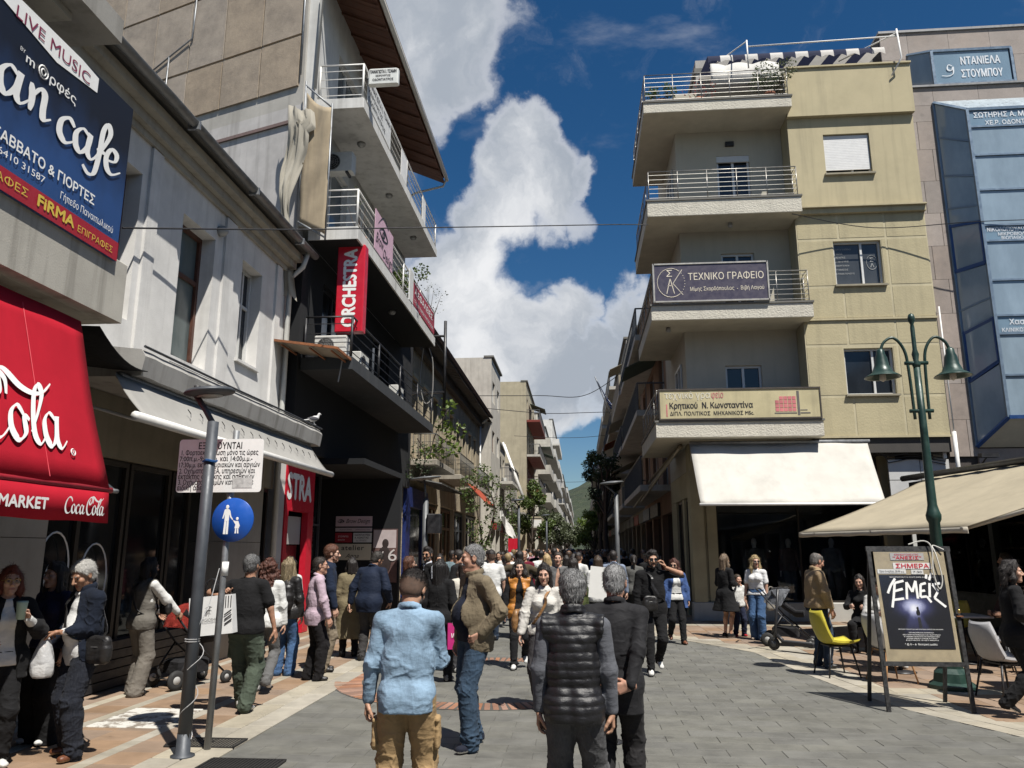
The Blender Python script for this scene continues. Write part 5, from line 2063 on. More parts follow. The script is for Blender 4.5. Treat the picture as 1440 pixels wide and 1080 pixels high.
# ------------------------------------------------------------------ four-storey house with the black first floor
def house_b():
 T=thing('apartment_building','four-storey house with black-painted lower floors, white balconies and deep timber eaves','building',(-10,20,0))
 XF=-5.95
 F=Fr((XF,0,0),GY,GX)
 WH=wall('white_render',(0.56,0.56,0.54),streak=0.3,blot=0.2)
 BLK=wall('black_render',(0.006,0.007,0.009),streak=0.2,dirt=(0.012,0.012,0.012),blot=0.3)
 sd=Vector((-0.944,0.329,0))
 sn=Vector((-0.329,-0.944,0))
 K=Fr((-6.2,15.55,0),sd,sn)
 m=MB()
 K.box(m,0,0,12,11.86,-0.3,0)
 build(m,'flank_wall',wall('grubby_whitewash',(0.52,0.50,0.48),streak=0.55,blot=0.3),T)
 PB=stonemat('pebble_dash',(0.36,0.30,0.235),rnd=0.08,grain=38,bumpk=1.0)
 us=[0.12,1.32,2.55,3.75,5.0,6.3,7.6,8.9,10.2]
 for a,b in zip(us[:-1],us[1:]):
  for(z0,z1)in((12.35,13.65),(13.72,15.7),(15.77,17.0)):
   if z0>15 and a<2.5:
    continue
   m=MB()
   zz=z0
   m.slab([K.p(a+.02,zz,0),K.p(b-.02,zz,0),K.p(b-.02,z1,0),K.p(a+.02,z1,0)][::-1],0.05)
   build(m,'pebble_panel',PB,T)
 m=MB()
 m.slab([K.p(0,11.861,-.002),K.p(12,11.861,-.002),K.p(12,19.6,-.002),K.p(0,15.8,-.002)],0.3)
 build(m,'flank_wall',wall('pale_joint',(0.45,0.43,0.39)),T)
 m=MB()
 K.box(m,0.1,11.42,6,11.5,0.0,0.05)
 build(m,'flank_string_course',wall('pinkish_course',(0.20,0.14,0.13)),T)
 m=MB()
 m.tube([K.p(0.06,16,0.06),K.p(0.06,12.6,0.06)],0.025,6)
 m.tube([K.p(3.6,16,0.09),K.p(3.62,14.6,0.09),K.p(5.3,13.9,0.09)],0.02,6)
 m.tube([K.p(4.4,14.3,0.09),K.p(4.42,12.2,0.09)],0.02,6)
 build(m,'conduit',GALV,T)
 m=MB()
 holes=[(16.3,8.9,18.4,11.2),(20.0,8.9,22.0,11.2),(17.2,12.1,19.0,14.3),(21.0,12.1,23.0,14.3)]
 F.wall(m,15.6,8.86,25.2,16.4,-0.3,0,holes)
 build(m,'wall',WH,T)
 for h in holes:
  window(F,T,h,-0.1,ALU,glass_dark('pale_window_glass',(0.10,0.12,0.13),0.06,0.5,0.4),mull=(0.5,))
 m=MB()
 F.wall(m,15.6,3.9,27.0,8.56,-0.3,-0.02,[(17.0,5.85,19.0,8.0),(21.5,5.85,23.5,8.0)])
 F.box(m,25.2,8.56,27.0,9.4,-0.3,-0.02)
 m.box(-6.4,25.2,9.4,-16,25.5,16.0)
 build(m,'black_wall',BLK,T)
 for h in((17.0,5.85,19.0,8.0),(21.5,5.85,23.5,8.0)):
  window(F,T,h,-0.12,BLACK_METAL,glass_dark('black_glass',(0.006,0.007,0.008)))
 m=MB()
 m.box(-9.5,17.7,0.0,-9.3,21.5,3.9)
 m.box(-9.3,21.5,0.0,-5.0,21.7,3.9)
 m.box(-9.3,17.55,0,-6.25,17.69,3.9)
 m.box(-9.3,17.7,3.75,-5.0,21.49,3.89)  # ceiling slab, its projecting front added to keep sun off the signs
 build(m,'entrance_wall_and_shade_slab',BLK,T)
 m=MB()
 m.box(-9.29,17.7,-0.03,-6.5,21.49,0.004)
 build(m,'entrance_floor',plain('dark_floor',(0.03,0.03,0.03),0.5),T)
 m=MB()
 for y in(18.4,19.3,20.4):
  m.box(-7.0,y,0,-6.94,y+0.06,3.74)
 for z in(1.2,2.4):
  m.box(-6.99,18.4,z,-6.95,20.4,z+0.05)
 build(m,'entrance_frame',DARK_GREY,T)
 g=MB()
 g.box(-7.03,18.43,0.05,-7.01,20.42,3.7)
 build(g,'entrance_glass',glass_dark('black_glass'),T)
 for(zb,zt,nm,mt,sd_)in((5.58,5.86,'black_balcony',wall('dark_balcony_concrete',(0.032,0.036,0.041),streak=0.5,dirt=(0.08,0.08,0.08)),1),(8.56,8.86,'balcony',None,1),(11.80,12.06,'balcony',None,1)):
  mt=mt or wall('white_balcony_paint',(0.58,0.575,0.55),streak=0.45)
  m=MB()
  m.cbox(XF+0.002,15.72,zb,-4.80,25.1,zt,0.012)
  b=build(m,nm,mt,T)
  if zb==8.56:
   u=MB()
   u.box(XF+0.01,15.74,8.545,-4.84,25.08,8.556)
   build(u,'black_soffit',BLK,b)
 rm=plain('black_rail_paint',(0.02,0.02,0.023),0.45)
 railing(T,[(-5.9,15.8,5.86),(-4.86,15.8,5.86),(-4.86,25.0,5.86)],0.92,rm,rm,4,0.028,0.011,2.3,top_r=0.024)
 wm=plain('white_rail_paint',(0.63,0.62,0.59),0.5,var=0.2)
 railing(T,[(-5.9,15.8,8.86),(-4.86,15.8,8.86),(-4.86,25.0,8.86)],0.92,wm,wm,4,0.026,0.012,2.3)
 railing(T,[(-5.9,15.8,12.06),(-4.86,15.8,12.06),(-4.86,25.0,12.06)],0.92,wm,wm,4,0.026,0.012,2.3)
 for(y0,y1)in((19.6,20.3),(22.6,23.1)):
  m=MB()
  m.box(-4.84,y0,12.12,-4.825,y1,12.9)
  build(m,'rail_board',WHITE_PAINT,T)
 wd=plain('dark_eave_timber',(0.10,0.045,0.028),0.7,var=0.35,space='pos')
 e=MB()
 y=15.42
 while y<25.7:
  e=MB()
  e.slab([(-6.3,y,15.72),(-6.3,y+0.27,15.72),(-4.72,y+0.27,15.02),(-4.72,y,15.02)],0.025)
  build(e,'eave_board',wd,T)
  y+=0.285
 r=MB()
 y=15.5
 while y<25.7:
  r.bar((-6.25,y,15.66),(-4.74,y,14.99),0.07,0.09)
  y+=0.855
 o=build(r,'rafters',wd,T)
 o['kind']='stuff'
 g=MB()
 g.slab([(-14,18.3,19.3),(-6.25,15.58,15.84),(-4.66,15.3,15.12),(-4.66,25.8,15.12),(-14,25.8,19.3)],0.14)
 build(g,'roof',wall('clay_roof',(0.30,0.13,0.08)),T)
 g=MB()
 g.tube([(-4.62,15.3,15.06),(-4.62,25.8,15.06)],0.065,8)
 g.tube([(-4.62,25.7,15.06),(-4.75,25.75,14.8),(-5.7,25.4,14.4),(-5.9,25.3,14.2)],0.04,7)
 g.tube([(-4.62,15.4,15.06),(-5.85,15.5,14.75),(-5.9,15.5,12.2)],0.04,7)
 build(g,'gutter',plain('cream_gutter',(0.5,0.49,0.45),0.5),T)
 for(x,y,z)in((-5.3,17.3,11.80),(-5.3,20.2,11.80),(-5.25,23.3,11.80),(-5.3,21,8.545)):
  build(MB().lathe([(0.1,0),(0.11,-0.04),(0.08,-0.09),(0.0,-0.11)],(x,y,z),10),'ceiling_lamp',plain('lamp_grey',(0.3,0.3,0.29)),T)
 P=thing('sheet_canopy','rust-edged sheet canopy on brackets at the corner of the black balcony','canopy',(-5.7,15.6,5.8))
 m=MB()
 m.slab([(-6.35,14.75,6.0),(-6.35,15.78,6.0),(-4.85,15.78,5.78),(-4.85,14.75,5.78)][::-1],0.02)
 build(m,'sheet',plain('dusty_sheet',(0.30,0.25,0.19),0.6,var=0.3),P)
 m=MB()
 m.bar((-6.36,14.74,6.01),(-4.84,14.74,5.79),0.035,0.05)
 m.bar((-4.84,14.74,5.79),(-4.84,15.78,5.79),0.035,0.05)
 for x in(-6.0,-5.4,-4.95):
  m.bar((x,14.75,5.94-(x+6.35)*0.147),(x,15.78,5.94-(x+6.35)*0.147),0.03,0.03)
 build(m,'edge_frame',plain('rust',(0.24,0.09,0.035),0.85,var=0.4),P)
 for x in(-6.2,-5.0):
  build(MB().tube([(x,15.7,5.86),(x-0.1,15.75,5.3)],0.018,5),'bracket',GALV,P)
 P=thing('torn_awning','torn beige awning hanging from its frame at the white balconies','awning',(-5.9,15.5,8.6))
 can=wall('aged_beige_canvas',(0.34,0.275,0.185),streak=0.6,blot=0.5,grain=70,bumpk=0.3)
 rows=[]
 for i in range(25):
  t=i/24
  z=12.0-t*3.15
  row=[]
  for j in range(9):
   u=j/8
   row.append(Vector((-6.02+0.60*u,15.34+0.035*math.sin(t*7+u*5)+0.015*math.sin(t*23+u*9),z-0.42*u*(1-0.2*t)-0.12*math.sin(u*3.1)*(1-t))))
  rows.append(row)
 build(MB().sheet(rows,0.008),'canvas',can,P)
 m=MB()
 m.tube([(-6.06,15.36,12.3),(-6.06,15.36,8.5)],0.022,6)
 m.tube([(-5.42,15.36,11.7),(-5.42,15.36,8.4)],0.022,6)
 m.tube([(-6.06,15.36,12.2),(-5.42,15.36,11.6)],0.022,6)
 m.tube([(-6.06,15.36,8.85),(-5.42,15.36,8.45)],0.022,6)
 build(m,'frame',GALV,P)
 P=thing('torn_awning','crumpled off-white awning cloth dangling in a long twisted strip down the flank wall','awning',(-6.3,15.2,8))
 rows=[]
 for i in range(61):
  t=i/60
  z=11.6-t*4.4
  w=0.34+0.16*math.sin(t*5.5+1)+(0.15 if t>0.86 or t<0.1 else 0)
  row=[]
  for j in range(17):
   u=j/16
   fold=0.07*math.sin(u*15+t*6)+0.04*math.sin(u*31-t*13)
   row.append(Vector((-6.42+w*u+0.05*math.sin(t*11),15.30-abs(fold)-0.1*math.sin(math.pi*u)-0.04*math.sin(t*17),z-0.18*u+0.05*math.sin(u*9+t*20))))
  rows.append(row)
 build(MB().sheet(rows),'cloth',awn('dirty_white_canvas',(0.48,0.45,0.38),0.25),P)
 P=thing('blade_sign','tall red blade sign with white vertical letters over the black balcony','sign',(-5.05,16.2,6.6))
 RP=plain('sign_red',(0.50,0.012,0.03),0.4,var=0.06,bumpk=0)
 m=MB()
 m.cbox(-5.38,16.15,6.55,-4.74,16.42,8.60,0.02)
 build(m,'panel',RP,P)
 L=MB()
 put_text(L,'ORCHESTRA',(-4.93,16.149,6.66),GZ,-GX,0.42,w=1.82,bold=0.035)
 build(L,'lettering',PRINT_WHITE,P)
 P=thing('shop_fascia','red shop surround with white letters beside the black entrance','sign',(-6.1,16.6,0))
 m=MB()
 m.box(-6.24,15.75,2.6,-6.1,17.5,3.6)
 m.box(-6.24,17.15,0.01,-6.1,17.5,2.598)
 m.box(-6.24,15.75,0.01,-6.1,15.95,2.598)
 build(m,'surround',RP,P)
 L=MB()
 put_text(L,'STRA',(-6.096,15.82,2.86),GY,GZ,0.75,w=1.45,bold=0.04)
 build(L,'lettering',PRINT_WHITE,P)
 m=MB()
 m.box(-6.3,15.96,1.9,-6.26,17.14,2.5)
 build(m,'sub_panel',plain('pale_panel',(0.35,0.34,0.33),0.6),P)
 m=MB()
 m.box(-6.4,15.96,0.01,-6.32,17.14,1.88)
 build(m,'doorway',plain('dark_red_door',(0.10,0.008,0.012),0.4),P)
 Y=21.49
 def panel(x0,z0,x1,z1,c,label,lines,ink):
  P=thing('wall_sign',label,'sign',((x0+x1)/2,Y-0.02,z0))
  m=MB()
  m.box(x0,Y-0.03,z0,x1,Y-0.002,z1)
  build(m,'panel',plain('signcol_%02d%02d%02d'%tuple(int(q*99)for q in c),c,0.5,var=0.05,bumpk=0),P)
  L=MB()
  for(tx,x,z,s,w,kw)in lines:
   put_text(L,tx,(x,Y-0.031,z),GX,GZ,s,w=w,**kw)
  build(L,'lettering',ink,P)
  return P
 x0,x1=-6.82,-5.78
 P=panel(x0,2.42,x1,2.70,(0.55,0.42,0.46),'pale pink sign with an eye and script on the black entrance wall',[('Brow Design',-6.52,2.51,0.17,0.68,dict(shear=0.35))],PRINT_BLACK)
 L=MB()
 ribbon(L,[[(0,0),(.5,.35),(1,.3),(1.5,0)],[(.1,-.1),(.7,.12),(1.4,-.1),(.7,-.3),(.1,-.1)],[(.6,-.1),(.75,-.02),(.9,-.1),(.75,-.2),(.6,-.1)]],(-6.78,Y-0.031,2.56),GX,GZ,0.14,.16,.05)
 build(L,'eye_drawing',PRINT_BLACK,P)
 panel(x0,2.28,x1,2.38,(0.5,0.42,0.44),'thin pink strip sign under the eye sign',[('ΑΙΣΘΗΤΙΚΗ',-6.7,2.31,0.05,0.35,{}),('ΟΝΥΧΟΠΛΑΣΤΙΚΗ',-6.25,2.31,0.05,0.42,{})],PRINT_BLACK)
 panel(x0,1.98,-6.34,2.24,(0.30,0.02,0.03),'small dark red sign in the entrance cluster',[('ΣΤΟΥΝΤΙΟ',-6.74,2.12,0.06,0.3,{}),('ΦΩΤΟ',-6.74,2.03,0.05,0.2,{})],PRINT_WHITE)
 panel(-6.30,1.98,x1,2.24,(0.6,0.6,0.58),'small white sign with three black lines in the entrance cluster',[('ΟΔΟΝΤΙΑΤΡΕΙΟ',-6.26,2.16,0.065,0.44,dict(bold=.02)),('Α. ΚΩΝΣΤΑΣ',-6.26,2.085,0.065,0.4,dict(bold=.02)),('2ος ΟΡΟΦΟΣ',-6.22,2.01,0.06,0.3,{})],PRINT_BLACK)
 panel(x0,1.50,x1,1.94,(0.56,0.52,0.40),'cream sign reading atelier on the black entrance wall',[('atelier',-6.62,1.77,0.19,0.64,dict(bold=.01,space=1.1)),('Anna',-6.5,1.56,0.17,0.38,dict(shear=0.4))],PRINT_BLACK)
 P=thing('poster','large poster with a figure and W6 painted in white on the entrance wall','poster',(-5.35,Y,1.2))
 m=MB()
 m.mi=0
 m.box(-5.74,Y-0.02,0.9,-5.04,Y-0.002,2.35)
 build(m,'panel',plain('poster_brown',(0.10,0.055,0.05),0.6,var=0.4),P)
 m=MB()
 m.box(-5.72,Y-0.024,1.83,-5.08,Y-0.021,2.32)
 build(m,'sky_field',plain('poster_pink',(0.42,0.36,0.36),0.6),P)
 m=MB()
 m.ell((-5.38,Y-0.022,1.95),(0.1,0.008,0.13),12,8)
 m.ell((-5.40,Y-0.022,1.5),(0.2,0.008,0.4),12,8)
 build(m,'figure',plain('poster_dark',(0.025,0.016,0.015),0.6),P)
 L=MB()
 put_text(L,'W',(-5.76,Y-0.034,1.42),GX,GZ,0.46,w=0.34)
 put_text(L,'6',(-5.29,Y-0.034,1.48),GX,GZ,0.46,w=0.24)
 build(L,'lettering',plain('poster_letter',(0.5,0.47,0.46),0.6),P)
 P=thing('light_box_sign','small white light-box sign with black lettering standing out from the top balcony','sign',(-4.5,15.95,12.3))
 m=MB()
 m.cbox(-4.78,15.90,12.52,-4.06,16.06,12.93,0.03)
 build(m,'box',plain('light_box_white',(0.62,0.63,0.6),0.35,bumpk=0),P)
 L=MB()
 for(tx,z,s,w)in(('ΠΑΝΑΓΙΩΤΑ Ι. ΤΖΑΜΗ',12.79,0.11,0.63),('ΧΕΙΡΟΥΡΓΟΣ',12.695,0.065,0.36),('ΟΔΟΝΤΙΑΤΡΟΣ',12.59,0.08,0.5)):
  put_text(L,tx,(-4.42-w/2,15.899,z),GX,GZ,s,w=w,bold=0.03)
 build(L,'lettering',PRINT_BLACK,P)
 build(MB().tube([(-4.86,15.98,12.7),(-4.77,15.98,12.7)],0.02,6),'bracket',BLACK_METAL,P)
 P=thing('balcony_banner','white dentist banner with black lettering tied to the top railing','banner',(-4.82,17.2,12.15))
 m=MB()
 m.box(-4.83,16.05,12.14,-4.815,18.3,12.92)
 build(m,'panel',plain('banner_cloth_white',(0.6,0.6,0.58),0.6),P)
 L=MB()
 for(tx,z,s,w)in(('ΠΑΝΑΓΙΩΤΑ Ι. ΤΖΑΜΗ',12.68,0.19,2.1),('ΧΕΙΡΟΥΡΓΟΣ',12.47,0.14,1.3),('ΟΔΟΝΤΙΑΤΡΟΣ',12.26,0.15,1.6)):
  put_text(L,tx,(-4.815,16.12,z),GY,GZ,s,w=w,bold=0.02)
 build(L,'lettering',PRINT_BLACK,P)
 P=thing('balcony_banner','pink beauty-parlour banner with an eye drawing and script on the middle railing','banner',(-4.82,18,8.9))
 m=MB()
 m.box(-4.83,17.15,8.93,-4.815,18.95,9.95)
 build(m,'panel',plain('banner_pink',(0.55,0.36,0.44),0.6,bumpk=0),P)
 L=MB()
 ribbon(L,[[(0,.2),(.8,.75),(1.7,.6)],[(.2,0),(.9,.28),(1.6,0),(.9,-.2),(.2,0)],[(.7,.05),(.9,.15),(1.1,.05),(.9,-.08),(.7,.05)]],(-4.812,17.4,9.55),GY,GZ,0.6,.14,.05)
 put_text(L,'Brow',(-4.812,17.25,9.15),GY,GZ,0.4,w=0.75,shear=0.4)
 put_text(L,'Design',(-4.812,17.95,9.0),GY,GZ,0.36,w=0.95,shear=0.4)
 build(L,'lettering',PRINT_BLACK,P)
 P=thing('balcony_banner','red banner with a white end panel and white lettering on the middle railing','banner',(-4.82,23,8.9))
 m=MB()
 m.box(-4.83,21.0,8.9,-4.80,21.5,9.85)
 build(m,'white_panel',plain('banner_cloth_white'),P)
 m=MB()
 m.box(-4.83,21.51,8.92,-4.80,24.9,9.62)
 build(m,'panel',plain('banner_wine',(0.32,0.03,0.05),0.6,bumpk=0),P)
 L=MB()
 put_text(L,'ΑΣΦΑΛΕΙΕΣ',(-4.80,21.7,9.3),GY,GZ,0.26,w=2.8,bold=.02)
 put_text(L,'ΓΡΑΦΕΙΟ ΓΕΝΙΚΩΝ ΠΡΑΚΤΟΡΕΥΣΕΩΝ',(-4.80,21.7,9.02),GY,GZ,0.14,w=2.9)
 build(L,'lettering',PRINT_WHITE,P)
house_b()
def ac_unit(x,y,z,face,label,scale=1.0):
 """outdoor air conditioner: casing, round fan grille, feet"""
 T=thing('air_conditioner',label,'air conditioner',(x,y,z),math.atan2(face[0],-face[1]),group='outdoor air conditioners')
 w,d,h=0.8*scale,0.3*scale,0.56*scale
 MB().cbox(-w/2,-d/2,0.05,w/2,d/2,h,0.015).local('casing',plain('ac_white',(0.55,0.55,0.52),0.5,var=0.12),T)
 m=MB()
 c=Vector((-w*0.14,-d/2-0.004,h*0.53))
 for r in(0.05,0.1,0.15,0.2):
  r*=scale
  m.tube([c+GX*r*math.cos(t)+GZ*r*math.sin(t)for t in[i*math.pi/8 for i in range(16)]],0.005,4,closed=True)
 for i in range(6):
  a=i*math.pi/6
  v=(GX*math.cos(a)+GZ*math.sin(a))*0.21*scale
  m.tube([c-v,c+v],0.004,4)
 m.local('grille',plain('grille_grey',(0.2,0.2,0.2)),T)
 MB().lathe([(0.21*scale,0),(0.21*scale,0.003)],c+GY*0.002,20,(0,-1,0)).local('fan_opening',plain('fan_dark',(0.01,0.01,0.01),0.8),T)
 for q in(-1,1):
  MB().box(q*w*0.33-0.03,-d/2,0,q*w*0.33+0.03,d/2,0.05).local('foot',BLACK_METAL,T)
 return T
ac_unit(-5.75,16.95,10.75,(0,-1),'air conditioner high on the wall under the top white balcony',1.0)
ac_unit(-5.35,15.98,5.87,(0,-1),'air conditioner behind the black railing below the red blade sign',0.9)
ac_unit(-5.2,17.6,5.87,(1,0),'air conditioner standing midway along the black balcony',0.9)
ac_unit(-5.2,21.4,5.87,(1,0),'air conditioner at the far end of the black balcony',0.9)
# ------------------------------------------------------------------ yellow corner house
def yellow_house():
 T=thing('apartment_building','yellow four-storey corner house with wrap-around balconies and cream side walls','building',(7,26,0))
 YB=20.2
 YR=20.9
 F=Fr((0,YB,0),GX,-GY)
 FR=Fr((0,YR,0),GX,-GY)
 YEL=wall('yellow_render',(0.465,0.405,0.258),streak=0.35,blot=0.22,bumpk=0.25,var=0.06)
 YR2=wall('yellow_roughcast',(0.445,0.39,0.245),streak=0.3,blot=0.22,bumpk=0.5,grain=22,var=0.06,bdist=0.010)
 CR=wall('cream_render',(0.48,0.45,0.365),streak=0.15,blot=0.12,bumpk=0.2,var=0.06)
 LINE=wall('pale_yellow_band',(0.50,0.445,0.295),streak=0.25)
 lv=[4.61,7.72,10.72,13.7]
 wins=[(6.98,5.70,8.22,6.94),(6.96,8.68,8.20,9.93),(6.96,11.90,8.20,13.10)]
 m=MB()
 F.wall(m,6.02,10.85,9.42,15.15,-0.75,0,wins[2:])
 build(m,'wall',YEL,T)
 m=MB()
 F.wall(m,6.02,4.62,9.42,10.849,-0.75,0.0,wins[:2])
 build(m,'wall',LINE,T)
 pan=[]
 us=[6.02,7.12,8.35,9.42]
 zs=[4.62,5.55,7.1,7.72,8.6,10.1,10.72]
 for a,b in zip(us[:-1],us[1:]):
  for z0,z1 in((4.62,5.62),(5.7,6.98),(7.06,7.70),(7.78,8.60),(8.68,9.94),(10.02,10.68)):
   h=[w for w in wins[:2]if w[0]<b and w[2]>a and w[1]<z1 and w[3]>z0]
   if h and a>7 and b<8.4:
    for(p,q)in((a+.03,h[0][0]-.02),(h[0][2]+.02,b-.03)):
     if q-p>0.05:
      m=MB()
      F.box(m,p,z0,q,z1,0.0005,0.007)
      build(m,'roughcast_panel',YR2,T)
    continue
   aa,bb=a+.03,b-.03
   for hh in h:
    if hh[0]<bb<hh[2]or hh[0]<bb and hh[2]>=bb:
     bb=hh[0]-0.02
    elif hh[0]<=aa:
     aa=hh[2]+0.02
   if bb-aa>0.05:
    m=MB()
    F.box(m,aa,z0,bb,z1,0.0005,0.007)
    build(m,'roughcast_panel',YR2,T)
 for z in(4.61,7.74):
  m=MB()
  F.box(m,6.02,z-0.035,9.42,z+0.02,-0.02,0.05)
  build(m,'string_course',YEL,T)
 m=MB()
 F.box(m,6.0,10.70,9.43,10.85,-0.02,0.12)
 F.box(m,6.0,10.851,9.43,10.89,-0.02,0.20)
 build(m,'string_course',YEL,T)
 m=MB()
 F.box(m,6.0,13.62,9.44,15.10,0.002,0.14)
 F.box(m,6.0,15.101,9.46,15.15,-0.4,0.19)
 build(m,'parapet',YEL,T)
 st=wall('sill_stone',(0.3,0.27,0.2))
 for i,h in enumerate(wins):
  f=window(F,T,h,-0.10,ALU,glass_dark('window_glass')if i!=1 else glass_dark('blind_glass',(0.05,0.055,0.06),0.05),w=0.05,mull=(0.6,),sill=(0.09,st))
  if i==2:
   s=plain('shutter_white',(0.66,0.66,0.65),0.5,var=0.05)
   for k in range(21):
    mm=MB()
    z=h[1]+0.14+k*0.0495
    F.box(mm,h[0]+0.02,z,h[2]-0.02,z+0.046,-0.085,-0.062)
    build(mm,'shutter_slat',s,f)
 L=MB()
 for k in range(7):
  put_text(L,['ΤΟΠΟΓΡΑΦΙΚΑ','ΑΔΕΙΕΣ','ΜΕΛΕΤΕΣ','ΕΠΙΒΛΕΨΕΙΣ','ΕΝΕΡΓΕΙΑΚΑ','ΡΥΘΜΙΣΕΙΣ','ΚΤΗΜΑΤΟΛΟΓΙΟ'][k],F.p(7.03,9.72-k*0.115,-0.15),GX,GZ,0.06)
 c=F.p(7.98,9.35,-0.147)
 L.tube([c+GX*0.14*math.cos(t)+GZ*0.2*math.sin(t)for t in[i*math.pi/10 for i in range(20)]],0.006,4,closed=True)
 put_text(L,'Σ',c-GX*0.05+GZ*0.02,GX,GZ,0.16)
 put_text(L,'Λ',c-GX*0.05-GZ*0.14,GX,GZ,0.16)
 build(L,'window_print',plain('frost_print',(0.35,0.36,0.36),0.6),T)
 doors=[(4.05,4.62+0.36,5.02,6.70),(4.12,7.95,5.03,9.95),(4.15,10.98,5.08,12.95)]
 m=MB()
 FR.wall(m,3.0,4.1,6.015,15.0,-0.3,0,doors)
 build(m,'wall',CR,T)
 m=MB()
 m.box(3.0,YR+0.3,3.9,3.3,25.6,14.9)
 m.box(3.3,25.3,0.0,9.4,25.6,15.5)
 m.box(9.1,YB+0.4,0,9.4,25.3,15.0)
 m.box(3.3,21.3,14.6,9.1,25.3,14.9)
 build(m,'wall',CR,T)
 FS=Fr((3.0,0,0),GY,-GX)
 for z in(4.95,7.95,11.0):
  window(FS,T,(21.7,z,22.9,z+2.0),0.055,ALU,w=0.06)
 for i,h in enumerate(doors):
  f=window(FR,T,h,-0.08,ALU,WINGLASS,w=0.06,mull=(0.5,),name='balcony_door' if i else 'window')
  if i==2:
   mm=MB()
   FR.box(mm,h[0],h[3]-0.19,h[2],h[3]-0.002,-0.075,-0.02)
   build(mm,'shutter_box',ALU,f)
 RC=wall('cream_roughcast',(0.56,0.53,0.45),streak=0.25,blot=0.1,bumpk=0.9,grain=24,var=0.05,bdist=0.02)
 EDGE=wall('grey_coping',(0.16,0.155,0.14),streak=0.3)
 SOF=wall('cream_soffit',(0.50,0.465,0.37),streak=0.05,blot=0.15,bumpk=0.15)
 steel=plain('balcony_steel',(0.30,0.29,0.27),0.4,0.7)
 for i,(zb,zt,xr)in enumerate(((4.57,5.01,6.16),(7.68,8.12,6.15),(10.61,11.10,6.08),(13.72,14.08,6.04))):
  xl=2.0
  m=MB()
  m.box(xl,19.7,zb+0.012,xr,YR-0.002,zt-0.05)
  m.box(xl,YR,zb+0.012,2.998,24.2,zt-0.05)
  b=build(m,'balcony',RC,T)
  m=MB()
  m.box(xl-0.03,19.67,zt-0.048,xr+0.03,YR-0.002,zt)
  m.box(xl-0.03,YR,zt-0.048,2.998,24.23,zt)
  build(m,'coping',EDGE,b)
  m=MB()
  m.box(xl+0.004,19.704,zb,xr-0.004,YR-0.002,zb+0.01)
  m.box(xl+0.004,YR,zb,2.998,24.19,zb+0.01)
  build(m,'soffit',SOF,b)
  if i>0:
   h=0.86
   railing(T,[(2.06,24.1,zt),(2.06,19.78,zt),(xr-0.06,19.78,zt),(xr-0.06,YB-0.04 if i<3 else 20.1,zt)],h,steel,steel,6,0.014,0.008,0.85,top_r=0.016)
  else:
   railing(T,[(2.06,24.1,zt),(2.06,19.80,zt)],0.8,steel,steel,6,0.014,0.008,0.85)
 for(x,y,z)in((4.3,20.3,10.61),(2.5,20.4,7.68)):
  build(MB().lathe([(0.05,0),(0.06,-0.04),(0.075,-0.1),(0.05,-0.13)],(x,y,z),8),'ceiling_lamp',plain('lamp_grey'),T)
 m=MB().box(4.42,YR-0.09,13.23,4.66,YR-0.002,13.36)
 build(m,'wall_lamp',BLACK_METAL,T)
 m=MB()
 m.slab([(5.58,20.62,11.1),(5.58,20.62,11.85),(5.55,20.88,11.95),(5.55,20.88,11.1)],0.02)
 PB=wall('ochre_pillar',(0.40,0.35,0.22),streak=0.1)
 for q in((2.95,20.95,3.28),(3.281,21.1,3.359),(3.36,21.05,3.62),(7.9,21.0,8.3)):
  build(MB().box(q[0],q[1],0.46,q[2],21.5,4.56),'pillar',PB,T)
 m=MB()
 m.cbox(2.9,20.93,0.0,5.3,21.28,0.45,0.01)
 m.cbox(5.31,20.93,0.0,7.9,21.28,0.45,0.01)
 build(m,'plinth',wall('grey_marble',(0.44,0.43,0.40),streak=0.2),T)
 m=MB()
 m.box(3.0,21.2,3.3,9.4,21.5,4.6)
 m.box(6.02,YB+0.02,4.2,9.4,21.19,4.58)
 build(m,'fascia',wall('dark_fascia',(0.06,0.055,0.05)),T)
 f=window(Fr((0,21.2,0),GX,-GY),T,(3.63,0.46,7.9,3.3),0.0,plain('bronze_frame'),glass_clear('display_glass',(0.8,0.84,0.87),0.02),w=0.04,mull=(0.5,),name='display_window')
 m=MB()
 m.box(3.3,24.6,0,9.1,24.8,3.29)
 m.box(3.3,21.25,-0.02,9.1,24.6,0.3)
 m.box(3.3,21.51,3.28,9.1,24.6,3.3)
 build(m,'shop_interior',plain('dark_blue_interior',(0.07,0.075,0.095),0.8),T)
 MA=wall('white_marble',(0.55,0.55,0.54),streak=0.1,blot=0.15,bumpk=0.1)
 for(x0,x1,z0,z1)in((7.9,8.68,3.52,4.04),(8.69,9.40,3.52,4.04),(7.9,8.68,2.9,3.51),(8.69,9.4,2.9,3.51),(8.31,9.4,1.6,2.89),(8.31,9.4,0.3,1.59)):
  m=MB()
  m.box(x0+.004,20.44,z0+.004,x1-.004,20.5,z1-.004)
  build(m,'marble_panel',MA,T)
 c=MB()
 for k in range(6):
  z=4.30-k*0.05
  c.tube([(7.3+k*0.1,20.41,z+.1),(7.9,20.40,z-0.05*(k%3)),(8.5,20.40,z+0.02),(9.3,20.41,z-0.03*k)],0.012,5)
 build(c,'cable_bundle',BLACK_METAL,T)
 m=MB()
 m.box(8.0,20.36,4.2,8.16,20.42,4.32)
 m.box(9.25,20.36,4.05,9.33,20.42,4.25)
 build(m,'junction_box',WHITE_PAINT,T)
 m=MB().tube([(9.47,YB-0.06,4.7),(9.47,YB-0.06,2.9)],0.05,8)
 m.tube([(9.47,YB-0.06,8.0),(9.47,YB-0.06,4.7)],0.02,6)
 build(m,'downpipe',WHITE_PAINT,T)
 m=MB()
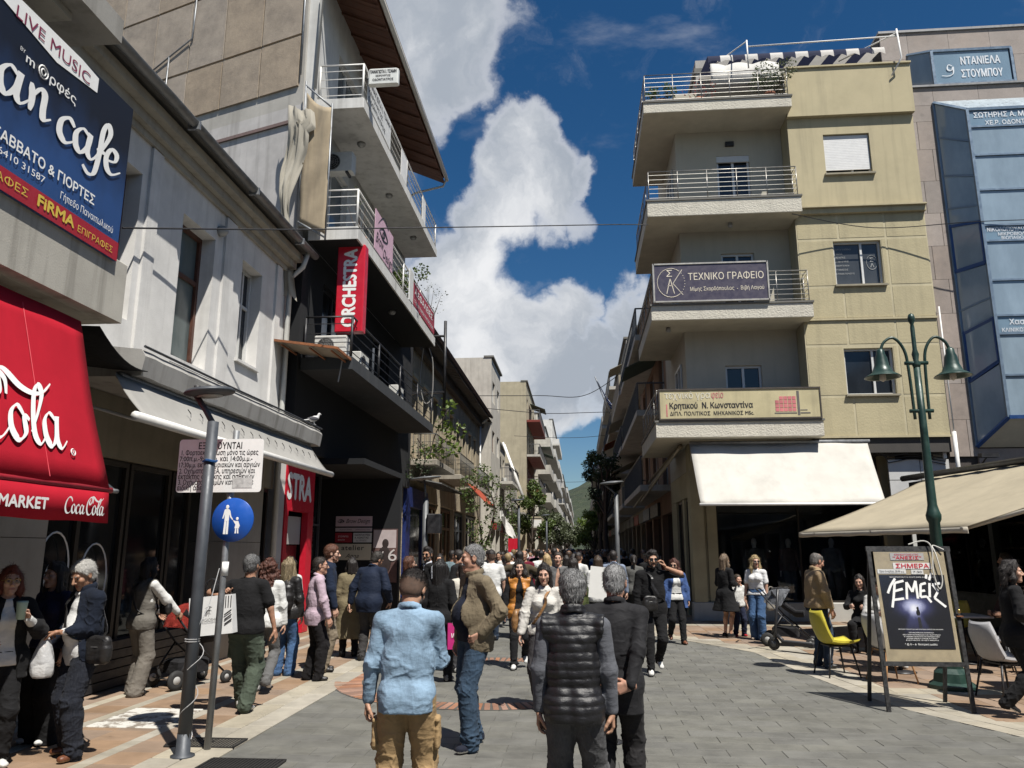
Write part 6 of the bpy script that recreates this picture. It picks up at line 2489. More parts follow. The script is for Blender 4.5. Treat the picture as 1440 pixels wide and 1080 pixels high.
 m.box(3.9,22.0,14.91,9.2,25.0,16.85)
 build(m,'penthouse',wall('penthouse_render',(0.36,0.35,0.33)),T)
 m=MB()
 m.box(3.85,21.95,16.4,9.25,25.1,16.55)
 build(m,'penthouse_eave',EDGE,T)
 W_=awn('white_wavy_canvas',(0.66,0.65,0.62))
 for(xa,xb,z)in((4.05,6.0,14.95),(6.1,9.1,15.15)):
  rows=[]
  n=int((xb-xa)*14)
  for i in range(n+1):
   x=xa+(xb-xa)*i/n
   rows.append([Vector((x,20.45+0.0,z)),Vector((x,20.45,z+(0.62 if xa<5 else 0.12)+0.09*abs(math.sin(x*4.2))))])
  build(MB().sheet(rows,0.01),'wavy_screen',W_,T)
 A=thing('awning','navy and white striped awning with scalloped edge on the roof terrace','awning',(6.5,21,16))
 rows=[]
 S_=[]
 n=42
 for i in range(n+1):
  x=4.0+5.0*i/n
  rows.append([Vector((x,21.95,16.3)),Vector((x,21.2,16.12)),Vector((x,20.5,15.95)),Vector((x,20.46,15.84)),Vector((x,20.45,15.70+0.07*abs(math.sin(i*math.pi/3)))),])
 mb=MB().sheet(rows)
 mb.m=[(1 if(f//4)//3%2 else 0)for f in range(len(mb.f))]
 build(mb,'canvas',[awn('navy_stripe',(0.03,0.035,0.07)),awn('white_stripe',(0.62,0.6,0.57))],A)
 m=MB()
 m.tube([(5.0,19.9,15.1),(5.0,19.9,15.98)],0.024,6)
 m.tube([(5.0,19.9,15.78),(9.1,19.9,15.86)],0.020,6)
 m.tube([(9.1,19.85,16.05),(9.15,19.85,15.15),(8.9,20.0,14.7)],0.024,6)
 m.tube([(5.0,19.9,15.95),(4.2,21.3,16.1)],0.018,6)
 m.tube([(9.1,19.9,15.95),(8.0,21.3,16.1)],0.018,6)
 build(m,'frame',WHITE_PAINT,A)
 P=thing('office_sign','dark violet office sign with a compass emblem and white Greek lettering on the railing','sign',(3.5,19.66,8.2))
 m=MB()
 m.box(2.10,19.62,8.18,5.02,19.68,9.18)
 build(m,'panel',plain('sign_violet',(0.055,0.048,0.075),0.45,var=0.06,bumpk=0),P)
 m=MB()
 for(a,b,c,d)in((2.08,8.14,5.04,8.18),(2.08,9.18,5.04,9.22),(2.06,8.14,2.10,9.22),(5.02,8.14,5.06,9.22)):
  m.box(a,19.60,b,c,19.68,d)
 build(m,'frame',plain('pale_sign_frame',(0.42,0.4,0.36),0.4,0.3),P)
 L=MB()
 put_text(L,'ΤΕΧΝΙΚΟ ΓΡΑΦΕΙΟ',(2.98,19.618,8.74),GX,GZ,0.27,w=1.95)
 put_text(L,'Μίμης Σκορδόπουλος  -  Βιβή Λαγού',(3.02,19.618,8.44),GX,GZ,0.15,w=1.9)
 c=Vector((2.53,19.618,8.68))
 arc=[c+GX*0.36*math.cos(t)+GZ*0.4*math.sin(t)for t in[0.9+i*0.25 for i in range(19)]]
 L.tube(arc,0.008,4)
 for t in[-0.9+i*0.2 for i in range(9)]:
  L.ell(tuple(c+GX*0.36*math.cos(t)+GZ*0.4*math.sin(t)),(0.012,0.004,0.012),6,4)
 put_text(L,'Σ',c+GX*-0.11+GZ*0.17,GX,GZ,0.26)
 L.bar(c+GX*-0.02+GZ*0.12,c+GX*-0.12-GZ*0.3,0.02,0.004,(0,-1,0))
 L.bar(c+GX*-0.02+GZ*0.12,c+GX*0.08-GZ*0.3,0.02,0.004,(0,-1,0))
 L.bar(c+GX*-0.09-GZ*0.08,c+GX*0.05-GZ*0.08,0.016,0.004,(0,-1,0))
 L.bar(c+GX*0.3+GZ*0.36,c+GX*0.05-GZ*0.02,0.014,0.004,(0,-1,0))
 L.bar(c+GX*0.05-GZ*0.02,c+GX*0.3-GZ*0.34,0.014,0.004,(0,-1,0))
 build(L,'lettering',plain('sign_cream_print',(0.68,0.62,0.5),0.5,bumpk=0),P)
 P=thing('office_sign','long yellowed light-box sign with black Greek lettering and a pink block drawing','sign',(4.1,19.7,5.02))
 m=MB()
 m.box(2.12,19.66,5.05,6.10,19.80,5.78)
 build(m,'panel',wall('yellowed_acrylic',(0.52,0.46,0.28),streak=0.3,blot=0.2,bumpk=0,grain=10),P)
 m=MB()
 for(a,b,c,d)in((2.09,5.01,6.13,5.05),(2.09,5.78,6.13,5.82),(2.09,5.051,2.119,5.779),(6.101,5.051,6.13,5.779)):
  m.box(a,19.64,b,c,19.81,d)
 build(m,'frame',plain('sign_frame_brown',(0.06,0.05,0.04),0.5),P)
 L=MB()
 put_text(L,'Κρητικού  Ν. Κωνσταντίνα',(2.36,19.658,5.31),GX,GZ,0.21,w=2.08,bold=0.022)
 put_text(L,'ΔΙΠΛ. ΠΟΛΙΤΙΚΟΣ  ΜΗΧΑΝΙΚΟΣ MSc.',(2.36,19.658,5.13),GX,GZ,0.135,w=2.1,bold=0.012)
 build(L,'lettering',PRINT_BLACK,P)
 L=MB()
 put_text(L,'τεχνικό γρα',(2.24,19.657,5.57),GX,GZ,0.25,w=1.15)
 build(L,'pale_lettering',plain('worn_white_print',(0.66,0.63,0.52),0.6),P)
 L=MB()
 put_text(L,'φείο',(3.42,19.657,5.57),GX,GZ,0.25,w=0.3)
 L.box(2.27,19.655,5.1,2.30,19.658,5.42)
 for i in range(5):
  for j in range(4):
   if(i,j)!=(0,3):
    L.box(5.0+i*0.105,19.655,5.2+j*0.1,5.09+i*0.105,19.658,5.285+j*0.1)
 build(L,'pink_print',plain('faded_pink',(0.55,0.17,0.18),0.6,var=0.35,scale=3,bumpk=0),P)
 L=MB()
 L.box(5.54,19.655,5.1,5.6,19.6585,5.72)
 L.box(4.97,19.655,5.14,5.52,19.6583,5.17)
 L.box(5.61,19.655,5.14,5.85,19.6583,5.17)
 L.box(5.61,19.655,5.22,5.78,19.6583,5.24)
 build(L,'grey_print',plain('grey_print',(0.12,0.11,0.10),0.6,bumpk=0),P)
 A=thing('awning','big pale drop awning over the shop window of the yellow house','awning',(5,19.5,3))
 rows=[]
 for i in range(31):
  t0=i/30
  row=[]
  for j in range(13):
   t=j/12
   x=(2.90+4.45*t0)*(1-t)+(2.90+4.23*t0)*t-0.02
   row.append(Vector((x,20.15-1.42*t,4.50-1.66*t+0.016*math.sin(x*2.3+t*5)+0.008*math.sin(x*6.1-t*9)-0.06*math.sin(math.pi*t))))
  rows.append(row)
 build(MB().sheet(rows,0.006),'canvas',awn('pale_awning_canvas',(0.62,0.60,0.55),0.2),A)
 m=MB().tube([(2.85,18.73,2.83),(7.15,18.73,2.83)],0.035,8)
 build(m,'front_bar',WHITE_PAINT,A)
 build(MB().tube([(2.88,20.12,4.48),(7.38,20.12,4.48)],0.045,8),'roller',GALV,A)
 for x in(3.3,6.9):
  build(MB().tube([(x,20.9,3.6),(x+0.15,19.9,3.1),(x,18.8,2.84)],0.02,6),'arm',DARK_GREY,A)
 A=thing('awning','rolled beige awning with long arms along the shaded side of the yellow house','awning',(2.6,23,4))
 build(MB().tube([(2.7,20.5,4.45),(2.7,30,4.3)],0.06,8),'roller',awn('beige_roll',(0.3,0.25,0.17)),A)
 for k,(y0,y1)in enumerate(((20.6,26.5),(21.1,30))):
  build(MB().tube([(2.66,y0,4.4),(2.1,y1,3.35)],0.035,6),'arm',plain('beige_arm',(0.33,0.29,0.21),0.6),A)
 build(MB().box(3.0,22.6,0.0,3.3,23.0,3.19),'pillar',PB,T)
 build(MB().box(3.0,24.4,0,3.3,25.59,3.19),'pillar',PB,T)
 build(MB().box(3.0,21.52,3.2,3.3,25.59,3.89),'lintel',PB,T)
 for(a,b)in((21.55,22.58),(23.02,24.38)):
  window(FS,T,(a,0.1,b,3.18),-0.06,plain('bronze_frame'),glass_dark('shop_glass'),w=0.06,mull=(0.5,),name='shop_window')
 return T
yellow_house()
def blue_house():
 T=thing('office_building','granite-clad office building with blue glass bay windows beside the yellow house','building',(12,24,0))
 Y1=20.45
 GRAN=stonemat('pink_granite',(0.31,0.265,0.235),rnd=0.12,grain=45,blot=0.35)
 F=Fr((0,Y1,0),GX,-GY)
 m=MB()
 F.box(m,9.44,3.6,19.0,14.6,-3,-0.07)
 m.box(9.46,21.9,14.6,19.0,25,17.35)
 m.box(9.44,20.55,0,19,23,3.59)
 build(m,'core_wall',plain('granite_joint',(0.06,0.05,0.045),0.9),T)
 z=4.1
 k=0
 while z<13.5:
  h=0.95
  for(a,b)in((9.45,9.62),(9.625,10.15))if k%2 else((9.45,9.95),(9.955,10.15)):
   g=MB()
   F.box(g,a+.004,z+.004,b-.004,min(z+h,13.5)-.004,-0.068,0)
   build(g,'granite_panel',GRAN,T)
  z+=h
  k+=1
 for(z0,z1)in((13.5,14.0),(14.0,14.55)):
  x=9.45
  for i in range(8):
   g=MB()
   w=1.22 if i else 0.7
   F.box(g,x+.004,z0+.004,x+w-.004,z1-.004,-0.068,0.0)
   build(g,'granite_panel',GRAN,T)
   x+=w
 g=MB()
 F.box(g,10.15,3.7,19,4.3,-0.068,0.0)
 build(g,'granite_panel',GRAN,T)
 m=MB()
 F.box(m,9.42,14.552,19.0,14.61,-1.5,0.06)
 build(m,'cornice',plain('grey_coping_metal',(0.2,0.2,0.2),0.5,0.4),T)
 F2=Fr((0,21.88,0),GX,-GY)
 for(z0,z1)in((14.62,15.5),(15.5,16.4)):
  for(a,b)in((9.48,10.2),):
   g=MB()
   F2.box(g,a+.004,z0+.004,b-.004,z1-.004,-0.02,0.05)
   build(g,'granite_panel',GRAN,T)
  for(a,b)in((13.3,14.3),(14.3,15.6),(15.6,17)):
   g=MB()
   F2.box(g,a+.004,z0+.004,b-.004,z1-.004,-0.02,0.05)
   build(g,'granite_panel',GRAN,T)
 x=9.48
 for w in(0.8,1.2,1.2,1.2,1.2,1.2):
  g=MB()
  F2.box(g,x+.004,16.404,x+w-.004,17.3,-0.02,0.05)
  build(g,'granite_panel',GRAN,T)
  x+=w
 m=MB()
 F2.box(m,9.44,17.305,19,17.38,-0.5,0.1)
 build(m,'coping',plain('grey_coping_metal'),T)
 BG=glass_dark('blue_glass_sky_tint',(0.22,0.285,0.34),0.07,0.8,0.3)  # base colour brightened to stand in for sky reflected in the panes
 BF=plain('blue_grey_frame',(0.17,0.23,0.30),0.4,0.3)
 BB=plain('bright_blue_frame',(0.02,0.065,0.20),0.4,var=0.1)
 TXT=plain('white_window_letters',(0.62,0.66,0.7),0.5,bumpk=0)
 def bay(x0,x1,yb,yf,za0,za1,zf0,zf1,rows,siderows,letters,blue_rows,x2=None):
  """x0,x1: attach and front edge on one side; front runs to x2"""
  x2=x2 or 14.6
  A0,A1=Vector((x0,yb,za0)),Vector((x0,yb,za1))
  B0,B1=Vector((x1,yf,zf0)),Vector((x1,yf,zf1))
  C0,C1=Vector((x2,yf,zf0)),Vector((x2,yf,zf1))
  D0,D1=Vector((x2+x1-x0,yb,za0)),Vector((x2+x1-x0,yb,za1))
  bay_=build(MB().slab([A1,B1,C1,D1],0.04),'bay_head',plain('pale_blue_metal',(0.36,0.42,0.46),0.35,0.3),T)
  build(MB().slab([A0,D0,C0,B0],0.04),'bay_foot',wall('cream_soffit'),T)
  fr=MB()
  for p,q in((A0,A1),(B0,B1),(C0,C1),(A0,B0),(A1,B1),(B0,C0),(B1,C1),(C0,D0),(C1,D1),(D0,D1)):
   fr.bar(p,q,0.075,0.075,(0,1,0.1))
  f=build(fr,'bay_frame',BF,T)
  e=MB()
  e.bar(A0,B0,0.09,0.09,(0,1,0.1))
  e.bar(B0,C0,0.09,0.09,(0,1,0.1))
  e.bar(A0,A0.lerp(A1,0.5),0.07,0.07,(0,1,0.1))
  build(e,'bay_trim',BB,T)
  for(z0,z1,txt)in rows:
   pm=MB().box(x1+0.06,yf+0.005,z0+0.03,x2-0.06,yf+0.02,z1-0.03)
   build(pm,'pane',BG if not txt else glass_dark('pale_blue_glass',(0.17,0.25,0.32),0.1,0.7),f)
   build(MB().box(x1,yf-0.03,z0-0.025,x2,yf+0.004,z0+0.025),'transom',BF,f)
  for P0,P1,Q0,Q1,s in((A0,A1,B0,B1,1),(C0,C1,D0,D1,-1)):
   for i,(t0,t1,bl)in enumerate(siderows):
    a,b=P0+(P1-P0)*t0,P0+(P1-P0)*t1
    c,d=Q0+(Q1-Q0)*t0,Q0+(Q1-Q0)*t1
    u=(c-a)*0.06
    w=(b-a)*0.03
    build(MB().slab([a+u+w,c-u+w,d-u-w,b+u-w],0.012),'pane',BG,f)
    tr=MB()
    tr.bar(a,c,0.05,0.05)
    if bl:
     for p,q in((a+u*.8,b+u*.8),(c-u*.8,d-u*.8),(a+w,c+w),(b-w,d-w)):
      tr.bar(p,q,0.075,0.07,(0,1,0.1))
     build(tr,'opening_sash',BB,f)
    else:
     build(tr,'transom',BF,f)
  L=MB()
  for(t,x,z,s,w)in letters:
   put_text(L,t,(x,yf-0.002,z),GX,GZ,s,w=w,bold=0.02)
  if letters:
   build(L,'lettering',TXT,f)
  return f
 zs=[4.99,5.93,6.95,7.4,8.31,9.3,9.68,10.75,11.6,12.75,13.35]
 rows=[(4.99,6.05,0),(6.05,7.12,0),(7.12,7.60,1),(7.60,8.55,0),(8.55,9.62,0),(9.62,10.05,1),(10.05,11.05,0),(11.05,12.05,0),(12.05,12.88,0),(12.88,13.38,1)]
 sr=[(0.0,0.17,0),(0.17,0.31,1),(0.31,0.37,0),(0.37,0.48,0),(0.48,0.62,1),(0.62,0.67,0),(0.67,0.77,0),(0.77,0.89,0),(0.89,1.0,0)]
 bay(10.12,10.62,20.43,19.75,4.35,14.05,4.99,13.4,rows,sr,[('ΣΩΤΗΡΗΣ Α. ΜΠΑΚΑΣ',10.78,13.15,0.20,1.9),('ΧΕ.Ρ. ΟΔΟΝΤΙΑΤΡΟΣ',11.05,12.93,0.17,1.6),('ΝΙΚΟΛΟΠΟΥΛΟΣ Β.',10.72,9.88,0.16,1.15),('ΜΙΚΡΟΒΙΟΛΟΓΟΣ',10.98,9.76,0.12,1.0),('ΒΙΟΠΑΘΟΛΟΓΟΣ',11.05,9.65,0.12,0.95),('Χασιώτης Ν.',10.95,7.36,0.2,1.1),('ΚΛΙΝΙΚΟΣ ΔΙΑΙΤΟΛΟΓΟΣ',10.75,7.17,0.14,1.5)],None,13.2)
 bay(10.22,10.62,21.87,21.2,14.62,16.55,14.6,16.2,[(14.6,15.12,0),(15.12,16.2,1)],[(0,0.3,1),(0.3,1,0)],[('ΝΤΑΝΙΕΛΑ',11.42,15.72,0.34,1.1),('ΣΤΟΥΜΠΟΥ',11.40,15.30,0.34,1.15)],None,12.85)
 L=MB()
 ribbon(L,[[(.5,.9),(.2,1),(.1,.6),(.4,.5),(.55,.8),(.5,.2),(.1,0),(-.4,.05)]],(10.98,21.19,15.36),GX,GZ,0.36,.13,.06)
 build(L,'emblem',TXT,T)
 m=MB()
 m.obox((9.95,19.9,4.02),(0.42,0,0),(0,0.2,0),(0,0,0.1))
 m.tube([(10.1,20.0,4.02),(10.05,20.3,3.8)],0.02,5)
 build(m,'floodlight',BLACK_METAL,T)
blue_house()
def cafe():
 T=thing('cafe_pavilion','single-storey dark cafe pavilion behind the cream awning','building',(10,14,0))
 u=Vector((0.10,-1,0)).normalized()
 n=Vector((-1,-0.10,0)).normalized()
 F=Fr((8.1,19.2,0),u,n)
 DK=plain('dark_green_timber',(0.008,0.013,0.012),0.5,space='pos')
 m=MB()
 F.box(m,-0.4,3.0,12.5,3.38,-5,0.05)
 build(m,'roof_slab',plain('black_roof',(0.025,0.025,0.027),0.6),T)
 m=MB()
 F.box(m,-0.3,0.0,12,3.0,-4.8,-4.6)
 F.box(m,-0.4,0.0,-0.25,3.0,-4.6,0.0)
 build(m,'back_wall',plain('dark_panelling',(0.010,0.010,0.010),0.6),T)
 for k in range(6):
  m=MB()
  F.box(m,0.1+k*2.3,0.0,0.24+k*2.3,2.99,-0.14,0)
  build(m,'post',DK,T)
 for k in range(5):
  a,b=0.26+k*2.3,2.38+k*2.3
  m=MB()
  F.box(m,a,0.02,b,0.9,-0.1,-0.05)
  build(m,'lower_panel',DK,T)
  m=MB()
  for z in(1.35,1.8,2.3):
   F.box(m,a,z,b,z+0.04,-1.2,-0.5)
  build(m,'shelf',plain('shelf_timber',(0.05,0.035,0.025),0.6),T)
  if k%2==0:
   m=MB()
   F.box(m,a,0.92,b,2.9,-0.09,-0.08)
   build(m,'glass_screen',glass_clear('cafe_glass',(0.4,0.45,0.45)),T)
 bo=MB()
 rr=random.Random(4)
 for k in range(46):
  uu,z=0.4+rr.random()*10,rr.choice((1.39,1.84,2.34))
  p=F.p(uu,z,-0.62-rr.random()*0.3)
  bo.lathe([(0.035,0),(0.035,0.16),(0.012,0.21),(0.012,0.27)],p,7)
 o=build(bo,'bottles',glass_dark('bottle_glass',(0.03,0.05,0.03),0.1),T)
 o['kind']='stuff'
 A=thing('awning','large cream retractable awning spread over the cafe tables','awning',(6.5,15,2.2))
 P00,P01=Vector((4.72,17.4,2.145)),Vector((5.90,13.4,2.145))
 B00,B01=Vector((8.02,18.6,3.40)),Vector((9.15,11.0,3.40))
 F1=P00+(P01-P00)*1.14
 rows=[]
 for i in range(31):
  t=i/30
  a=P00+(F1-P00)*t
  b=B00+(B01-B00)*t*0.94
  row=[]
  for j in range(13):
   q=j/12
   p=a+(b-a)*q
   row.append(p-GZ*(0.05*math.sin(math.pi*q)+0.018*math.sin(t*22+q*2)*math.sin(math.pi*q)+0.01*math.sin(t*61-q*5)*q))
  rows.append(row)
 build(MB().sheet(rows,0.006),'canvas',awn('cream_awning_canvas',(0.52,0.46,0.34),0.3),A)
 val=[]
 for i in range(31):
  a=P00+(F1-P00)*i/30
  val.append([a,a-GZ*(0.10+0.006*math.sin(i*1.3))])
 build(MB().sheet(val,0.01),'front_bar',plain('cream_bar',(0.5,0.46,0.38),0.5),A)
 build(MB().tube([B00+Vector((-.3,.6,.04)),B01+GZ*.04],0.07,8),'cassette',BLACK_METAL,A)
 for t in(0.12,0.5,0.97):
  a,b=P00+(F1-P00)*t,B00+(B01-B00)*t*0.94
  m_=(a+b)/2+u*0.35-GZ*0.12
  build(MB().tube([b-GZ*0.2,m_,a-GZ*0.04],0.035,6),'arm',plain('cream_bar'),A)
cafe()
# ------------------------------------------------------------------ foliage
_lv=random.Random(21)
def leaf_mesh(mb,pts,size,rnd,flat=0.4):
 """small bent leaves, two faces each, at the given points"""
 for p in pts:
  a=rnd.uniform(0,6.283)
  t=rnd.uniform(-1.0,1.0)
  d=Vector((math.cos(a)*math.cos(t),math.sin(a)*math.cos(t),math.sin(t)*0.9-0.25)).normalized()
  s=d.cross(Vector((rnd.uniform(-1,1),rnd.uniform(-1,1),rnd.uniform(.2,1)))).normalized()
  n=d.cross(s)
  L=size*rnd.uniform(0.6,1.3)
  w=L*0.36
  p=Vector(p)
  k=len(mb.v)
  mb.v+=[tuple(p),tuple(p+d*L*0.5+s*w+n*L*0.08),tuple(p+d*L),tuple(p+d*L*0.5-s*w+n*L*0.08)]
  mb.f+=[(k,k+1,k+2),(k,k+2,k+3)]
  mb.m+=[mb.mi]*2
  mb.s+=[False]*2
def clump_points(rnd,centres,n):
 out=[]
 for(c,r)in centres:
  for _ in range(int(n*(r**2))):
   while True:
    v=Vector((rnd.uniform(-1,1),rnd.uniform(-1,1),rnd.uniform(-1,1)))
    if 0.15<v.length<1:
     break
   v=v.normalized()*(v.length**0.45)
   out.append(Vector(c)+v*r)
 return out
BARK=wall('bark',(0.085,0.065,0.05),streak=0.3,grain=30,bumpk=1.0,bdist=0.02)
def tree(label,x,y,h,spread,trunk_r,leafc,n=900,seed=1,bare=0.0,lean=(0,0),crown_from=0.45,leaf=0.12,name='street_tree',group='street trees'):
 rnd=random.Random(seed)
 T=thing(name,label,'tree',(x,y,0),group=group)
 tb=MB()
 top_=Vector((lean[0],lean[1],h*crown_from))
 pts=[(0,0,-0.05),(lean[0]*.2+.05,lean[1]*.2,h*crown_from*.33),(lean[0]*.6-.04,lean[1]*.6,h*crown_from*.7),tuple(top_)]
 tb.tube(catmull(pts,4),[trunk_r*(1.25-0.6*i/12)for i in range(13)],9)
 cents=[]
 for k in range(9):
  a=k*2.4+rnd.uniform(-.4,.4)
  r=spread*rnd.uniform(0.35,0.95)
  z=h*rnd.uniform(crown_from+.1,0.95)
  e=Vector((lean[0]+r*math.cos(a),lean[1]+r*math.sin(a),z))
  b=top_*rnd.uniform(0.75,1.0)
  m=(b+e)/2+Vector((rnd.uniform(-.2,.2),rnd.uniform(-.2,.2),0.25))
  tb.tube(catmull([tuple(b),tuple(m),tuple(e)],4),[trunk_r*0.5*(1-0.8*i/8)for i in range(9)],6)
  for q in range(3):
   f=e+Vector((rnd.uniform(-1,1),rnd.uniform(-1,1),rnd.uniform(-.3,1)))*spread*0.35
   tb.tube([tuple(m*.4+e*.6),tuple(f)],[trunk_r*0.16,trunk_r*0.05],5)
   cents.append((f,spread*rnd.uniform(0.16,0.34)))
  cents.append((e,spread*rnd.uniform(0.25,0.4)))
 tb.local('trunk',BARK,T)
 mb=MB()
 leaf_mesh(mb,clump_points(rnd,cents,n*(1-bare)/spread**2),leaf,rnd)
 o=mb.local('crown',leafc,T)
 return T
GREEN=leafmat('leaf_green',(0.085,0.125,0.03))
FRESH=leafmat('leaf_fresh',(0.13,0.19,0.035))
DARKG=leafmat('leaf_dark',(0.035,0.06,0.022))
OLIVE=leafmat('leaf_olive',(0.10,0.12,0.065))
def pot_plant(label,x,y,z,h,w,leafc,n=260,leaf=0.06,group='balcony plants',kind='bush'):
 T=thing('pot_plant',label,'plant',(x,y,z),group=group)
 rnd=random.Random(int(abs(x*91+y*37+z*13)))
 MB().lathe([(0.10,0),(0.15,0.2),(0.16,0.24),(0.14,0.24),(0.13,0.2)],(0,0,0),12).local('pot',plain('terracotta_pot',(0.28,0.11,0.06),0.8),T)
 st=MB()
 cents=[]
 for k in range(7):
  e=Vector((rnd.uniform(-1,1)*w,rnd.uniform(-.6,.6)*w,0.24+h*rnd.uniform(0.4,1)))
  st.tube([(0,0,0.2),tuple(e*0.6),tuple(e)],[0.014,0.01,0.004],5)
  cents.append((e,w*rnd.uniform(0.35,0.6)))
 st.local('stem',BARK,T)
 mb=MB()
 leaf_mesh(mb,clump_points(rnd,cents,n/(7*w*w*.22)),leaf,rnd)
 mb.local('leaves',leafc,T)
 return T
pot_plant('round dark shrub in a pot behind the roof terrace railing',2.55,20.1,14.08,0.45,0.34,GREEN,420,0.07)
pot_plant('sparse pot plant with red blossoms behind the roof terrace railing',3.6,20.1,14.08,0.55,0.4,leafmat('red_blossom',(0.35,0.05,0.03)),50,0.06)
pot_plant('big grey-green bush spilling over the end of the roof terrace railing',5.55,20.0,14.08,0.75,0.55,OLIVE,900,0.07)
pot_plant('leafy shrub on the middle white balcony above the red banner',-5.1,22.0,8.86,0.9,0.55,GREEN,800,0.09)
pot_plant('thin bare-stemmed shrub at the far end of the middle white balcony',-5.0,24.6,8.86,1.6,0.5,OLIVE,160,0.06)
pot_plant('wispy twigs in a pot on the middle white balcony behind the pink banner',-5.1,16.9,8.86,1.3,0.35,OLIVE,40,0.05)
# ------------------------------------------------------------------ the old stone house
def old_house():
 T=thing('old_house','old two-storey stone house with dark timber eaves and tall shuttered windows','building',(-9,38,0))
 F=FX
 ST=wall('old_stone_wall',(0.36,0.30,0.21),streak=0.7,blot=0.5,grain=20,bumpk=0.9,var=0.25,bdist=0.02)
 holes=[(27.9+i*2.15,5.2,28.95+i*2.15,8.2)for i in range(9)]
 shops=[(31.2,0.0,34.0,3.7),(34.5,0.0,38,3.7),(38.5,0,42,3.7),(42.5,0,46.8,3.7)]
 m=MB()
 F.wall(m,27.02,0,48.0,9.6,-0.5,0,holes+shops)
 build(m,'wall',ST,T)
 for h in holes:
  w=window(F,T,h,-0.22,BROWNWOOD,glass_dark('old_glass',(0.02,0.022,0.024),0.1),w=0.07,trans=(0.72,))
  q=MB()
  F.box(q,h[0]-0.16,h[1]-.02,h[0]-0.005,h[3]+0.16,0.003,0.025)
  F.box(q,h[2]+0.005,h[1]-.02,h[2]+0.16,h[3]+0.16,0.003,0.025)
  F.box(q,h[0]-0.002,h[3]+0.005,h[2]+0.002,h[3]+0.16,0.003,0.07)
  build(q,'surround',wall('pale_stone_surround',(0.46,0.40,0.28),streak=0.4),w)
 wood=plain('brown_shopfront',(0.13,0.075,0.035),0.55,var=0.3,space='pos')
 for i,s in enumerate(shops):
  window(F,T,(s[0]+.05,0.1,s[2]-.05,3.6),-0.12,wood if i<2 else DARK_GREY,glass_dark('shop_glass'),w=0.12,mull=(0.35,0.68),trans=(0.75,),name='shop_window')
 ea=plain('charred_eave',(0.045,0.035,0.028),0.8,var=0.4,space='pos')
 y=26.9
 while y<48.2:
  e=MB()
  e.slab([(-6.3,y,9.95),(-6.3,y+0.5,9.95),(-5.45,y+0.5,9.75+0.03*math.sin(y)),(-5.45,y,9.75+0.03*math.sin(y))],0.03)
  build(e,'eave_board',ea,T)
  y+=0.53
 c=MB()
 F.box(c,27,9.3,48.1,9.7,0.002,0.25)
 build(c,'cornice',ea,T)
 r=MB()
 r.slab([(-11,26.9,12.5),(-5.4,26.9,9.92),(-5.4,48.2,9.92),(-11,48.2,12.5)],0.12)
 build(r,'roof',wall('dark_clay_roof',(0.11,0.06,0.045)),T)
 p=MB().tube([(-6.05,47.2,9.6),(-6.05,47.2,3.5)],0.06,7)
 p.tube([(-5.5,47.2,9.8),(-6.05,47.2,9.4)],0.06,7)
 build(p,'downpipe',WHITE_PAINT,T)
 ir=plain('iron_railing',(0.07,0.07,0.065),0.6,0.3)
 for(y0,y1,mt)in((28.0,32.2,'a'),(34.0,38.5,'b'),(40.0,45.5,'c')):
  b=MB()
  b.cbox(-6.19,y0,4.85,-5.2,y1,5.05,0.02)
  bb=build(b,'balcony',wall('old_balcony',(0.33,0.30,0.25),streak=0.6),T)
  railing(T,[(-6.1,y0+.05,5.05),(-5.25,y0+.05,5.05),(-5.25,y1-.05,5.05),(-6.1,y1-.05,5.05)],0.95,ir,ir,2,0.012,0.012,0.22)
 s=MB()
 s.slab([(-6.19,27.8,4.4),(-4.95,27.8,4.15),(-4.95,33.5,4.15),(-6.19,33.5,4.4)][::-1],0.04)
 build(s,'glazed_canopy',plain('canopy_sheet',(0.22,0.22,0.21),0.5,0.2),T)
 for i in range(7):
  build(MB().bar((-6.15,27.85+i*0.92,4.36),(-4.95,27.85+i*0.92,4.11),0.05,0.06),'canopy_rib',DARK_GREY,T)
 BL=plain('deep_blue_paint',(0.012,0.025,0.12),0.45,var=0.15,space='pos')
 m=MB()
 for(a,b)in((27.05,27.75),(30.3,31.0)):
  F.box(m,a,0.02,b,4.0,0.003,0.12)
 F.box(m,27.75,3.3,30.3,4.0,0.003,0.12)
 build(m,'blue_shopfront',BL,T)
 m=MB()
 F.box(m,27.76,0.02,30.29,3.29,0.004,0.02)
 build(m,'shop_glass',glass_dark('shop_glass'),T)
 m=MB()
 m.tube([(-5.0,28.2,7.0),(-5.0,28.2,10.4)],0.06,6)
 m.tube([(-5.0,28.2,9.8),(-5.6,28.2,9.8)],0.05,5)
 m.tube([(-5.0,28.2,7.6),(-6.15,26.9,7.3)],0.05,5)
 build(m,'iron_post',BLACK_METAL,T)
old_house()
def loose_cable(label,pts,r=0.012,mt=None,group=None,name='overhead_cable',n=10):
 return top(MB().tube(catmull(pts,n),r,5),name,mt or BLACK_METAL,label,'cable',group)
loose_cable('looped grey cable dangling under the corner of the white balcony',[(-5.2,25.1,8.5),(-5.32,25.3,7.4),(-5.2,25.5,6.7),(-4.95,25.5,6.9),(-4.9,25.3,8.0),(-5.0,25.1,8.5)],0.02,plain('cable_grey',(0.35,0.34,0.32)),name='dangling_cable')
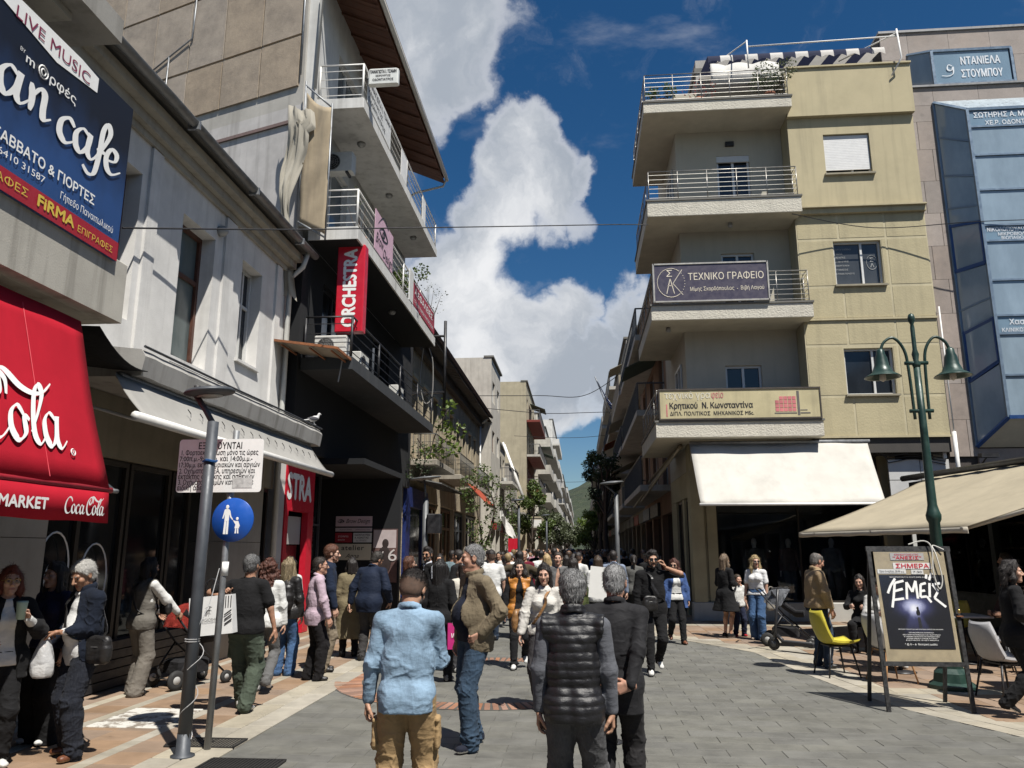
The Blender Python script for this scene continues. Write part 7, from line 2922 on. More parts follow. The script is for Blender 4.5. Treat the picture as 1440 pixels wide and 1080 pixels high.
# ------------------------------------------------------------------ blocks further down the street
FAR_WIN=glass_dark('far_window',(0.03,0.036,0.045),0.08,0.5,0.3)
def block(label,side,y0,y1,xf,h,c,floors,bays,bal=(),balx=1.0,depth=9,rail='bars',seed=0,gable=None,awning=None,parapet=0.5,door=True,solid=None):
 """street block: wall with real openings, panes, balconies with rails, shop fronts"""
 rnd=random.Random(seed)
 T=thing('apartment_building',label,'building',(xf-side*depth/2,(y0+y1)/2,0))
 F=Fr((xf,0,0),GY,GX*side)
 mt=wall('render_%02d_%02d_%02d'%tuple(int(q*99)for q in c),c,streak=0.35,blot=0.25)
 sh=3.7
 fh=(h-sh-parapet)/floors
 bw=(y1-y0)/bays
 holes=[]
 for f in range(floors):
  z=sh+f*fh
  for b in range(bays):
   u=y0+(b+0.5)*bw
   w=min(1.5,bw*0.5)
   tall=bal=='all' or f in bal
   holes.append((u-w/2,z+(0.25 if tall else 0.95),u+w/2,z+2.35))
 shops=[(y0+b*bw+0.25,0.05,y0+(b+1)*bw-0.25,3.0)for b in range(bays)]
 m=MB()
 F.wall(m,y0,0,y1,h,-0.35,0,holes+shops)
 m.obox(F.p(y0,0,-depth),GY*0.3,-F.n*(0.35-depth),GZ*(h-0.004))
 m.obox(F.p(y1-0.3,0,-depth),GY*0.3,-F.n*(0.35-depth),GZ*(h-0.004))
 m.obox(F.p(y0+0.31,h-0.5,-depth),GY*(y1-y0-0.62),F.n*(depth-0.36),GZ*0.2)
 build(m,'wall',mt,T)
 nr=max(8,bays)
 near=y0<120
 for hh in holes:
  if near:
   window(F,T,hh,-0.12,ALU if rnd.random()<0.6 else BROWNWOOD,FAR_WIN,w=0.07)
  else:
   p=MB()
   F.box(p,hh[0],hh[1],hh[2],hh[3],-0.2,-0.14)
   build(p,'window',FAR_WIN,T)
 for s in shops:
  p=MB()
  F.box(p,s[0],s[1],s[2],s[3],-0.3,-0.2)
  build(p,'shop_window',glass_dark('shop_glass'),T)
  if near and rnd.random()<0.7:
   p=MB()
   F.box(p,s[0],3.02,s[2],3.5,0.003,0.12)
   build(p,'shop_fascia',plain('fascia_%d'%rnd.randint(0,5),rnd.choice([(0.3,0.02,0.02),(0.04,0.05,0.08),(0.4,0.38,0.34),(0.05,0.05,0.05),(0.35,0.25,0.1),(0.1,0.14,0.2)]),0.5),T)
 rl=plain('far_rail',(0.10,0.10,0.10),0.5,0.3)
 for f in range(floors):
  if not(bal=='all' or f in bal):
   continue
  z=sh+f*fh
  g0,g1=y0+0.4+rnd.uniform(0,.6),y1-0.4-rnd.uniform(0,.6)
  b=MB()
  F.box(b,g0,z,g1,z+0.2,0.004,balx)
  bb=build(b,'balcony',solid if(solid and f%2)else wall('pale_balcony',(0.50,0.48,0.43),streak=0.4),T)
  if rail=='solid' or(rail=='mix' and rnd.random()<0.4):
   q=MB()
   F.box(q,g0,z+0.21,g1,z+1.0,balx-0.1,balx)
   F.box(q,g0,z+0.21,g0+0.1,z+1.0,0.005,balx-0.11)
   build(q,'parapet',mt,bb)
  else:
   q=MB()
   pr=[F.p(g0+.03,z+1.15,0.02),F.p(g0+.03,z+1.15,balx-0.04),F.p(g1-.03,z+1.15,balx-0.04),F.p(g1-.03,z+1.15,0.02)]
   q.tube(pr,0.03,5)
   ns=int((g1-g0)/0.35)
   for i in range(ns+1):
    a=F.p(g0+.03+(g1-g0-.06)*i/ns,z+0.2,balx-0.04)
    q.box(a.x-.012,a.y-.012,a.z,a.x+.012,a.y+.012,a.z+.95)
   for i in range(4):
    a=F.p(g0+.03,z+0.2,0.1+(balx-0.16)*i/3)
    q.box(a.x-.012,a.y-.012,a.z,a.x+.012,a.y+.012,a.z+.95)
   build(q,'railing',rl,bb)
  if near and rnd.random()<0.35:
   q=MB()
   u=rnd.uniform(g0+.5,g1-1.5)
   F.box(q,u,z+0.2,u+0.8,z+0.8,0.05,0.4)
   build(q,'air_conditioner',plain('ac_white'),T)
  if awning and rnd.random()<awning:
   q=MB()
   u0=rnd.uniform(g0,(g0+g1)/2-.5)
   u1=u0+rnd.uniform(2,4)
   q.slab([F.p(u0,z+2.5,0.05),F.p(u0,z+1.9,balx+0.3),F.p(min(u1,g1),z+1.9,balx+0.3),F.p(min(u1,g1),z+2.5,0.05)],0.02)
   build(q,'balcony_awning',awn('far_awning_%d'%(seed%3),[(0.4,0.36,0.28),(0.3,0.1,0.05),(0.16,0.2,0.16)][seed%3]),T)
 c_=MB()
 F.box(c_,y0-.05,h,y1+.05,h+0.12,-0.5,0.15)
 build(c_,'coping',wall('grey_coping',(0.16,0.155,0.14)),T)
 return T,F
block('white four-storey block with a bare flank above the old stone house',1,48.3,54.0,-5.5,14.0,(0.50,0.47,0.41),3,2,bal=(),seed=1,depth=8)
block('tall beige block with a bare flank and dark balcony recesses',1,70.5,84.0,-4.75,17.2,(0.40,0.35,0.245),4,4,bal='all',balx=1.25,seed=2,depth=12,rail='mix',awning=0.4,solid=wall('red_balcony',(0.20,0.04,0.03)))
block('low cream house with balconies between the white and beige blocks',1,54.1,62,-5.9,9.5,(0.46,0.42,0.34),2,3,bal=(0,1),balx=1.2,seed=3,depth=9)
block('grey house with solid balconies in front of the beige block',1,62.1,70.4,-5.6,8.5,(0.33,0.31,0.28),1,3,bal=(0,),balx=1.2,seed=4,rail='solid')
block('pale block with deep jutting balconies beyond the beige block',1,84.1,98,-4.4,16.5,(0.52,0.50,0.44),4,4,bal='all',balx=1.35,seed=5,rail='mix',awning=0.5)
block('white block with stacked balconies far down the sunny side',1,98.2,118,-4.2,17.2,(0.55,0.54,0.5),4,5,bal='all',balx=1.3,seed=6,rail='solid')
block('tall white tower block far down the sunny side',1,118.3,140,-3.9,21.5,(0.58,0.57,0.54),5,5,bal='all',balx=1.0,seed=7,rail='solid')
block('grey distant block with railed balconies on the sunny side',1,140.3,172,-3.7,16.2,(0.42,0.41,0.39),4,6,bal='all',balx=1.1,seed=8)
block('pale distant block next to the end of the sunny row',1,172.3,215,-3.5,18.0,(0.52,0.51,0.48),4,7,bal='all',balx=1.1,seed=9,rail='solid')
block('last hazy white block of the sunny row before the hill',1,215.3,330,-3.2,18.5,(0.54,0.53,0.5),4,12,bal='all',balx=1.0,seed=10,rail='solid')
block('salmon block with dark metal balconies directly behind the yellow house',-1,25.7,36.5,3.05,12.0,(0.288,0.18,0.122),3,3,bal='all',balx=1.0,seed=11,awning=0.6)  # walls of this shaded row carry a darker colour to deepen the shade
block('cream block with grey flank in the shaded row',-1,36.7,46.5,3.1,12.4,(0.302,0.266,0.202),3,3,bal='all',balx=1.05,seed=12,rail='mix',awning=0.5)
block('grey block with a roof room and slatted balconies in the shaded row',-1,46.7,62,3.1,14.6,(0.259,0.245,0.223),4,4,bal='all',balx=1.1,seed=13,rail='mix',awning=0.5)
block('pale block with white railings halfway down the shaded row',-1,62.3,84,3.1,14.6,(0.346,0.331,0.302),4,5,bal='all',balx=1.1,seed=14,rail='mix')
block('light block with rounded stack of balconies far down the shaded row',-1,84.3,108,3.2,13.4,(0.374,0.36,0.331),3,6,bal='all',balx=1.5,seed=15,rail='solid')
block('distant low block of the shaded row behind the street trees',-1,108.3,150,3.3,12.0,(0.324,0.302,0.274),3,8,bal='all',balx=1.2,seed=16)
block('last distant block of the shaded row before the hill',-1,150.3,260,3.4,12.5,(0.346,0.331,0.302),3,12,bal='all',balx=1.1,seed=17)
block('cream block continuing the shop row behind the photographer',1,-40,0.8,-6.4,10.5,(0.45,0.42,0.36),2,8,bal=(0,1),seed=18)
block('grey block closing the far side of the square behind the photographer',-1,-40,5.5,15.5,11.5,(0.38,0.36,0.33),3,9,bal='all',seed=19)
_t,_=block('long block closing the square behind the photographer',1,-14,14,0,13,(0.42,0.39,0.33),3,8,bal='all',seed=20)
_t.location=(4.5,-46,0)
_t.rotation_euler=(0,0,math.pi/2)
def hill():
 m=MB()
 rnd=random.Random(3)
 n,k=110,14
 rows=[]
 for i in range(n+1):
  x=-1500+3000*i/n
  row=[]
  for j in range(k+1):
   t=j/k
   y=1150+1300*t
   rid=128+34*math.sin(x*0.0031+1.2)+22*math.sin(x*0.011+.5)+9*math.sin(x*0.034)
   z=rid*math.sin(min(1,t*1.25)*math.pi/2)**1.5+6*math.sin(x*0.05+y*0.03)*t
   row.append((x,y,z-1))
  rows.append(row)
 m.sheet(rows)
 mt,nt,b=base_mat('wooded_hill')
 P=coords(nt,'pos')
 a,c=noise(nt,P,0.018,8,0.65),noise(nt,P,0.07,5,0.7)
 col=mixc(nt,ramp(nt,a,(0.35,0),(0.65,1)),(0.012,0.022,0.010),(0.035,0.048,0.022))
 col=mixc(nt,mathn(nt,'MULTIPLY',ramp(nt,c,(0.5,0),(0.7,1)),0.6),col,(0.07,0.065,0.04))
 nt.links.new(col,b.inputs['Base Color'])
 b.inputs['Roughness'].default_value=1
 bump(nt,b,c,1.0,6)
 o=build(m,'hill',mt)
 tag(o,kind='structure')
hill()
tree('pollarded dark street tree with few leaves on the shaded side',1.35,40,6.6,0.75,0.15,DARKG,900,5,0.35,crown_from=0.55,leaf=0.12)
tree('second shaded street tree whose crown merges with the first',1.35,50,8.0,1.1,0.16,DARKG,2200,6,0.1,crown_from=0.42,leaf=0.13)
tree('small bright green street tree far down the shaded side',1.2,66,5.2,1.2,0.12,FRESH,900,7,0,crown_from=0.4,leaf=0.2)
tree('young green street tree beyond the red awning on the sunny side',-3.2,52,6.4,1.1,0.09,GREEN,1100,8,0,crown_from=0.35,leaf=0.17)
tree('small distant tree in the middle of the sunny row',-2.9,78,5.6,1.6,0.1,OLIVE,900,9,0,crown_from=0.4,leaf=0.25)
tree('distant olive-green tree near the end of the street',-1.9,118,5.5,2.2,0.12,OLIVE,900,10,0,crown_from=0.4,leaf=0.35)
tree('distant bright green tree near the end of the street',1.2,135,6.0,2.8,0.12,FRESH,1000,12,0,crown_from=0.3,leaf=0.4)
def climbing_vine(label,x,y,segs,cents,leafc,n,seed,trunk=0.06,leaf=0.1,group='climbing vines'):
 T=thing('climbing_vine',label,'vine',(x,y,0),group=group)
 rnd=random.Random(seed)
 tb=MB()
 for s in segs:
  p=catmull([(a-x,b-y,c)for a,b,c in s],5)
  tb.tube(p,[trunk*(1-0.6*i/len(p))for i in range(len(p))],6)
 tb.local('trunk',BARK,T)
 mb=MB()
 leaf_mesh(mb,clump_points(rnd,[((a-x,b-y,c),r)for(a,b,c),r in cents],n),leaf,rnd)
 mb.local('leaves',leafc,T)
 return T
climbing_vine('tall leafy vine trained over an arch in front of the brown shopfront',-3.9,31.0,[[(-3.9,31,0),(-3.85,31,1.6),(-4.0,31,3.0),(-4.4,31,4.3)],[(-3.9,31,1.5),(-3.5,31,2.6),(-3.4,31,3.6),(-3.9,31,4.6)]],[((-4.45,31,4.3),.42),((-3.9,31,4.75),.45),((-3.5,31,4.4),.4),((-3.4,31,3.6),.38),((-3.45,31,2.9),.36),((-4.3,31,3.5),.28),((-4.15,31,2.6),.36),((-3.85,31,2.2),.4),((-4.45,31,3.9),.3),((-3.7,31,1.9),.3)],GREEN,900,3,leaf=0.11)
climbing_vine('fig-like creeper with big leaves growing from the old balcony',-5.4,28.6,[[(-5.6,28.6,5.0),(-5.4,28.6,6.0),(-4.9,28.6,7.0)],[(-5.4,28.6,5.4),(-4.7,28.6,6.2)]],[((-4.95,28.6,7.1),.35),((-4.6,28.6,6.2),.42),((-5.0,28.6,5.6),.4),((-5.5,28.6,5.3),.4),((-5.2,28.6,6.5),.3),((-4.75,28.6,5.5),.25)],FRESH,260,5,0.03,0.2)
climbing_vine('dark creeper hanging below the end of the black balcony',-5.6,26.4,[[(-5.6,26.4,5.6),(-5.3,26.4,5.0),(-5.5,26.4,4.2)]],[((-5.5,26.4,5.1),.4),((-5.3,26.4,4.7),.35),((-5.8,26.4,4.5),.35)],DARKG,480,6,0.03,0.10)
climbing_vine('thin vine column on the pale house beyond the red awning',-4.1,47,[[(-4.1,47,0),(-4.0,47,3),(-4.2,47,5.5)]],[((-4.1,47,2.2+i*0.5),.38)for i in range(7)],GREEN,520,7,0.05,0.13)
# ------------------------------------------------------------------ cables across the street
loose_cable('long black cable strung across the street from the white house to the yellow house',[(-6.12,9.3,6.07),(-5.77,11.1,6.82),(-5.02,12.78,7.51),(-4.1,14.19,8.11),(-2.91,15.6,8.7),(-1.14,17.28,9.4),(0.98,18.97,10.1),(2.0,19.68,10.37)],0.014,group=None)
for(lab,y,z0,z1,sag)in(('sagging cable crossing the street high before the white block',41,10.0,11.5,0.8),('cable crossing the street below the flag',46,10.2,9.9,0.2),('thin cable crossing the far street low down',66,11.4,11.4,0.2),('lowest thin cable crossing the far street',88,9.6,9.3,0.2)):
 loose_cable(lab,[(-5.5,y,z0),(-2,y,(z0+z1)/2-sag),(0.5,y,(z0+z1)/2-sag),(2.9,y,z1)],0.02)
loose_cable('cable along the yellow front and the blue office',[(5.8,19.7,10.55),(8,20.0,10.2),(10.5,19.7,10.15),(13,19.6,10.1)],0.012)
# ------------------------------------------------------------------ flag
def flag():
 T=thing('flag','weathered blue and white striped flag slanting out over the shaded street','flag',(2.0,45.5,11.0))
 MB().tube([(0,0,-1.5),(-0.9,0,0.95)],0.035,6).local('flagpole',GALV,T)
 rows=[]
 for i in range(15):
  t=i/14
  a=Vector((-0.05,0,-1.0))*(1-t)+Vector((-0.85,0,0.85))*t
  rows.append([a+Vector((0.02+0.5*q*(1-.4*t),0.1*math.sin(q*6+t*4),-0.75*q*(0.4+.6*t)))for q in[j/8 for j in range(9)]])
 mb=MB().sheet(rows,0.006)
 n=14*8
 mb.m=[((f%n)//8)%2 if f<2*n else 0 for f in range(len(mb.f))]
 mb.local('cloth',[cloth((0.03,0.09,0.32)),cloth((0.6,0.6,0.6))],T)
flag()
# ------------------------------------------------------------------ street furniture
def disc_lamp(label,x,y,h,col,arm=(-0.2,0,0.3),r=0.23,pole_r=0.05,lean=(0,0),group='flat disc street lamps',wire=False):
 T=thing('street_lamp',label,'street lamp',(x,y,0),group=group)
 m=MB()
 tp=Vector((lean[0],lean[1],h))
 m.lathe([(pole_r*1.9,0),(pole_r*1.9,0.02),(pole_r*1.15,0.03),(pole_r*1.1,0.2)],(0,0,0),12)
 m.tube([(0,0,0.02),tuple(tp*0.5),tuple(tp)],[pole_r*1.08,pole_r,pole_r*0.95],14)
 m.local('pole',col,T)
 c=tp+Vector(arm)
 MB().tube([tuple(tp-GZ*0.02),tuple(tp+Vector(arm)*0.45),tuple(c)],0.028,8).local('arm',col,T)
 ax=Vector((-0.10,-0.06,1)).normalized()
 dc=c+Vector((-arm[0]*0.65,0,0.03))
 MB().lathe([(0.02,-0.035),(r*0.55,-0.03),(r*0.97,-0.008),(r,0.004),(r*0.9,0.03),(r*0.35,0.05),(0.01,0.055)],dc,28,ax).local('head',col,T)
 MB().lathe([(r*0.5,0),(r*0.5,-0.006)],dc-ax*0.032,24,ax).local('lens',plain('lamp_lens',(0.32,0.31,0.28),0.3),T)
 MB().lathe([(0.03,0),(0.035,0.05),(0.0,0.06)],c+GZ*0.05,8).local('sensor',BLACK_METAL,T)
 return T
POLE_DK=plain('anthracite_pole',(0.055,0.062,0.072),0.5,0.2,var=0.15)
t=disc_lamp('dark grey lamp post with a flat disc head beside the traffic signs',-3.53,7.06,3.0,POLE_DK,(-0.20,0.02,0.26),0.24,0.055,(0.03,0.0))
m=MB()
m.tube([(0.03+math.cos(a)*0.062,math.sin(a)*0.062,2.62+0.006*math.sin(3*a))for a in[i*0.5 for i in range(13)]],0.012,4)
m.local('blue_tape',plain('blue_tape',(0.02,0.10,0.30),0.4),t)
m=MB()
pts=[(math.cos(a*1.1)*0.064+0.004*a,math.sin(a*1.1)*0.064,0.15+a*0.062)for a in[i*0.5 for i in range(28)]]
m.tube(pts,0.004,4)
m.tube([(0.06,-.02,1.12),(0.09,0.1,1.3),(0.1,0.22,1.62)],0.004,4)
for z in(0.98,1.0):
 m.tube([(math.cos(a)*0.063,math.sin(a)*0.063,z)for a in[i*0.52 for i in range(13)]],0.005,4)
m.local('wire',plain('pale_wire',(0.4,0.4,0.4),0.5),t)
disc_lamp('pale grey lamp post on the shaded side with a flat disc head',1.0,21.0,3.25,plain('pale_grey_pole',(0.11,0.115,0.12),0.5,0.2),(-0.32,0,0.26),0.33,0.06)
t=disc_lamp('pale grey lamp post in front of the blue shopfront carrying a small loudspeaker',-4.02,20.2,3.1,plain('pale_grey_pole'),(-0.05,0,0.5),0.42,0.075)
MB().cbox(0.06,-0.15,2.2,0.42,0.15,2.7,0.03).local('loudspeaker',BLACK_METAL,t)
disc_lamp('thin dark lamp post near the red awning down the sunny side',-2.55,33,3.6,POLE_DK,(-0.2,0,0.2),0.3,0.06)
disc_lamp('second thin dark lamp post further down the sunny side',-2.0,48,3.6,POLE_DK,(-0.2,0,0.2),0.3,0.06)
def sign_pole():
 T=thing('traffic_sign','galvanised sign pole with a white exemption notice and a blue pedestrian disc','traffic sign',(-3.43,7.32,0))
 MB().tube([(0,0,0),(0.025,0,1.5),(0.05,0,2.95)],0.031,10).local('pole',GALV,T)
 w=MB()
 x0,z0,x1,z1,r=-0.50,2.34,0.36,2.86,0.03
 cs=[(x0+r,z0+r,180),(x1-r,z0+r,270),(x1-r,z1-r,0),(x0+r,z1-r,90)]
 pts=[Vector((cx+r*math.cos(math.radians(a+k*30)),-0.045,cz+r*math.sin(math.radians(a+k*30))))for cx,cz,a in cs for k in range(4)]
 b=MB().slab(pts,0.004)
 pl=b.local('notice',wall('white_sign_face',(0.80,0.80,0.78),streak=0.12,blot=0.2,bumpk=0,grain=8),T)
 L=MB()
 lines=[('ΕΞΑΙΡΟΥΝΤΑΙ',-0.30,2.765,0.088,0.44,0.02),('1. Φορτοεκφόρτωση μόνο τις ώρες',-0.47,2.705,0.068,0.78,0.012),('7:00π.μ.-9:30π.μ. και 14:00μ.μ.-',-0.485,2.645,0.068,0.74,0.012),('17:30μ.μ. εκτός Κυριακών και αργιών',-0.485,2.585,0.068,0.82,0.012),('2. Οχήματα ΑΜΕΑ, υπηρεσιών και',-0.48,2.525,0.068,0.77,0.012),('έκτακτης ανάγκης και ασθενών',-0.485,2.47,0.068,0.77,0.012),('3. Οχήματα μόνιμων κατοίκων με',-0.48,2.415,0.068,0.76,0.012),('ειδική άδεια',-0.485,2.362,0.068,0.30,0.012)]
 for(tx,x,z,s,wd,bo)in lines:
  put_text(L,tx,(x,-0.0495,z),GX,GZ,s,w=wd,bold=bo*.6+.006,lift=0.0008)
 L.local('lettering',PRINT_BLACK,pl)
 st=MB().box(0.07,-0.0515,2.38,0.27,-0.0500,2.48)
 st.local('sticker',plain('worn_sticker',(0.42,0.42,0.41),0.7,var=0.4,scale=30),pl)
 c=Vector((0.10,-0.04,2.075))
 d=MB().lathe([(0.205,0),(0.21,0.006),(0.205,0.012)],c,40,(0,-1,0)).local('disc',plain('traffic_blue',(0.008,0.075,0.36),0.35,var=0.12,bumpk=0),T)
 L=MB()
 o=c+Vector((0,-0.0135,0))
 def flat(poly):
  L.add([o+GX*x+GZ*z for x,z in poly],[tuple(range(len(poly)))],smooth=False)
 def disc(cx,cz,rx,rz):
  flat([(cx+rx*math.cos(-a),cz+rz*math.sin(a))for a in[i*math.pi/7 for i in range(14)]][::-1])
 k=0.0115
 P=lambda pts,dx=0,dz=0:flat([(x*k+dx,z*k+dz)for x,z in pts])
 L.ell(tuple(o+GX*-0.058+GZ*0.122),(0.017,0.001,0.021),10,6)
 P([(-7.4,8.2),(-6.6,8.9),(-3.6,8.9),(-2.4,7.6),(-1.2,3.0),(.6,0.4),(-.1,-.2),(-2.2,2.2),(-3.0,4.4),(-3.1,-1.0),(-6.9,-1.0),(-6.9,4.6),(-8.0,1.0),(-8.9,1.0)][::-1])
 P([(-6.9,-1.1),(-5.15,-1.1),(-5.4,-11.8),(-7.4,-11.8)][::-1])
 P([(-4.85,-1.1),(-3.1,-1.1),(-3.2,-11.8),(-5.0,-11.8)][::-1])
 L.ell(tuple(o+GX*0.047+GZ*0.010),(0.014,0.001,0.016),10,6)
 P([(1.6,-.6),(2.8,-1.0),(5.2,-1.0),(6.2,-3.6),(6.8,-5.4),(6.0,-5.8),(5.3,-4.0),(6.4,-7.0),(2.2,-7.0),(2.9,-4.0),(1.0,-1.2),(.4,-.2)][::-1])
 P([(2.9,-7.1),(4.0,-7.1),(3.9,-11.2),(2.6,-11.2)][::-1])
 P([(4.6,-7.1),(5.6,-7.1),(6.0,-11.2),(4.8,-11.2)][::-1])
 L.local('pictogram',PRINT_WHITE,d)
 MB().tube([(0.043,-0.0,2.72),(0.043,-0.04,2.72)],0.02,6).local('clamp',GALV,T)
 MB().tube([(0.035,0,1.55),(0.037,0,1.68)],0.0335,10).local('white_tape',PRINT_WHITE,T)
sign_pole()
def bell_lamp():
 T=thing('street_lamp','green cast-iron street lamp with two hanging bell shades','street lamp',(4.88,11.24,0))
 G=plain('lamp_green',(0.018,0.045,0.036),0.4,0.1,var=0.25)
 m=MB().lathe([(0.30,0),(0.30,0.05),(0.24,0.09),(0.22,0.20),(0.16,0.26),(0.13,0.6),(0.10,0.7)],(0,0,0),8)
 m.s=[False]*len(m.s)
 m.local('base',G,T)
 MB().lathe([(0.085,0.65),(0.075,1.5),(0.072,2.15),(0.095,2.2),(0.1,2.26),(0.08,2.32),(0.062,2.4),(0.052,3.4),(0.047,4.35)],(0,0,0),14).local('post',G,T)
 MB().lathe([(0.045,4.35),(0.06,4.4),(0.035,4.46),(0.05,4.55),(0.03,4.62),(0.03,4.95),(0.022,5.0),(0.045,5.05),(0.05,5.10),(0.035,5.15),(0.0,5.17)],(0,0,0),12).local('finial',G,T)
 for z in(3.72,4.42):
  MB().tube([(-0.16,0,z),(0.16,0,z)],0.028,8).local('cross_bar',G,T)
 for q in(-1,1):
  MB().tube(catmull([(q*0.10,0,3.6),(q*0.115,0,4.3),(q*0.15,0,4.62),(q*0.28,0,4.80),(q*0.42,0,4.74),(q*0.485,0,4.60)],5),0.021,8).local('arm',G,T)
  s=MB().lathe([(0.03,0.08),(0.055,0.05),(0.06,0.0),(0.085,-0.06),(0.10,-0.17),(0.14,-0.27),(0.235,-0.33),(0.25,-0.345),(0.22,-0.34),(0.12,-0.27),(0.08,-0.17),(0.05,-0.06)],(q*0.485,0,4.56),20).local('lamp_shade',G,T)
  MB().lathe([(0.03,-0.24),(0.045,-0.3),(0.045,-0.38),(0.0,-0.41)],(q*0.485,0,4.56),10).local('bulb',plain('bulb_glass',(0.5,0.48,0.42),0.2),s)
bell_lamp()
def cover_mat():
 m,nt,b=base_mat('plastic_cover')
 out=nt.nodes['Material Output']
 tr=nt.nodes.new('ShaderNodeBsdfTransparent')
 gl=nt.nodes.new('ShaderNodeBsdfGlossy')
 gl.inputs['Roughness'].default_value=0.08
 mx=nt.nodes.new('ShaderNodeMixShader')
 mx.inputs[0].default_value=0.035
 nt.links.new(tr.outputs[0],mx.inputs[1])
 nt.links.new(gl.outputs[0],mx.inputs[2])
 nt.links.new(mx.outputs[0],out.inputs[0])
 return m
def poster_board():
 T=thing('sandwich_board','black standing poster frame with a dark concert poster and paper strips','poster stand',(3.95,9.85,0))
 BK=plain('scuffed_black_paint',(0.02,0.02,0.02),0.5,var=0.8,scale=30)
 a,b,tz=-0.50,0.42,1.80
 lean=Vector((0.06,0.34,tz))
 P=lambda x,t,d=0.0:Vector((x,-0.24,0))+lean*t+Vector((0,-1,0.18)).normalized()*d
 nrm=Vector((0,-1,0.18)).normalized()
 up=lean.normalized()
 for x in(a,b):
  MB().bar(P(x,0),P(x,1),0.045,0.03,(0,1,0)).local('leg',BK,T)
 for x in(a+.02,b-.02):
  MB().bar((x,0.42,0),tuple(P(x,1)+Vector((0,0.03,-0.01))),0.04,0.028,(0,1,0)).local('leg',BK,T)
 MB().bar(P(a-.03,1.0),P(b+.03,1.0),0.03,0.06,up).local('top_rail',BK,T)
 MB().bar(P(a,0.28),P(b,0.28),0.04,0.05,up).local('bottom_rail',BK,T)
 m=MB()
 m.slab([P(a+.05,.29),P(b-.05,.29),P(b-.05,.985),P(a+.05,.985)],0.01)
 m.local('backing',plain('plywood_backing',(0.30,0.25,0.16),0.7,var=0.25),T)
 mp,nt,bb=base_mat('poster_print')
 tc=nt.nodes.new('ShaderNodeTexCoord')
 sx=nd(nt,'ShaderNodeSeparateXYZ')
 nt.links.new(tc.outputs['Object'],sx.inputs[0])
 n=noise(nt,tc.outputs['Object'],70,3,0.7)
 n2=noise(nt,tc.outputs['Object'],9,4,0.6)
 ex=mathn(nt,'ABSOLUTE',mathn(nt,'ADD',sx.outputs[0],0.03))
 r=mathn(nt,'SQRT',mathn(nt,'ADD',mathn(nt,'POWER',ex,2),mathn(nt,'POWER',mathn(nt,'MULTIPLY',mathn(nt,'SUBTRACT',sx.outputs[2],1.14),1.6),2)))
 glow=mapr(nt,r,0.36,0.0)
 glow=mathn(nt,'POWER',glow,2.2)
 wedge=mapr(nt,mathn(nt,'SUBTRACT',mathn(nt,'MULTIPLY',mathn(nt,'SUBTRACT',1.2,sx.outputs[2]),0.42),ex),-0.03,0.03)
 below=mathn(nt,'MULTIPLY',mapr(nt,sx.outputs[2],1.16,1.1),mapr(nt,sx.outputs[2],0.78,1.0))
 f=mathn(nt,'ADD',glow,mathn(nt,'MULTIPLY',mathn(nt,'MULTIPLY',wedge,below),0.28))
 f=mathn(nt,'ADD',f,mathn(nt,'MULTIPLY',mathn(nt,'MULTIPLY',ramp(nt,n,(0.55,0),(0.7,1)),mapr(nt,r,0.45,0.1)),0.25))
 col=ramp(nt,mathn(nt,'MULTIPLY',f,0.9),(0.0,(0.012,0.012,0.014)),(0.35,(0.05,0.055,0.14)),(0.75,(0.45,0.48,0.7)),(1.0,(0.8,0.82,0.9)))
 nt.links.new(mixc(nt,mathn(nt,'MULTIPLY',n2,0.3),col,(0.03,0.03,0.035)),bb.inputs['Base Color'])
 bb.inputs['Roughness'].default_value=0.35
 m=MB()
 m.slab([P(-.40,.37,.013),P(.33,.37,.013),P(.33,.83,.013),P(-.42,.83,.013)],0.003)
 po=m.local('poster',mp,T)
 L=MB()
 O=P(-0.03,0.0,0.0175)
 Z=lambda t:P(-0.03,t,0.018)
 st=[[(-.30,.10),(-.26,.2),(-.2,.3)],[(-.25,.0),(-.21,.24)],[(-.21,.24),(-.11,.27)],[(-.22,.13),(-.13,.16)],[(-.25,.01),(-.13,.03)],[(-.10,.02),(-.08,.25),(-.03,.12),(.02,.27),(.02,.03)],[(.05,.05),(.07,.22)],[(.07,.22),(.13,.24)],[(.06,.13),(.11,.14)],[(.05,.05),(.12,.06)],[(.15,.05),(.17,.24)],[(.17,.28),(.21,.38)],[(.14,.30),(.15,.36)],[(.29,.24),(.20,.22),(.25,.13),(.20,.04),(.31,-.08)],[(-.25,.01),(-.27,-.09)],[(.12,.06),(.16,-.02)]]
 for s in st:
  for p,q in zip(s[:-1],s[1:]):
   A=Z(0.665)+GX*p[0]*1.05+up*p[1]*.86
   B_=Z(0.665)+GX*q[0]*1.05+up*q[1]*.86
   L.bar(A,B_,0.027,0.0015,tuple(nrm))
 for k,(w,t)in enumerate(((.5,.485),(.28,.465),(.42,.452),(.4,.441),(.34,.43),(.36,.419))):
  put_text(L,['ΜΟΥΣΙΚΗ ΠΑΡΑΣΤΑΣΗ ΜΕ ΖΩΝΤΑΝΗ ΟΡΧΗΣΤΡΑ ΚΑΙ ΧΟΡΟ','ΣΚΗΝΟΘΕΣΙΑ ΚΕΙΜΕΝΑ','ΜΟΥΣΙΚΗ ΕΠΙΜΕΛΕΙΑ ΚΑΙ ΦΩΤΙΣΜΟΙ','ΣΥΜΜΕΤΕΧΟΥΝ ΟΙ ΜΑΘΗΤΕΣ','ΚΙΝΗΜΑΤΟΘΕΑΤΡΟ','ΕΙΣΟΔΟΣ ΕΛΕΥΘΕΡΗ'][k],Z(t)-GX*w/2,GX,up,0.016,w=w,lift=0.001)
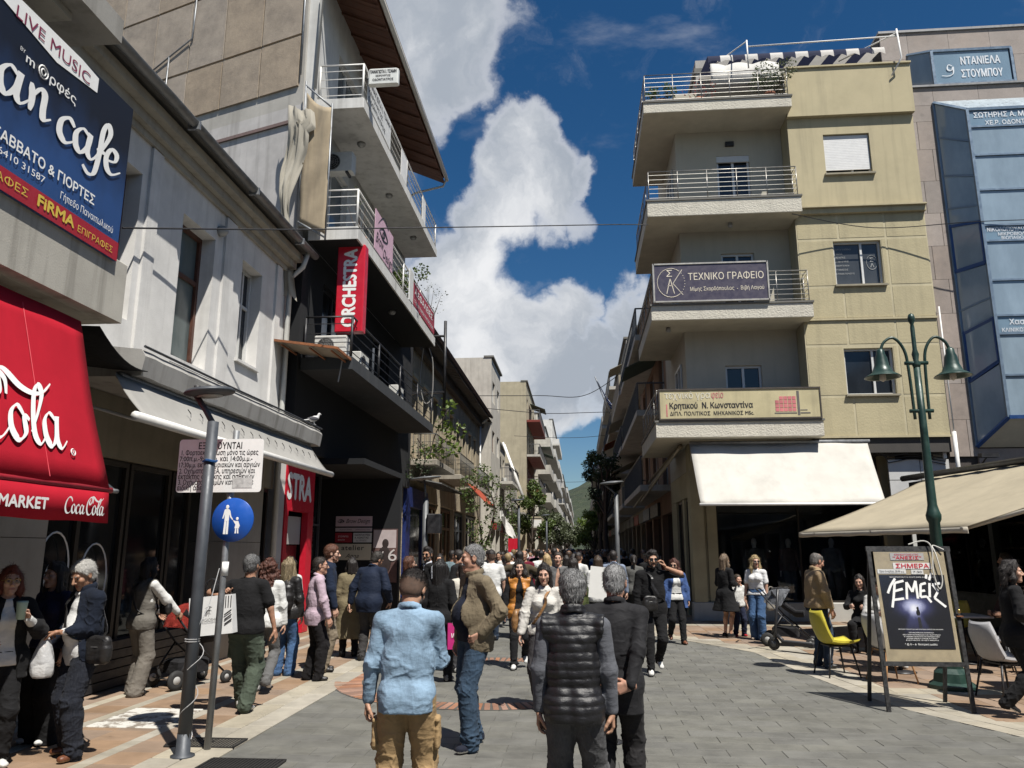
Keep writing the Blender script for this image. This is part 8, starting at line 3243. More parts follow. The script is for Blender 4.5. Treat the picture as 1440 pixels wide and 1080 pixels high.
 put_text(L,'ΜΙΑ ΠΑΡΑΣΤΑΣΗ ΓΙΑ ΟΛΟΥΣ ΕΜΑΣ ΕΔΩ ΚΑΙ ΤΩΡΑ',Z(.812)-GX*.27,GX,up,0.016,w=.52,lift=0.001)
 put_text(L,'* @ O ~ &  Θεατρική ομάδα',Z(.392)-GX*.2,GX,up,0.028,w=.36,lift=0.001)
 L.local('lettering',PRINT_WHITE,po)
 L=MB()
 c=Z(0.60)
 L.ell(tuple(c+up*0.035),(0.014,0.002,0.017),8,5)
 L.ell(tuple(c-up*0.03),(0.022,0.002,0.06),8,5)
 L.bar(c-up*0.07-GX*.008,c-up*0.19-GX*.004,0.016,0.0015,tuple(nrm))
 L.bar(c-up*0.07+GX*.008,c-up*0.19+GX*.016,0.016,0.0015,tuple(nrm))
 L.local('printed_figure',PRINT_BLACK,po)
 strips=[((-.26,.925),(.13,.972),(0.34,0.33,0.32)),((-.24,.868),(.20,.908),(0.60,0.58,0.56)),((-.43,.838),(-.1,.866),(0.58,0.58,0.56)),((-.04,.834),(.1,.864),(0.55,0.55,0.53))]
 for i,((x0,t0),(x1,t1),c)in enumerate(strips):
  m=MB().slab([P(x0,t0,.014),P(x1,t0,.014),P(x1,t1,.014),P(x0,t1,.014)],0.002)
  pa=m.local('paper_strip',plain('paper_%d'%i,c,0.8,var=0.08),T)
  L=MB()
  if i<2:
   put_text(L,('“ΑΝΕΣΙΣ”','ΣΗΜΕΡΑ')[i],P(x0+.03,t0+.006,.018),GX,up,(0.05,0.07)[i],w=(x1-x0)-.06,bold=.03,lift=0.001)
   if i==0:
    put_text(L,'ΚΙΝΗΜΑΤΟΘΕΑΤΡΟ',P(x0+.05,t0+.03,.018),GX,up,0.03,w=.28,lift=0.001)
  else:
   put_text(L,('Ώρα έναρξης 20:30 μ.μ.','7:30')[i-2],P(x0+.02,t0+.008,.018),GX,up,0.035,w=(x1-x0)-.04,lift=0.001)
  L.local('lettering',PRINT_RED if i<2 else PRINT_BLACK,pa)
 MB().slab([P(a+.05,.29,.026),P(b-.05,.29,.026),P(b-.05,.985,.026),P(a+.05,.985,.026)],0.003).local('plastic_cover',cover_mat(),T)
 c=MB()
 c.tube(catmull([tuple(P(-.02,1.03,.0)),tuple(P(.15,1.05,.03)),tuple(P(.22,1.0,.06)),tuple(P(.20,.85,.05)),tuple(P(.24,.74,.04)),tuple(P(.29,.8,.05)),tuple(P(.26,.95,.06)),tuple(P(.25,1.02,.02)),tuple(P(.36,.99,.05))],6),0.008,5)
 c.local('rope',plain('white_rope',(0.5,0.49,0.45),0.8),T)
 MB().ell(tuple(P(b,.6,.05)),(0.02,0.012,0.025),8,6).local('padlock',plain('brass',(0.45,0.33,0.12),0.35,0.9),T)
 MB().bar(P(b-.03,.57,.03),P(b+.04,.57,.03),.03,.01).local('hasp',plain('rust'),T)
poster_board()
def shell_chair(label,x,y,rz,c,group=None,leg=None):
 """upholstered bucket chair: one curved shell, seat pad, four splayed legs"""
 T=thing('chair',label,'chair',(x,y,0),rz,group=group)
 mt=plain('chair_%02d%02d%02d'%tuple(int(q*99)for q in c),c,0.5,var=0.1,scale=25)
 rows=[]
 for i in range(13):
  t=i/12
  if t<0.45:
   y_,z_=0.24-t/0.45*0.44,0.455-0.03*math.sin(t/0.45*math.pi)
  else:
   q=(t-0.45)/0.55
   y_,z_=-0.20-0.14*q-0.03*math.sin(q*math.pi),0.455+0.43*q
  w=0.235-0.02*abs(t-.5)-(0.05*max(0,t-.85)/.15 if t>.85 else 0)
  row=[]
  for j in range(11):
   u=j/5-1
   cup=0.05*abs(u)**2.5
   row.append(Vector((w*u,y_+(cup if t>.45 else 0)*1.2,z_+(cup if t<=.45 else cup*.3))))
  rows.append(row)
 MB().sheet(rows,0.035).local('seat_shell',mt,T)
 LG=leg or BLACK_METAL
 for(sx,sy)in((-1,1),(1,1),(-1,-1),(1,-1)):
  MB().tube([(sx*0.17,sy*0.15-.02,0.44),(sx*0.235,sy*0.235-.02,0)],[0.016,0.011],8).local('leg',LG,T)
 MB().box(-0.17,-0.17,0.415,0.17,0.13,0.432).local('seat_frame',LG,T)
 return T
shell_chair('mustard yellow upholstered chair at the cafe, beside the standing man',3.72,12.2,-1.4,(0.50,0.43,0.045),'cafe chairs')
shell_chair('pale grey upholstered chair between the yellow chair and the poster stand',4.3,11.7,-1.35,(0.45,0.45,0.45),'cafe chairs',plain('beech_leg',(0.4,0.22,0.1),0.5))
shell_chair('pale grey upholstered chair beyond the poster stand in front of the seated curly-haired woman',5.22,10.55,-1.35,(0.42,0.42,0.43),'cafe chairs')
shell_chair('grey cafe chair in the shade under the cream awning',6.1,12.6,1.2,(0.35,0.35,0.36),'cafe chairs')
shell_chair('yellow cafe chair deep under the cream awning',6.4,14.6,2.0,(0.4,0.34,0.05),'cafe chairs')
def cafe_table(label,x,y):
 T=thing('cafe_table',label,'table',(x,y,0),group='cafe tables')
 MB().cbox(-0.35,-0.35,0.72,0.35,0.35,0.75,0.008).local('tabletop',plain('pale_tabletop',(0.36,0.35,0.33),0.35),T)
 MB().tube([(0,0,0.02),(0,0,0.72)],0.03,8).local('leg',BLACK_METAL,T)
 MB().lathe([(0.22,0),(0.22,0.012),(0.05,0.03)],(0,0,0),16).local('foot',BLACK_METAL,T)
 return T
cafe_table('small square cafe table in front of the grey chair by the poster stand',4.75,12.6)
cafe_table('small square cafe table deep under the cream awning',6.2,13.7)
cafe_table('small square cafe table beside the seated curly-haired woman',6.1,11.2)
for i,(x,y)in enumerate(((4.6,12.45),(4.72,12.4),(4.83,12.6))):
 top(MB().lathe([(0.028,0),(0.036,0.12),(0.034,0.12),(0.026,0.01)],(x,y,0.751),12),'glass',glass_clear('tumbler',(0.85,0.88,0.9)),('water glass set apart at the front edge of the cafe table','middle water glass of three on the cafe table','water glass at the back corner of the cafe table')[i],'glass','glasses on the cafe table')
def stroller(label,x,y,rz,hood,body=(0.02,0.02,0.022)):
 T=thing('stroller',label,'stroller',(x,y,0),rz)
 BD=cloth(body)
 HD=cloth(hood)
 fr=BLACK_METAL
 for q in(-1,1):
  m=MB()
  m.tube([(q*0.24,-0.52,1.02),(q*0.24,-0.12,0.55),(q*0.23,0.34,0.16)],0.014,7)
  m.tube([(q*0.24,-0.12,0.55),(q*0.27,-0.40,0.13)],0.014,7)
  m.local('frame',fr,T)
 MB().tube([(-0.24,-0.52,1.02),(-0.2,-0.56,1.04),(0.2,-0.56,1.04),(0.24,-0.52,1.02)],0.017,8).local('handle',RUBBER,T)
 rows=[]
 for i in range(9):
  t=i/8
  y_=-0.28+0.55*t
  z_=0.92-0.45*t**0.7 if t<0.7 else 0.92-0.45*0.7**0.7-0.02
  rows.append([Vector((0.19*u,y_+0.0,z_+0.10*abs(u)**2))for u in[j/4-1 for j in range(9)]])
 MB().sheet(rows,0.03).local('seat',BD,T)
 rows=[]
 for i in range(9):
  a=math.radians(172-112*i/8)
  c=Vector((0,-0.12,0.74))
  rows.append([c+Vector((0.215*math.cos(t),0.34*math.sin(t)*math.cos(a),0.34*math.sin(t)*math.sin(a)))for t in[math.pi*j/12 for j in range(13)]])
 MB().sheet(rows,0.012).local('hood',HD,T)
 MB().cbox(-0.19,-0.32,0.18,0.19,0.15,0.36,0.03).local('basket',BD,T)
 for(sx,sy,r)in((-1,0.36,0.085),(1,0.36,0.085),(-1,-0.40,0.125),(1,-0.40,0.125)):
  c=Vector((sx*0.27,sy,r))
  w=MB().lathe([(r*0.55,-0.016),(r,-0.018),(r,0.018),(r*0.55,0.016)],c,18,(1,0,0)).local('wheel',RUBBER,T)
  MB().lathe([(0.0,-0.02),(r*0.62,-0.014),(r*0.62,0.014),(0.0,0.02)],c,14,(1,0,0)).local('hub',plain('hub_grey',(0.35,0.35,0.34),0.5),w)
 MB().tube([(-0.26,-0.40,0.125),(0.26,-0.40,0.125)],0.01,6).local('axle',STEEL,T)
 return T
stroller('grey-hooded baby stroller parked by the shop window of the yellow house',3.98,15.75,-1.9,(0.20,0.21,0.23))
stroller('red and black baby stroller pushed by the woman in the grey waistcoat',-5.3,10.65,-0.5,(0.32,0.04,0.03))
def scooter():
 T=thing('electric_scooter','black electric kick scooter parked in front of the grey stroller','scooter',(3.78,14.75,0),0.75)
 BK=plain('scooter_black',(0.02,0.02,0.022),0.4)
 MB().cbox(-0.08,-0.42,0.12,0.08,0.22,0.19,0.012).local('deck',BK,T)
 MB().cbox(-0.065,-0.40,0.191,0.065,0.2,0.196,0.002).local('grip_mat',plain('grip_grey',(0.06,0.06,0.06),0.9),T)
 for y in(-0.55,0.42):
  w=MB().lathe([(0.06,-0.02),(0.11,-0.025),(0.115,0),(0.11,0.025),(0.06,0.02)],(0,y,0.115),20,(1,0,0)).local('wheel',RUBBER,T)
  MB().lathe([(0.0,-0.027),(0.06,-0.02),(0.06,0.02),(0.0,0.027)],(0,y,0.115),14,(1,0,0)).local('hub',DARK_GREY,w)
 MB().bar((0,-0.40,0.16),(0,-0.56,0.2),0.1,0.03).local('rear_mudguard',BK,T)
 MB().tube([(0,0.2,0.15),(0,0.34,0.27)],0.035,8).local('neck',BK,T)
 MB().tube([(0,0.42,0.12),(0,0.37,0.35),(0,0.26,1.08)],0.025,8).local('stem',BK,T)
 MB().tube([(-0.24,0.22,1.10),(0,0.26,1.10),(0.24,0.22,1.10)],0.014,8).local('handlebar',BK,T)
 for q in(-1,1):
  MB().tube([(q*0.15,0.235,1.10),(q*0.26,0.217,1.10)],0.019,8).local('grip',RUBBER,T)
scooter()
def pigeon():
 T=thing('pigeon','white and dark pigeon standing on the end of the canopy ledge','pigeon',(-5.25,14.8,4.225),-0.8)
 F=Field((-0.12,-0.26,-0.02),(0.12,0.22,0.3),0.006)
 F.ell((0,0,0.12),(0.055,0.10,0.058),0.02,[(1,0,0),(0,.9,.42),(0,-.42,.9)])
 F.cap((0,0.07,0.15),(0,0.10,0.215),0.034,0.024,0.02)
 F.ell((0,0.11,0.228),(0.024,0.03,0.024),0.01)
 F.cap((0,0.135,0.225),(0,0.16,0.218),0.008,0.004,0.004)
 F.cap((0,-0.08,0.10),(0,-0.21,0.075),0.035,0.022,0.02,(0,0.2,1),0.4)
 for q in(-1,1):
  F.cap((q*0.02,0.0,0.08),(q*0.022,0.01,0.0),0.008,0.005,0.006)
  F.cap((q*0.022,0.01,0.003),(q*0.022,0.045,0.0),0.005,0.004,0.003)
 P,Q=F.mesh()
 o=bpy.data.objects.new('body',np_mesh('body',[(P,Q,0)],[plain('pigeon_white',(0.5,0.5,0.5),0.8,var=0.35,scale=14)]))
 COL.objects.link(o)
 o.parent=T
 for q in(-1,1):
  MB().ell((q*0.05,-0.03,0.12),(0.012,0.10,0.038),10,6).local('wing',plain('pigeon_dark',(0.06,0.06,0.07),0.7,var=0.5,scale=30),T)
pigeon()
def mannequin(label,x,y,rz,top_m,zoff=0.3):
 p=Pose(H=1.8,feet=((-.1,0),(.1,.05)))
 T=thing('mannequin',label,'mannequin',(x,y,zoff),rz,group='shop window mannequins')
 lo,hi=bounds(p)
 B=Field(lo,hi,0.016)
 torso(B,p,-0.004)
 limbs(B,p,-0.003)
 for i in(0,1):
  B.cap(p.wr[i],p.wr[i]+p.hand[i]['d']*0.16,0.025,0.016)
  B.cap(p.heel[i],p.toe[i],0.035,0.025)
 B.ell(p.head,(0.075,0.095,0.12),0.02)
 B.cap(p.head,p.neck,0.05,0.05)
 P,Q=B.mesh()
 o=bpy.data.objects.new('figure',np_mesh('figure',[(P,Q,0)],[plain('mannequin_white',(0.75,0.74,0.71),0.4)]))
 COL.objects.link(o)
 o.parent=T
 F=Field(lo-.05,hi+.05,0.016)
 torso(F,p,0.02,0.04)
 sleeve(F,p,0.016,0.03)
 F.plane((0,0,.8),(0,0,-1))
 F.plane(p.neck+p.up*0.02,p.up)
 P,Q=F.mesh()
 P=folds(smooth_mesh(P,Q),Q,0.006,p)
 o=bpy.data.objects.new('jacket',np_mesh('jacket',[(P,Q,0)],[top_m]))
 COL.objects.link(o)
 o.parent=T
 F=Field(lo-.05,hi+.05,0.018)
 for i in(0,1):
  F.cap(p.hip[i],p.knee[i],.1,.075,.03)
  F.cap(p.knee[i],p.ank[i],.075,.06,.03)
 P,Q=F.mesh()
 o=bpy.data.objects.new('trousers',np_mesh('trousers',[(P,Q,0)],[cloth((0.16,0.17,0.19))]))
 COL.objects.link(o)
 o.parent=T
mannequin('white mannequin in a grey top in the shop window',4.75,22.0,math.pi-.2,cloth((0.16,0.16,0.155)))
mannequin('mannequin in a pale tailored jacket in the shop window',6.85,22.2,math.pi,cloth((0.30,0.31,0.31)))
mannequin('mannequin in a pinkish cardigan in the shop window',5.8,22.6,math.pi+.2,cloth((0.2,0.14,0.14)))
A=thing('awning','dusty red awning with white lettering folded down over a far shopfront','awning',(-4.6,40,4))
m=MB()
m.slab([(-5.4,36.2,5.0),(-4.35,36.2,3.9),(-4.35,40.5,3.9),(-5.4,40.5,5.0)],0.03)
build(m,'canvas',awn('faded_red_canvas',(0.42,0.09,0.05)),A)
L=MB()
put_text(L,'SNACK',(-4.72,36.8,4.27),GY,Vector((-1.05,0,1.1)),0.6,w=2.6,lift=0.03)
build(L,'lettering',PRINT_WHITE,A)
build(MB().tube([(-4.33,36.1,3.88),(-4.33,40.6,3.88)],0.05,6),'front_bar',BROWNWOOD,A)
A=thing('awning','pair of long white awning arms stretched from a cream balcony','awning',(-4.6,56,6))
for y in(57.0,58.2):
 build(MB().tube([(-5.6,y,9.6),(-3.9,y-.4,5.0)],0.09,6),'arm',WHITE_PAINT,A)
build(MB().tube([(-3.9,54.5,4.95),(-3.9,59.5,4.95)],0.12,6),'rolled_canvas',cloth((0.03,0.03,0.03)),A)
A=thing('awning','bundled white plastic sheeting under the far shopfront beside the vine','awning',(-3.9,43,3))
rows=[[Vector((-4.1+0.07*j+0.1*math.sin(i*1.7+j),41+i*.3,3.5-0.14*j+0.16*math.sin(i*1.3+j*.8)))for j in range(9)]for i in range(10)]
build(MB().sheet(rows),'sheet',awn('white_sheeting',(0.62,0.61,0.58)),A)
P=thing('shop_sign','bright red upright shop sign board far down the sunny side','sign',(-3.3,38,1))
m=MB()
m.box(-3.45,37.9,0.6,-3.0,38.0,2.3)
build(m,'panel',plain('sign_red'),P)
build(MB().box(-3.46,37.89,1.1,-2.99,37.9,1.22),'stripe',PRINT_WHITE,P)
build(MB().tube([(-3.22,37.95,0),(-3.22,37.95,0.6)],0.04,6),'post',BLACK_METAL,P)
P=thing('shop_sign','small square white hanging sign far down the sunny side','sign',(-2.6,60,3))
build(MB().box(-3.9,60,3.5,-2.9,60.15,4.0),'panel',WHITE_PAINT,P)
build(MB().tube([(-5,60.07,4.1),(-2.9,60.07,4.1)],0.04,5),'bracket',BLACK_METAL,P)
P=thing('notice_board','tilted white notice board on a thin stand in front of the walking men','board',(0.25,7.9,0))
b=MB()
v,w=Vector((0.95,0,-0.10)).normalized(),Vector((0.10,0.05,0.95)).normalized()
c=Vector((0.25,7.9,1.47))
b.slab([c-v*.16-w*.15,c+v*.16-w*.15,c+v*.16+w*.15,c-v*.16+w*.15],0.012)
bo=build(b,'board',plain('board_paper',(0.66,0.66,0.63),0.6,var=0.04),P)
L=MB()
for k,tx in enumerate(('ΠΡΟΣΦΟΡΑ','καφές','τοστ')):
 put_text(L,tx,c-v*.12+w*(.09-.07*k),v,w,0.035,lift=0.002)
build(L,'lettering',plain('grey_ink',(0.12,0.12,0.12)),bo)
build(MB().tube([(0.25,7.92,0.02),(0.25,7.92,1.4)],0.012,6),'post',GALV,P)
build(MB().lathe([(0.13,0),(0.13,0.015),(0.02,0.03)],(0.25,7.92,0.0),14),'foot',BLACK_METAL,P)
# ------------------------------------------------------------------ the people
PI=math.pi
WSOLE=plain('white_sole',(0.62,0.61,0.58),0.6)
DSOLE=plain('dark_sole',(0.02,0.02,0.02),0.7)
BLACKC,NAVY,WHITEC=cloth((0.013,0.013,0.014)),cloth((0.012,0.017,0.032)),cloth((0.60,0.60,0.58))
JEAN,JEAND=cloth((0.045,0.085,0.15),'denim'),cloth((0.022,0.035,0.06),'denim')
GREYD=cloth((0.045,0.045,0.047))
LEATH=cloth((0.016,0.015,0.015),'leather')
SNK=dict(m=cloth((0.55,0.55,0.53)),sm=WSOLE)
BSH=dict(m=LEATH,sm=DSOLE)
TR=lambda m,**k:dict(m=m,**k)
FAIR,OLIV,TAN_=(0.47,0.29,0.21),(0.40,0.235,0.155),(0.34,0.19,0.12)
DKH,GREYH,WHITEH=(0.012,0.009,0.008),(0.10,0.10,0.10),(0.42,0.41,0.39)
def W_(feet=0.2,side=1):
 """a walking stride"""
 f=feet
 return dict(feet=((-0.09,f*side),(0.09,-f*side)),heel=(0.0,0.10)if side>0 else(0.10,0.0))
def P_(H,**k):
 d=dict(H=H)
 d.update(k)
 return d
 # --- man in the pale denim shirt, from behind
def denim_pocket(root,p):
 mb=MB()
 s=p.s
 pts=[]
 for i in range(13):
  u=-1+i/6
  q=p.chest+p.rt*u*0.20*s-p.fw*(0.150-0.045*abs(u)**2.5)*s+p.up*(0.075-0.02*abs(u))*s
  pts.append(tuple(q))
 mb.tube(pts,0.0035,4)
 mb.local('yoke_seam',cloth((0.15,0.24,0.34),'washed'),root)
person('man in a pale denim shirt and sand cargo trousers, head bowed, seen from behind',(-1.13,5.2,0),0.06,P_(1.67,head=(-14,-30,0),hands=(dict(at=(-0.265,0.05,0.77),curl=35),(0.12,0.28,1.03)),girth=0.90,feet=((-.13,0),(.13,.04)),elbow=(None,(0.45,-0.8,-0.5))),0,OLIV,TR(cloth((0.33,0.225,0.115)),o=0.028,cargo=1,amp=0.008),[dict(m=cloth((0.195,0.285,0.38),'washed'),hem=0.82,o=0.019,so=0.014,collar='shirt',amp=0.0065,loose=0.010,cuff=0.0)],dict(m=cloth((0.4,0.4,0.4)),sm=WSOLE),dict(style='fade',c=DKH,vol=0.014),dict(beard=0.9),seed=1)
# --- tall man with moustache in an open brown jacket, in profile
person('tall grey-haired man with a moustache in an open brown jacket and jeans, hand on hip',(-1.02,7.62,0),2.15,P_(1.84,head=(-16,-4,0),hands=(dict(at=(-0.225,0.03,1.03),d=(0.35,0.75,-0.55),n=(1,0,0.1),curl=45),None),elbow=((-0.75,-1.0,0.15),None),girth=1.05,belly=0.75,feet=((-0.15,0.10),(0.15,-0.10)),lean=-2,toe=(-12,10)),0,(0.43,0.245,0.17),TR(cloth((0.032,0.056,0.09),'denim'),o=0.024,amp=0.009),[dict(m=cloth((0.010,0.013,0.024)),hem=0.90,o=0.012,name='sweater',amp=0.004),dict(m=cloth((0.165,0.135,0.09)),hem=0.82,o=0.028,so=0.022,open=0.20,collar='stand',name='jacket',amp=0.010,loose=0.012)],dict(m=cloth((0.015,0.018,0.03)),sm=WSOLE,big=1.12),dict(style='short',c=GREYH,g=(0.36,0.36,0.36),line=0.085,vol=0.006),dict(moustache=(0.30,0.29,0.28),nose=1.9,jaw=1.06,fat=1,browc=(0.08,0.07,0.06)),seed=2)
# --- man in the quilted waistcoat
person('grey-haired man in a black quilted waistcoat over a grey shirt, seen from behind',(-0.05,5.0,0),-0.10,P_(1.66,hands=(dict(at=(-0.225,0.05,0.78)),dict(at=(0.23,0.06,0.76),curl=40)),girth=0.86,feet=((-.11,.10),(.11,-.05)),heel=(0,0.04),head=(6,-5,0)),0,OLIV,TR(cloth((0.075,0.075,0.078),'denim'),o=0.024,amp=0.009),[dict(m=cloth((0.105,0.11,0.125)),hem=0.86,o=0.012,so=0.015,amp=0.008,cuff=0.0),dict(m=cloth((0.010,0.010,0.012),'puffer'),hem=0.825,o=0.024,sleeve='none',quilt=0.05,puff=0.008,collar='stand',name='quilted_vest')],BSH,dict(style='short',c=(0.07,0.07,0.07),g=(0.40,0.40,0.40),vol=0.014,nape=-0.065,amp=0.003),seed=3)
# --- man in the dark suit, hands behind his back
person('white-haired man in a charcoal suit with hands clasped behind his back',(0.24,5.75,0),-0.16,P_(1.68,hands=(dict(at=(-0.10,-0.20,0.93),d=(0.9,-0.1,-0.2),n=(0,1,0),curl=50),dict(at=(0.12,-0.22,0.90),d=(-0.9,-0.1,-0.2),n=(0,1,0),curl=50)),elbow=((-1,-0.5,0),(1,-0.5,0)),girth=0.93,head=(-4,-8,0),feet=((-.1,-.06),(.1,.12)),heel=(0.05,0)),0,(0.42,0.24,0.17),TR(cloth((0.022,0.021,0.022),'suit'),o=0.020),[dict(m=cloth((0.4,0.38,0.36)),hem=0.95,o=0.008,collar='band',amp=0.002),dict(m=cloth((0.017,0.017,0.019),'suit'),hem=0.72,o=0.020,so=0.014,collar='lapel',name='suit_jacket',loose=0.014,amp=0.006)],BSH,dict(style='short',c=(0.12,0.12,0.12),g=(0.5,0.5,0.5),vol=0.008,nape=-0.05),seed=4)
# --- woman in the white blouse
person('woman with long black hair in a white blouse walking with a tan shoulder bag',(-0.42,9.35,0),PI-0.08,P_(1.62,sex='f',**W_(0.17,1),hands=((-0.26,0.02,0.80),(0.27,0.10,0.84)),head=(2,-6,0)),1,FAIR,TR(cloth((0.05,0.047,0.05)),o=0.028,flare=0.02,amp=0.006),[dict(m=cloth((0.56,0.54,0.50)),hem=0.90,o=0.020,so=0.026,vneck=0.12,collar='shirt',amp=0.008)],SNK,dict(style='long',c=DKH,len=0.40),extra=[body_strap(1,cloth((0.25,0.13,0.05),'leather'))],seed=5)
# --- woman in the orange waistcoat
person('woman with dark bobbed hair in a shiny orange padded waistcoat over black',(-0.96,12.5,0),PI+0.1,P_(1.62,sex='f',**W_(0.16,-1),hands=(dict(at=(-0.22,0.22,0.98),d=(0.3,0.9,0.1)),(0.25,0.06,0.80))),1,FAIR,TR(BLACKC,o=0.012),[dict(m=BLACKC,hem=0.86,o=0.010,sleeve='elbow'),dict(m=cloth((0.42,0.17,0.03),'puffer'),hem=0.80,o=0.022,sleeve='none',quilt=0.10,puff=0.010,open=0.13,name='padded_vest')],SNK,dict(style='bob',c=(0.014,0.010,0.008),wide=0.05,len=0.17),seed=6)
# --- bearded man on the phone
ph_root,ph_p=person('bearded man in black with sunglasses holding a phone to his ear',(1.08,12.1,0),PI+0.08,P_(1.77,**W_(0.16,-1),hands=(dict(at=(-0.19,0.085,1.53),d=(0.45,0.05,0.9),n=(1,0.1,-.3),curl=45),(0.27,0.02,0.78)),elbow=((-1,0.3,-0.8),None),head=(4,-4,0)),1,OLIV,TR(BLACKC,o=0.014),[dict(m=cloth((0.011,0.011,0.012)),hem=0.80,o=0.020,collar='stand')],SNK,dict(style='short',c=DKH,quiff=0.006),dict(beard=1.0,glasses='sun'),extra=[body_strap(-1)],seed=7)
# --- woman in a blue cardigan
person('woman with auburn hair and sunglasses in a white top and open blue cardigan',(1.86,15.9,0),PI+0.15,P_(1.60,sex='f',girth=1.15,**W_(0.15,1),head=(-28,-4,0)),1,FAIR,TR(BLACKC,o=0.012),[dict(m=WHITEC,hem=0.90,o=0.012,sleeve='short',vneck=0.06),dict(m=cloth((0.05,0.09,0.22)),hem=0.74,o=0.022,open=0.2,name='cardigan',skirt=0.5)],dict(m=cloth((0.16,0.06,0.03),'leather'),sm=DSOLE),dict(style='bob',c=(0.055,0.018,0.012),len=0.16),dict(glasses='sun'),seed=8)
# --- woman in black coat dress by the window, woman in white T-shirt, child
person('woman with light brown hair in a short black coat dress by the shop window',(3.02,17.0,0),-0.9,P_(1.68,sex='f',hands=((-0.1,0.24,1.1),(0.12,0.22,1.08)),feet=((-.06,0),(.06,.02))),1,(0.44,0.26,0.17),None,[dict(m=BLACKC,hem=0.56,o=0.020,skirt=0.9,collar='shirt',name='coat_dress')],dict(m=BLACKC,sm=WSOLE),dict(style='bob',c=(0.12,0.085,0.055),len=0.2),seed=9)
person('blonde woman in a white T-shirt and blue jeans with sunglasses by the shop window',(3.60,16.65,0),2.6,P_(1.66,sex='f',hands=((-0.2,0.02,0.82),(0.25,0.05,0.80)),head=(38,0,0),feet=((-.08,.06),(.1,-.02))),1,FAIR,TR(cloth((0.05,0.10,0.20),'denim'),o=0.018,flare=0.025),[dict(m=cloth((0.66,0.66,0.66)),hem=0.93,o=0.016,sleeve='short')],dict(m=cloth((0.5,0.42,0.34)),sm=WSOLE),dict(style='long',c=(0.26,0.19,0.09),g=(0.5,0.38,0.2),len=0.24),dict(glasses='sun',lip=(0.35,0.06,0.05)),seed=10)
person('child in a white T-shirt and red shoes half hidden behind the blonde woman',(3.32,17.25,0),PI+0.4,P_(1.25,hands=(None,(0.2,0.1,0.62))),2,FAIR,TR(cloth((0.02,0.025,0.05))),[dict(m=WHITEC,hem=0.85,o=0.014,sleeve='short')],dict(m=cloth((0.4,0.02,0.03)),sm=WSOLE),dict(style='short',c=(0.03,0.02,0.012)),seed=11)
# --- man in the tan jacket
person('balding man in a tan blouson standing at the yellow cafe chair',(3.72,13.0,0),-1.45,P_(1.74,girth=1.15,belly=0.4,head=(10,-20,0),hands=((-0.3,0.05,0.82),(0.30,0.12,0.80)),feet=((-.12,0),(.12,.05))),1,(0.43,0.24,0.165),TR(cloth((0.03,0.045,0.07),'denim'),o=0.02),[dict(m=NAVY,hem=0.85,o=0.012),dict(m=cloth((0.31,0.225,0.135)),hem=0.90,o=0.034,so=0.028,open=0.08,collar='stand',name='jacket',amp=0.006)],BSH,dict(style='bald',c=(0.08,0.07,0.06),g=(0.3,0.28,0.26)),seed=12)
# --- left edge group
red_root,red_p=person('red-haired woman with gold glasses in a black cardigan holding a drink at the shop pier',(-4.98,6.55,0),-2.3,P_(1.64,sex='f',girth=1.1,hands=(dict(at=(-0.12,0.26,1.22),d=(0.4,0.3,0.85),n=(0.6,0.6,-0.2),curl=60),(0.16,0.24,1.05))),1,FAIR,TR(BLACKC),[dict(m=WHITEC,hem=0.88,o=0.010),dict(m=BLACKC,hem=0.76,o=0.026,open=0.16,sleeve='elbow',name='cardigan',skirt=.3)],SNK,dict(style='bob',c=(0.10,0.022,0.010),len=0.14),dict(glasses='clear',gold=1),seed=13)
nav_root,nav_p=person('dark-haired woman in a navy blouse and wide black trousers leaning at the shop pier',(-5.14,7.42,0),PI-0.25,P_(1.66,sex='f',hands=((-0.24,0.06,0.84),(0.1,0.24,1.14))),1,(0.40,0.24,0.17),TR(BLACKC,o=0.028,flare=0.03),[dict(m=cloth((0.022,0.022,0.05)),hem=0.92,o=0.02,vneck=0.08)],SNK,dict(style='long',c=DKH,len=0.26),seed=14)
def open_collar(root,p):
 pass
old_root,old_p=person('white-haired man in a navy jacket looking down at a small plastic bag in his hands',(-4.52,6.98,0),PI-0.55,P_(1.70,girth=1.08,belly=0.35,head=(14,-26,0),hands=(dict(at=(-0.06,0.24,1.08),d=(0.9,0.25,-0.1),n=(0.1,0.2,-1),curl=55),dict(at=(0.20,0.24,0.95),d=(-0.6,0.6,-0.3),n=(-0.5,-0.2,-1),curl=50)),feet=((-.14,.05),(.13,-.03)),toe=(-14,18)),0,TAN_,TR(cloth((0.013,0.015,0.022),'denim'),o=0.026,amp=0.009),[dict(m=cloth((0.62,0.62,0.61)),hem=0.80,o=0.014,collar='shirt',amp=0.005),dict(m=cloth((0.010,0.014,0.025)),hem=0.82,o=0.028,so=0.022,open=0.24,collar='stand',name='jacket',amp=0.010)],dict(m=cloth((0.13,0.045,0.02),'leather'),sm=plain('tan_sole',(0.3,0.2,0.12),0.7),big=1.08),dict(style='short',c=(0.36,0.35,0.32),g=(0.62,0.60,0.57),vol=0.016,line=0.07),dict(nose=1.4,browc=(0.2,0.19,0.18)),extra=[body_strap(-1,LEATH)],seed=15)
person('woman in a grey waistcoat and wide grey trousers pushing the red stroller, seen from behind',(-5.62,9.85,0),-0.45,P_(1.68,sex='f',hands=((-0.18,0.36,0.98),(0.2,0.38,0.98)),feet=((-.1,.05),(.1,-.06)),lean=2),1,OLIV,TR(cloth((0.16,0.145,0.125)),o=0.026,flare=0.03,amp=0.006),[dict(m=WHITEC,hem=0.9,o=0.012,so=0.02),dict(m=cloth((0.13,0.12,0.105)),hem=0.83,o=0.026,sleeve='none',name='waistcoat')],BSH,dict(style='bob',c=DKH,len=0.12),extra=[body_strap(1,LEATH)],seed=16)
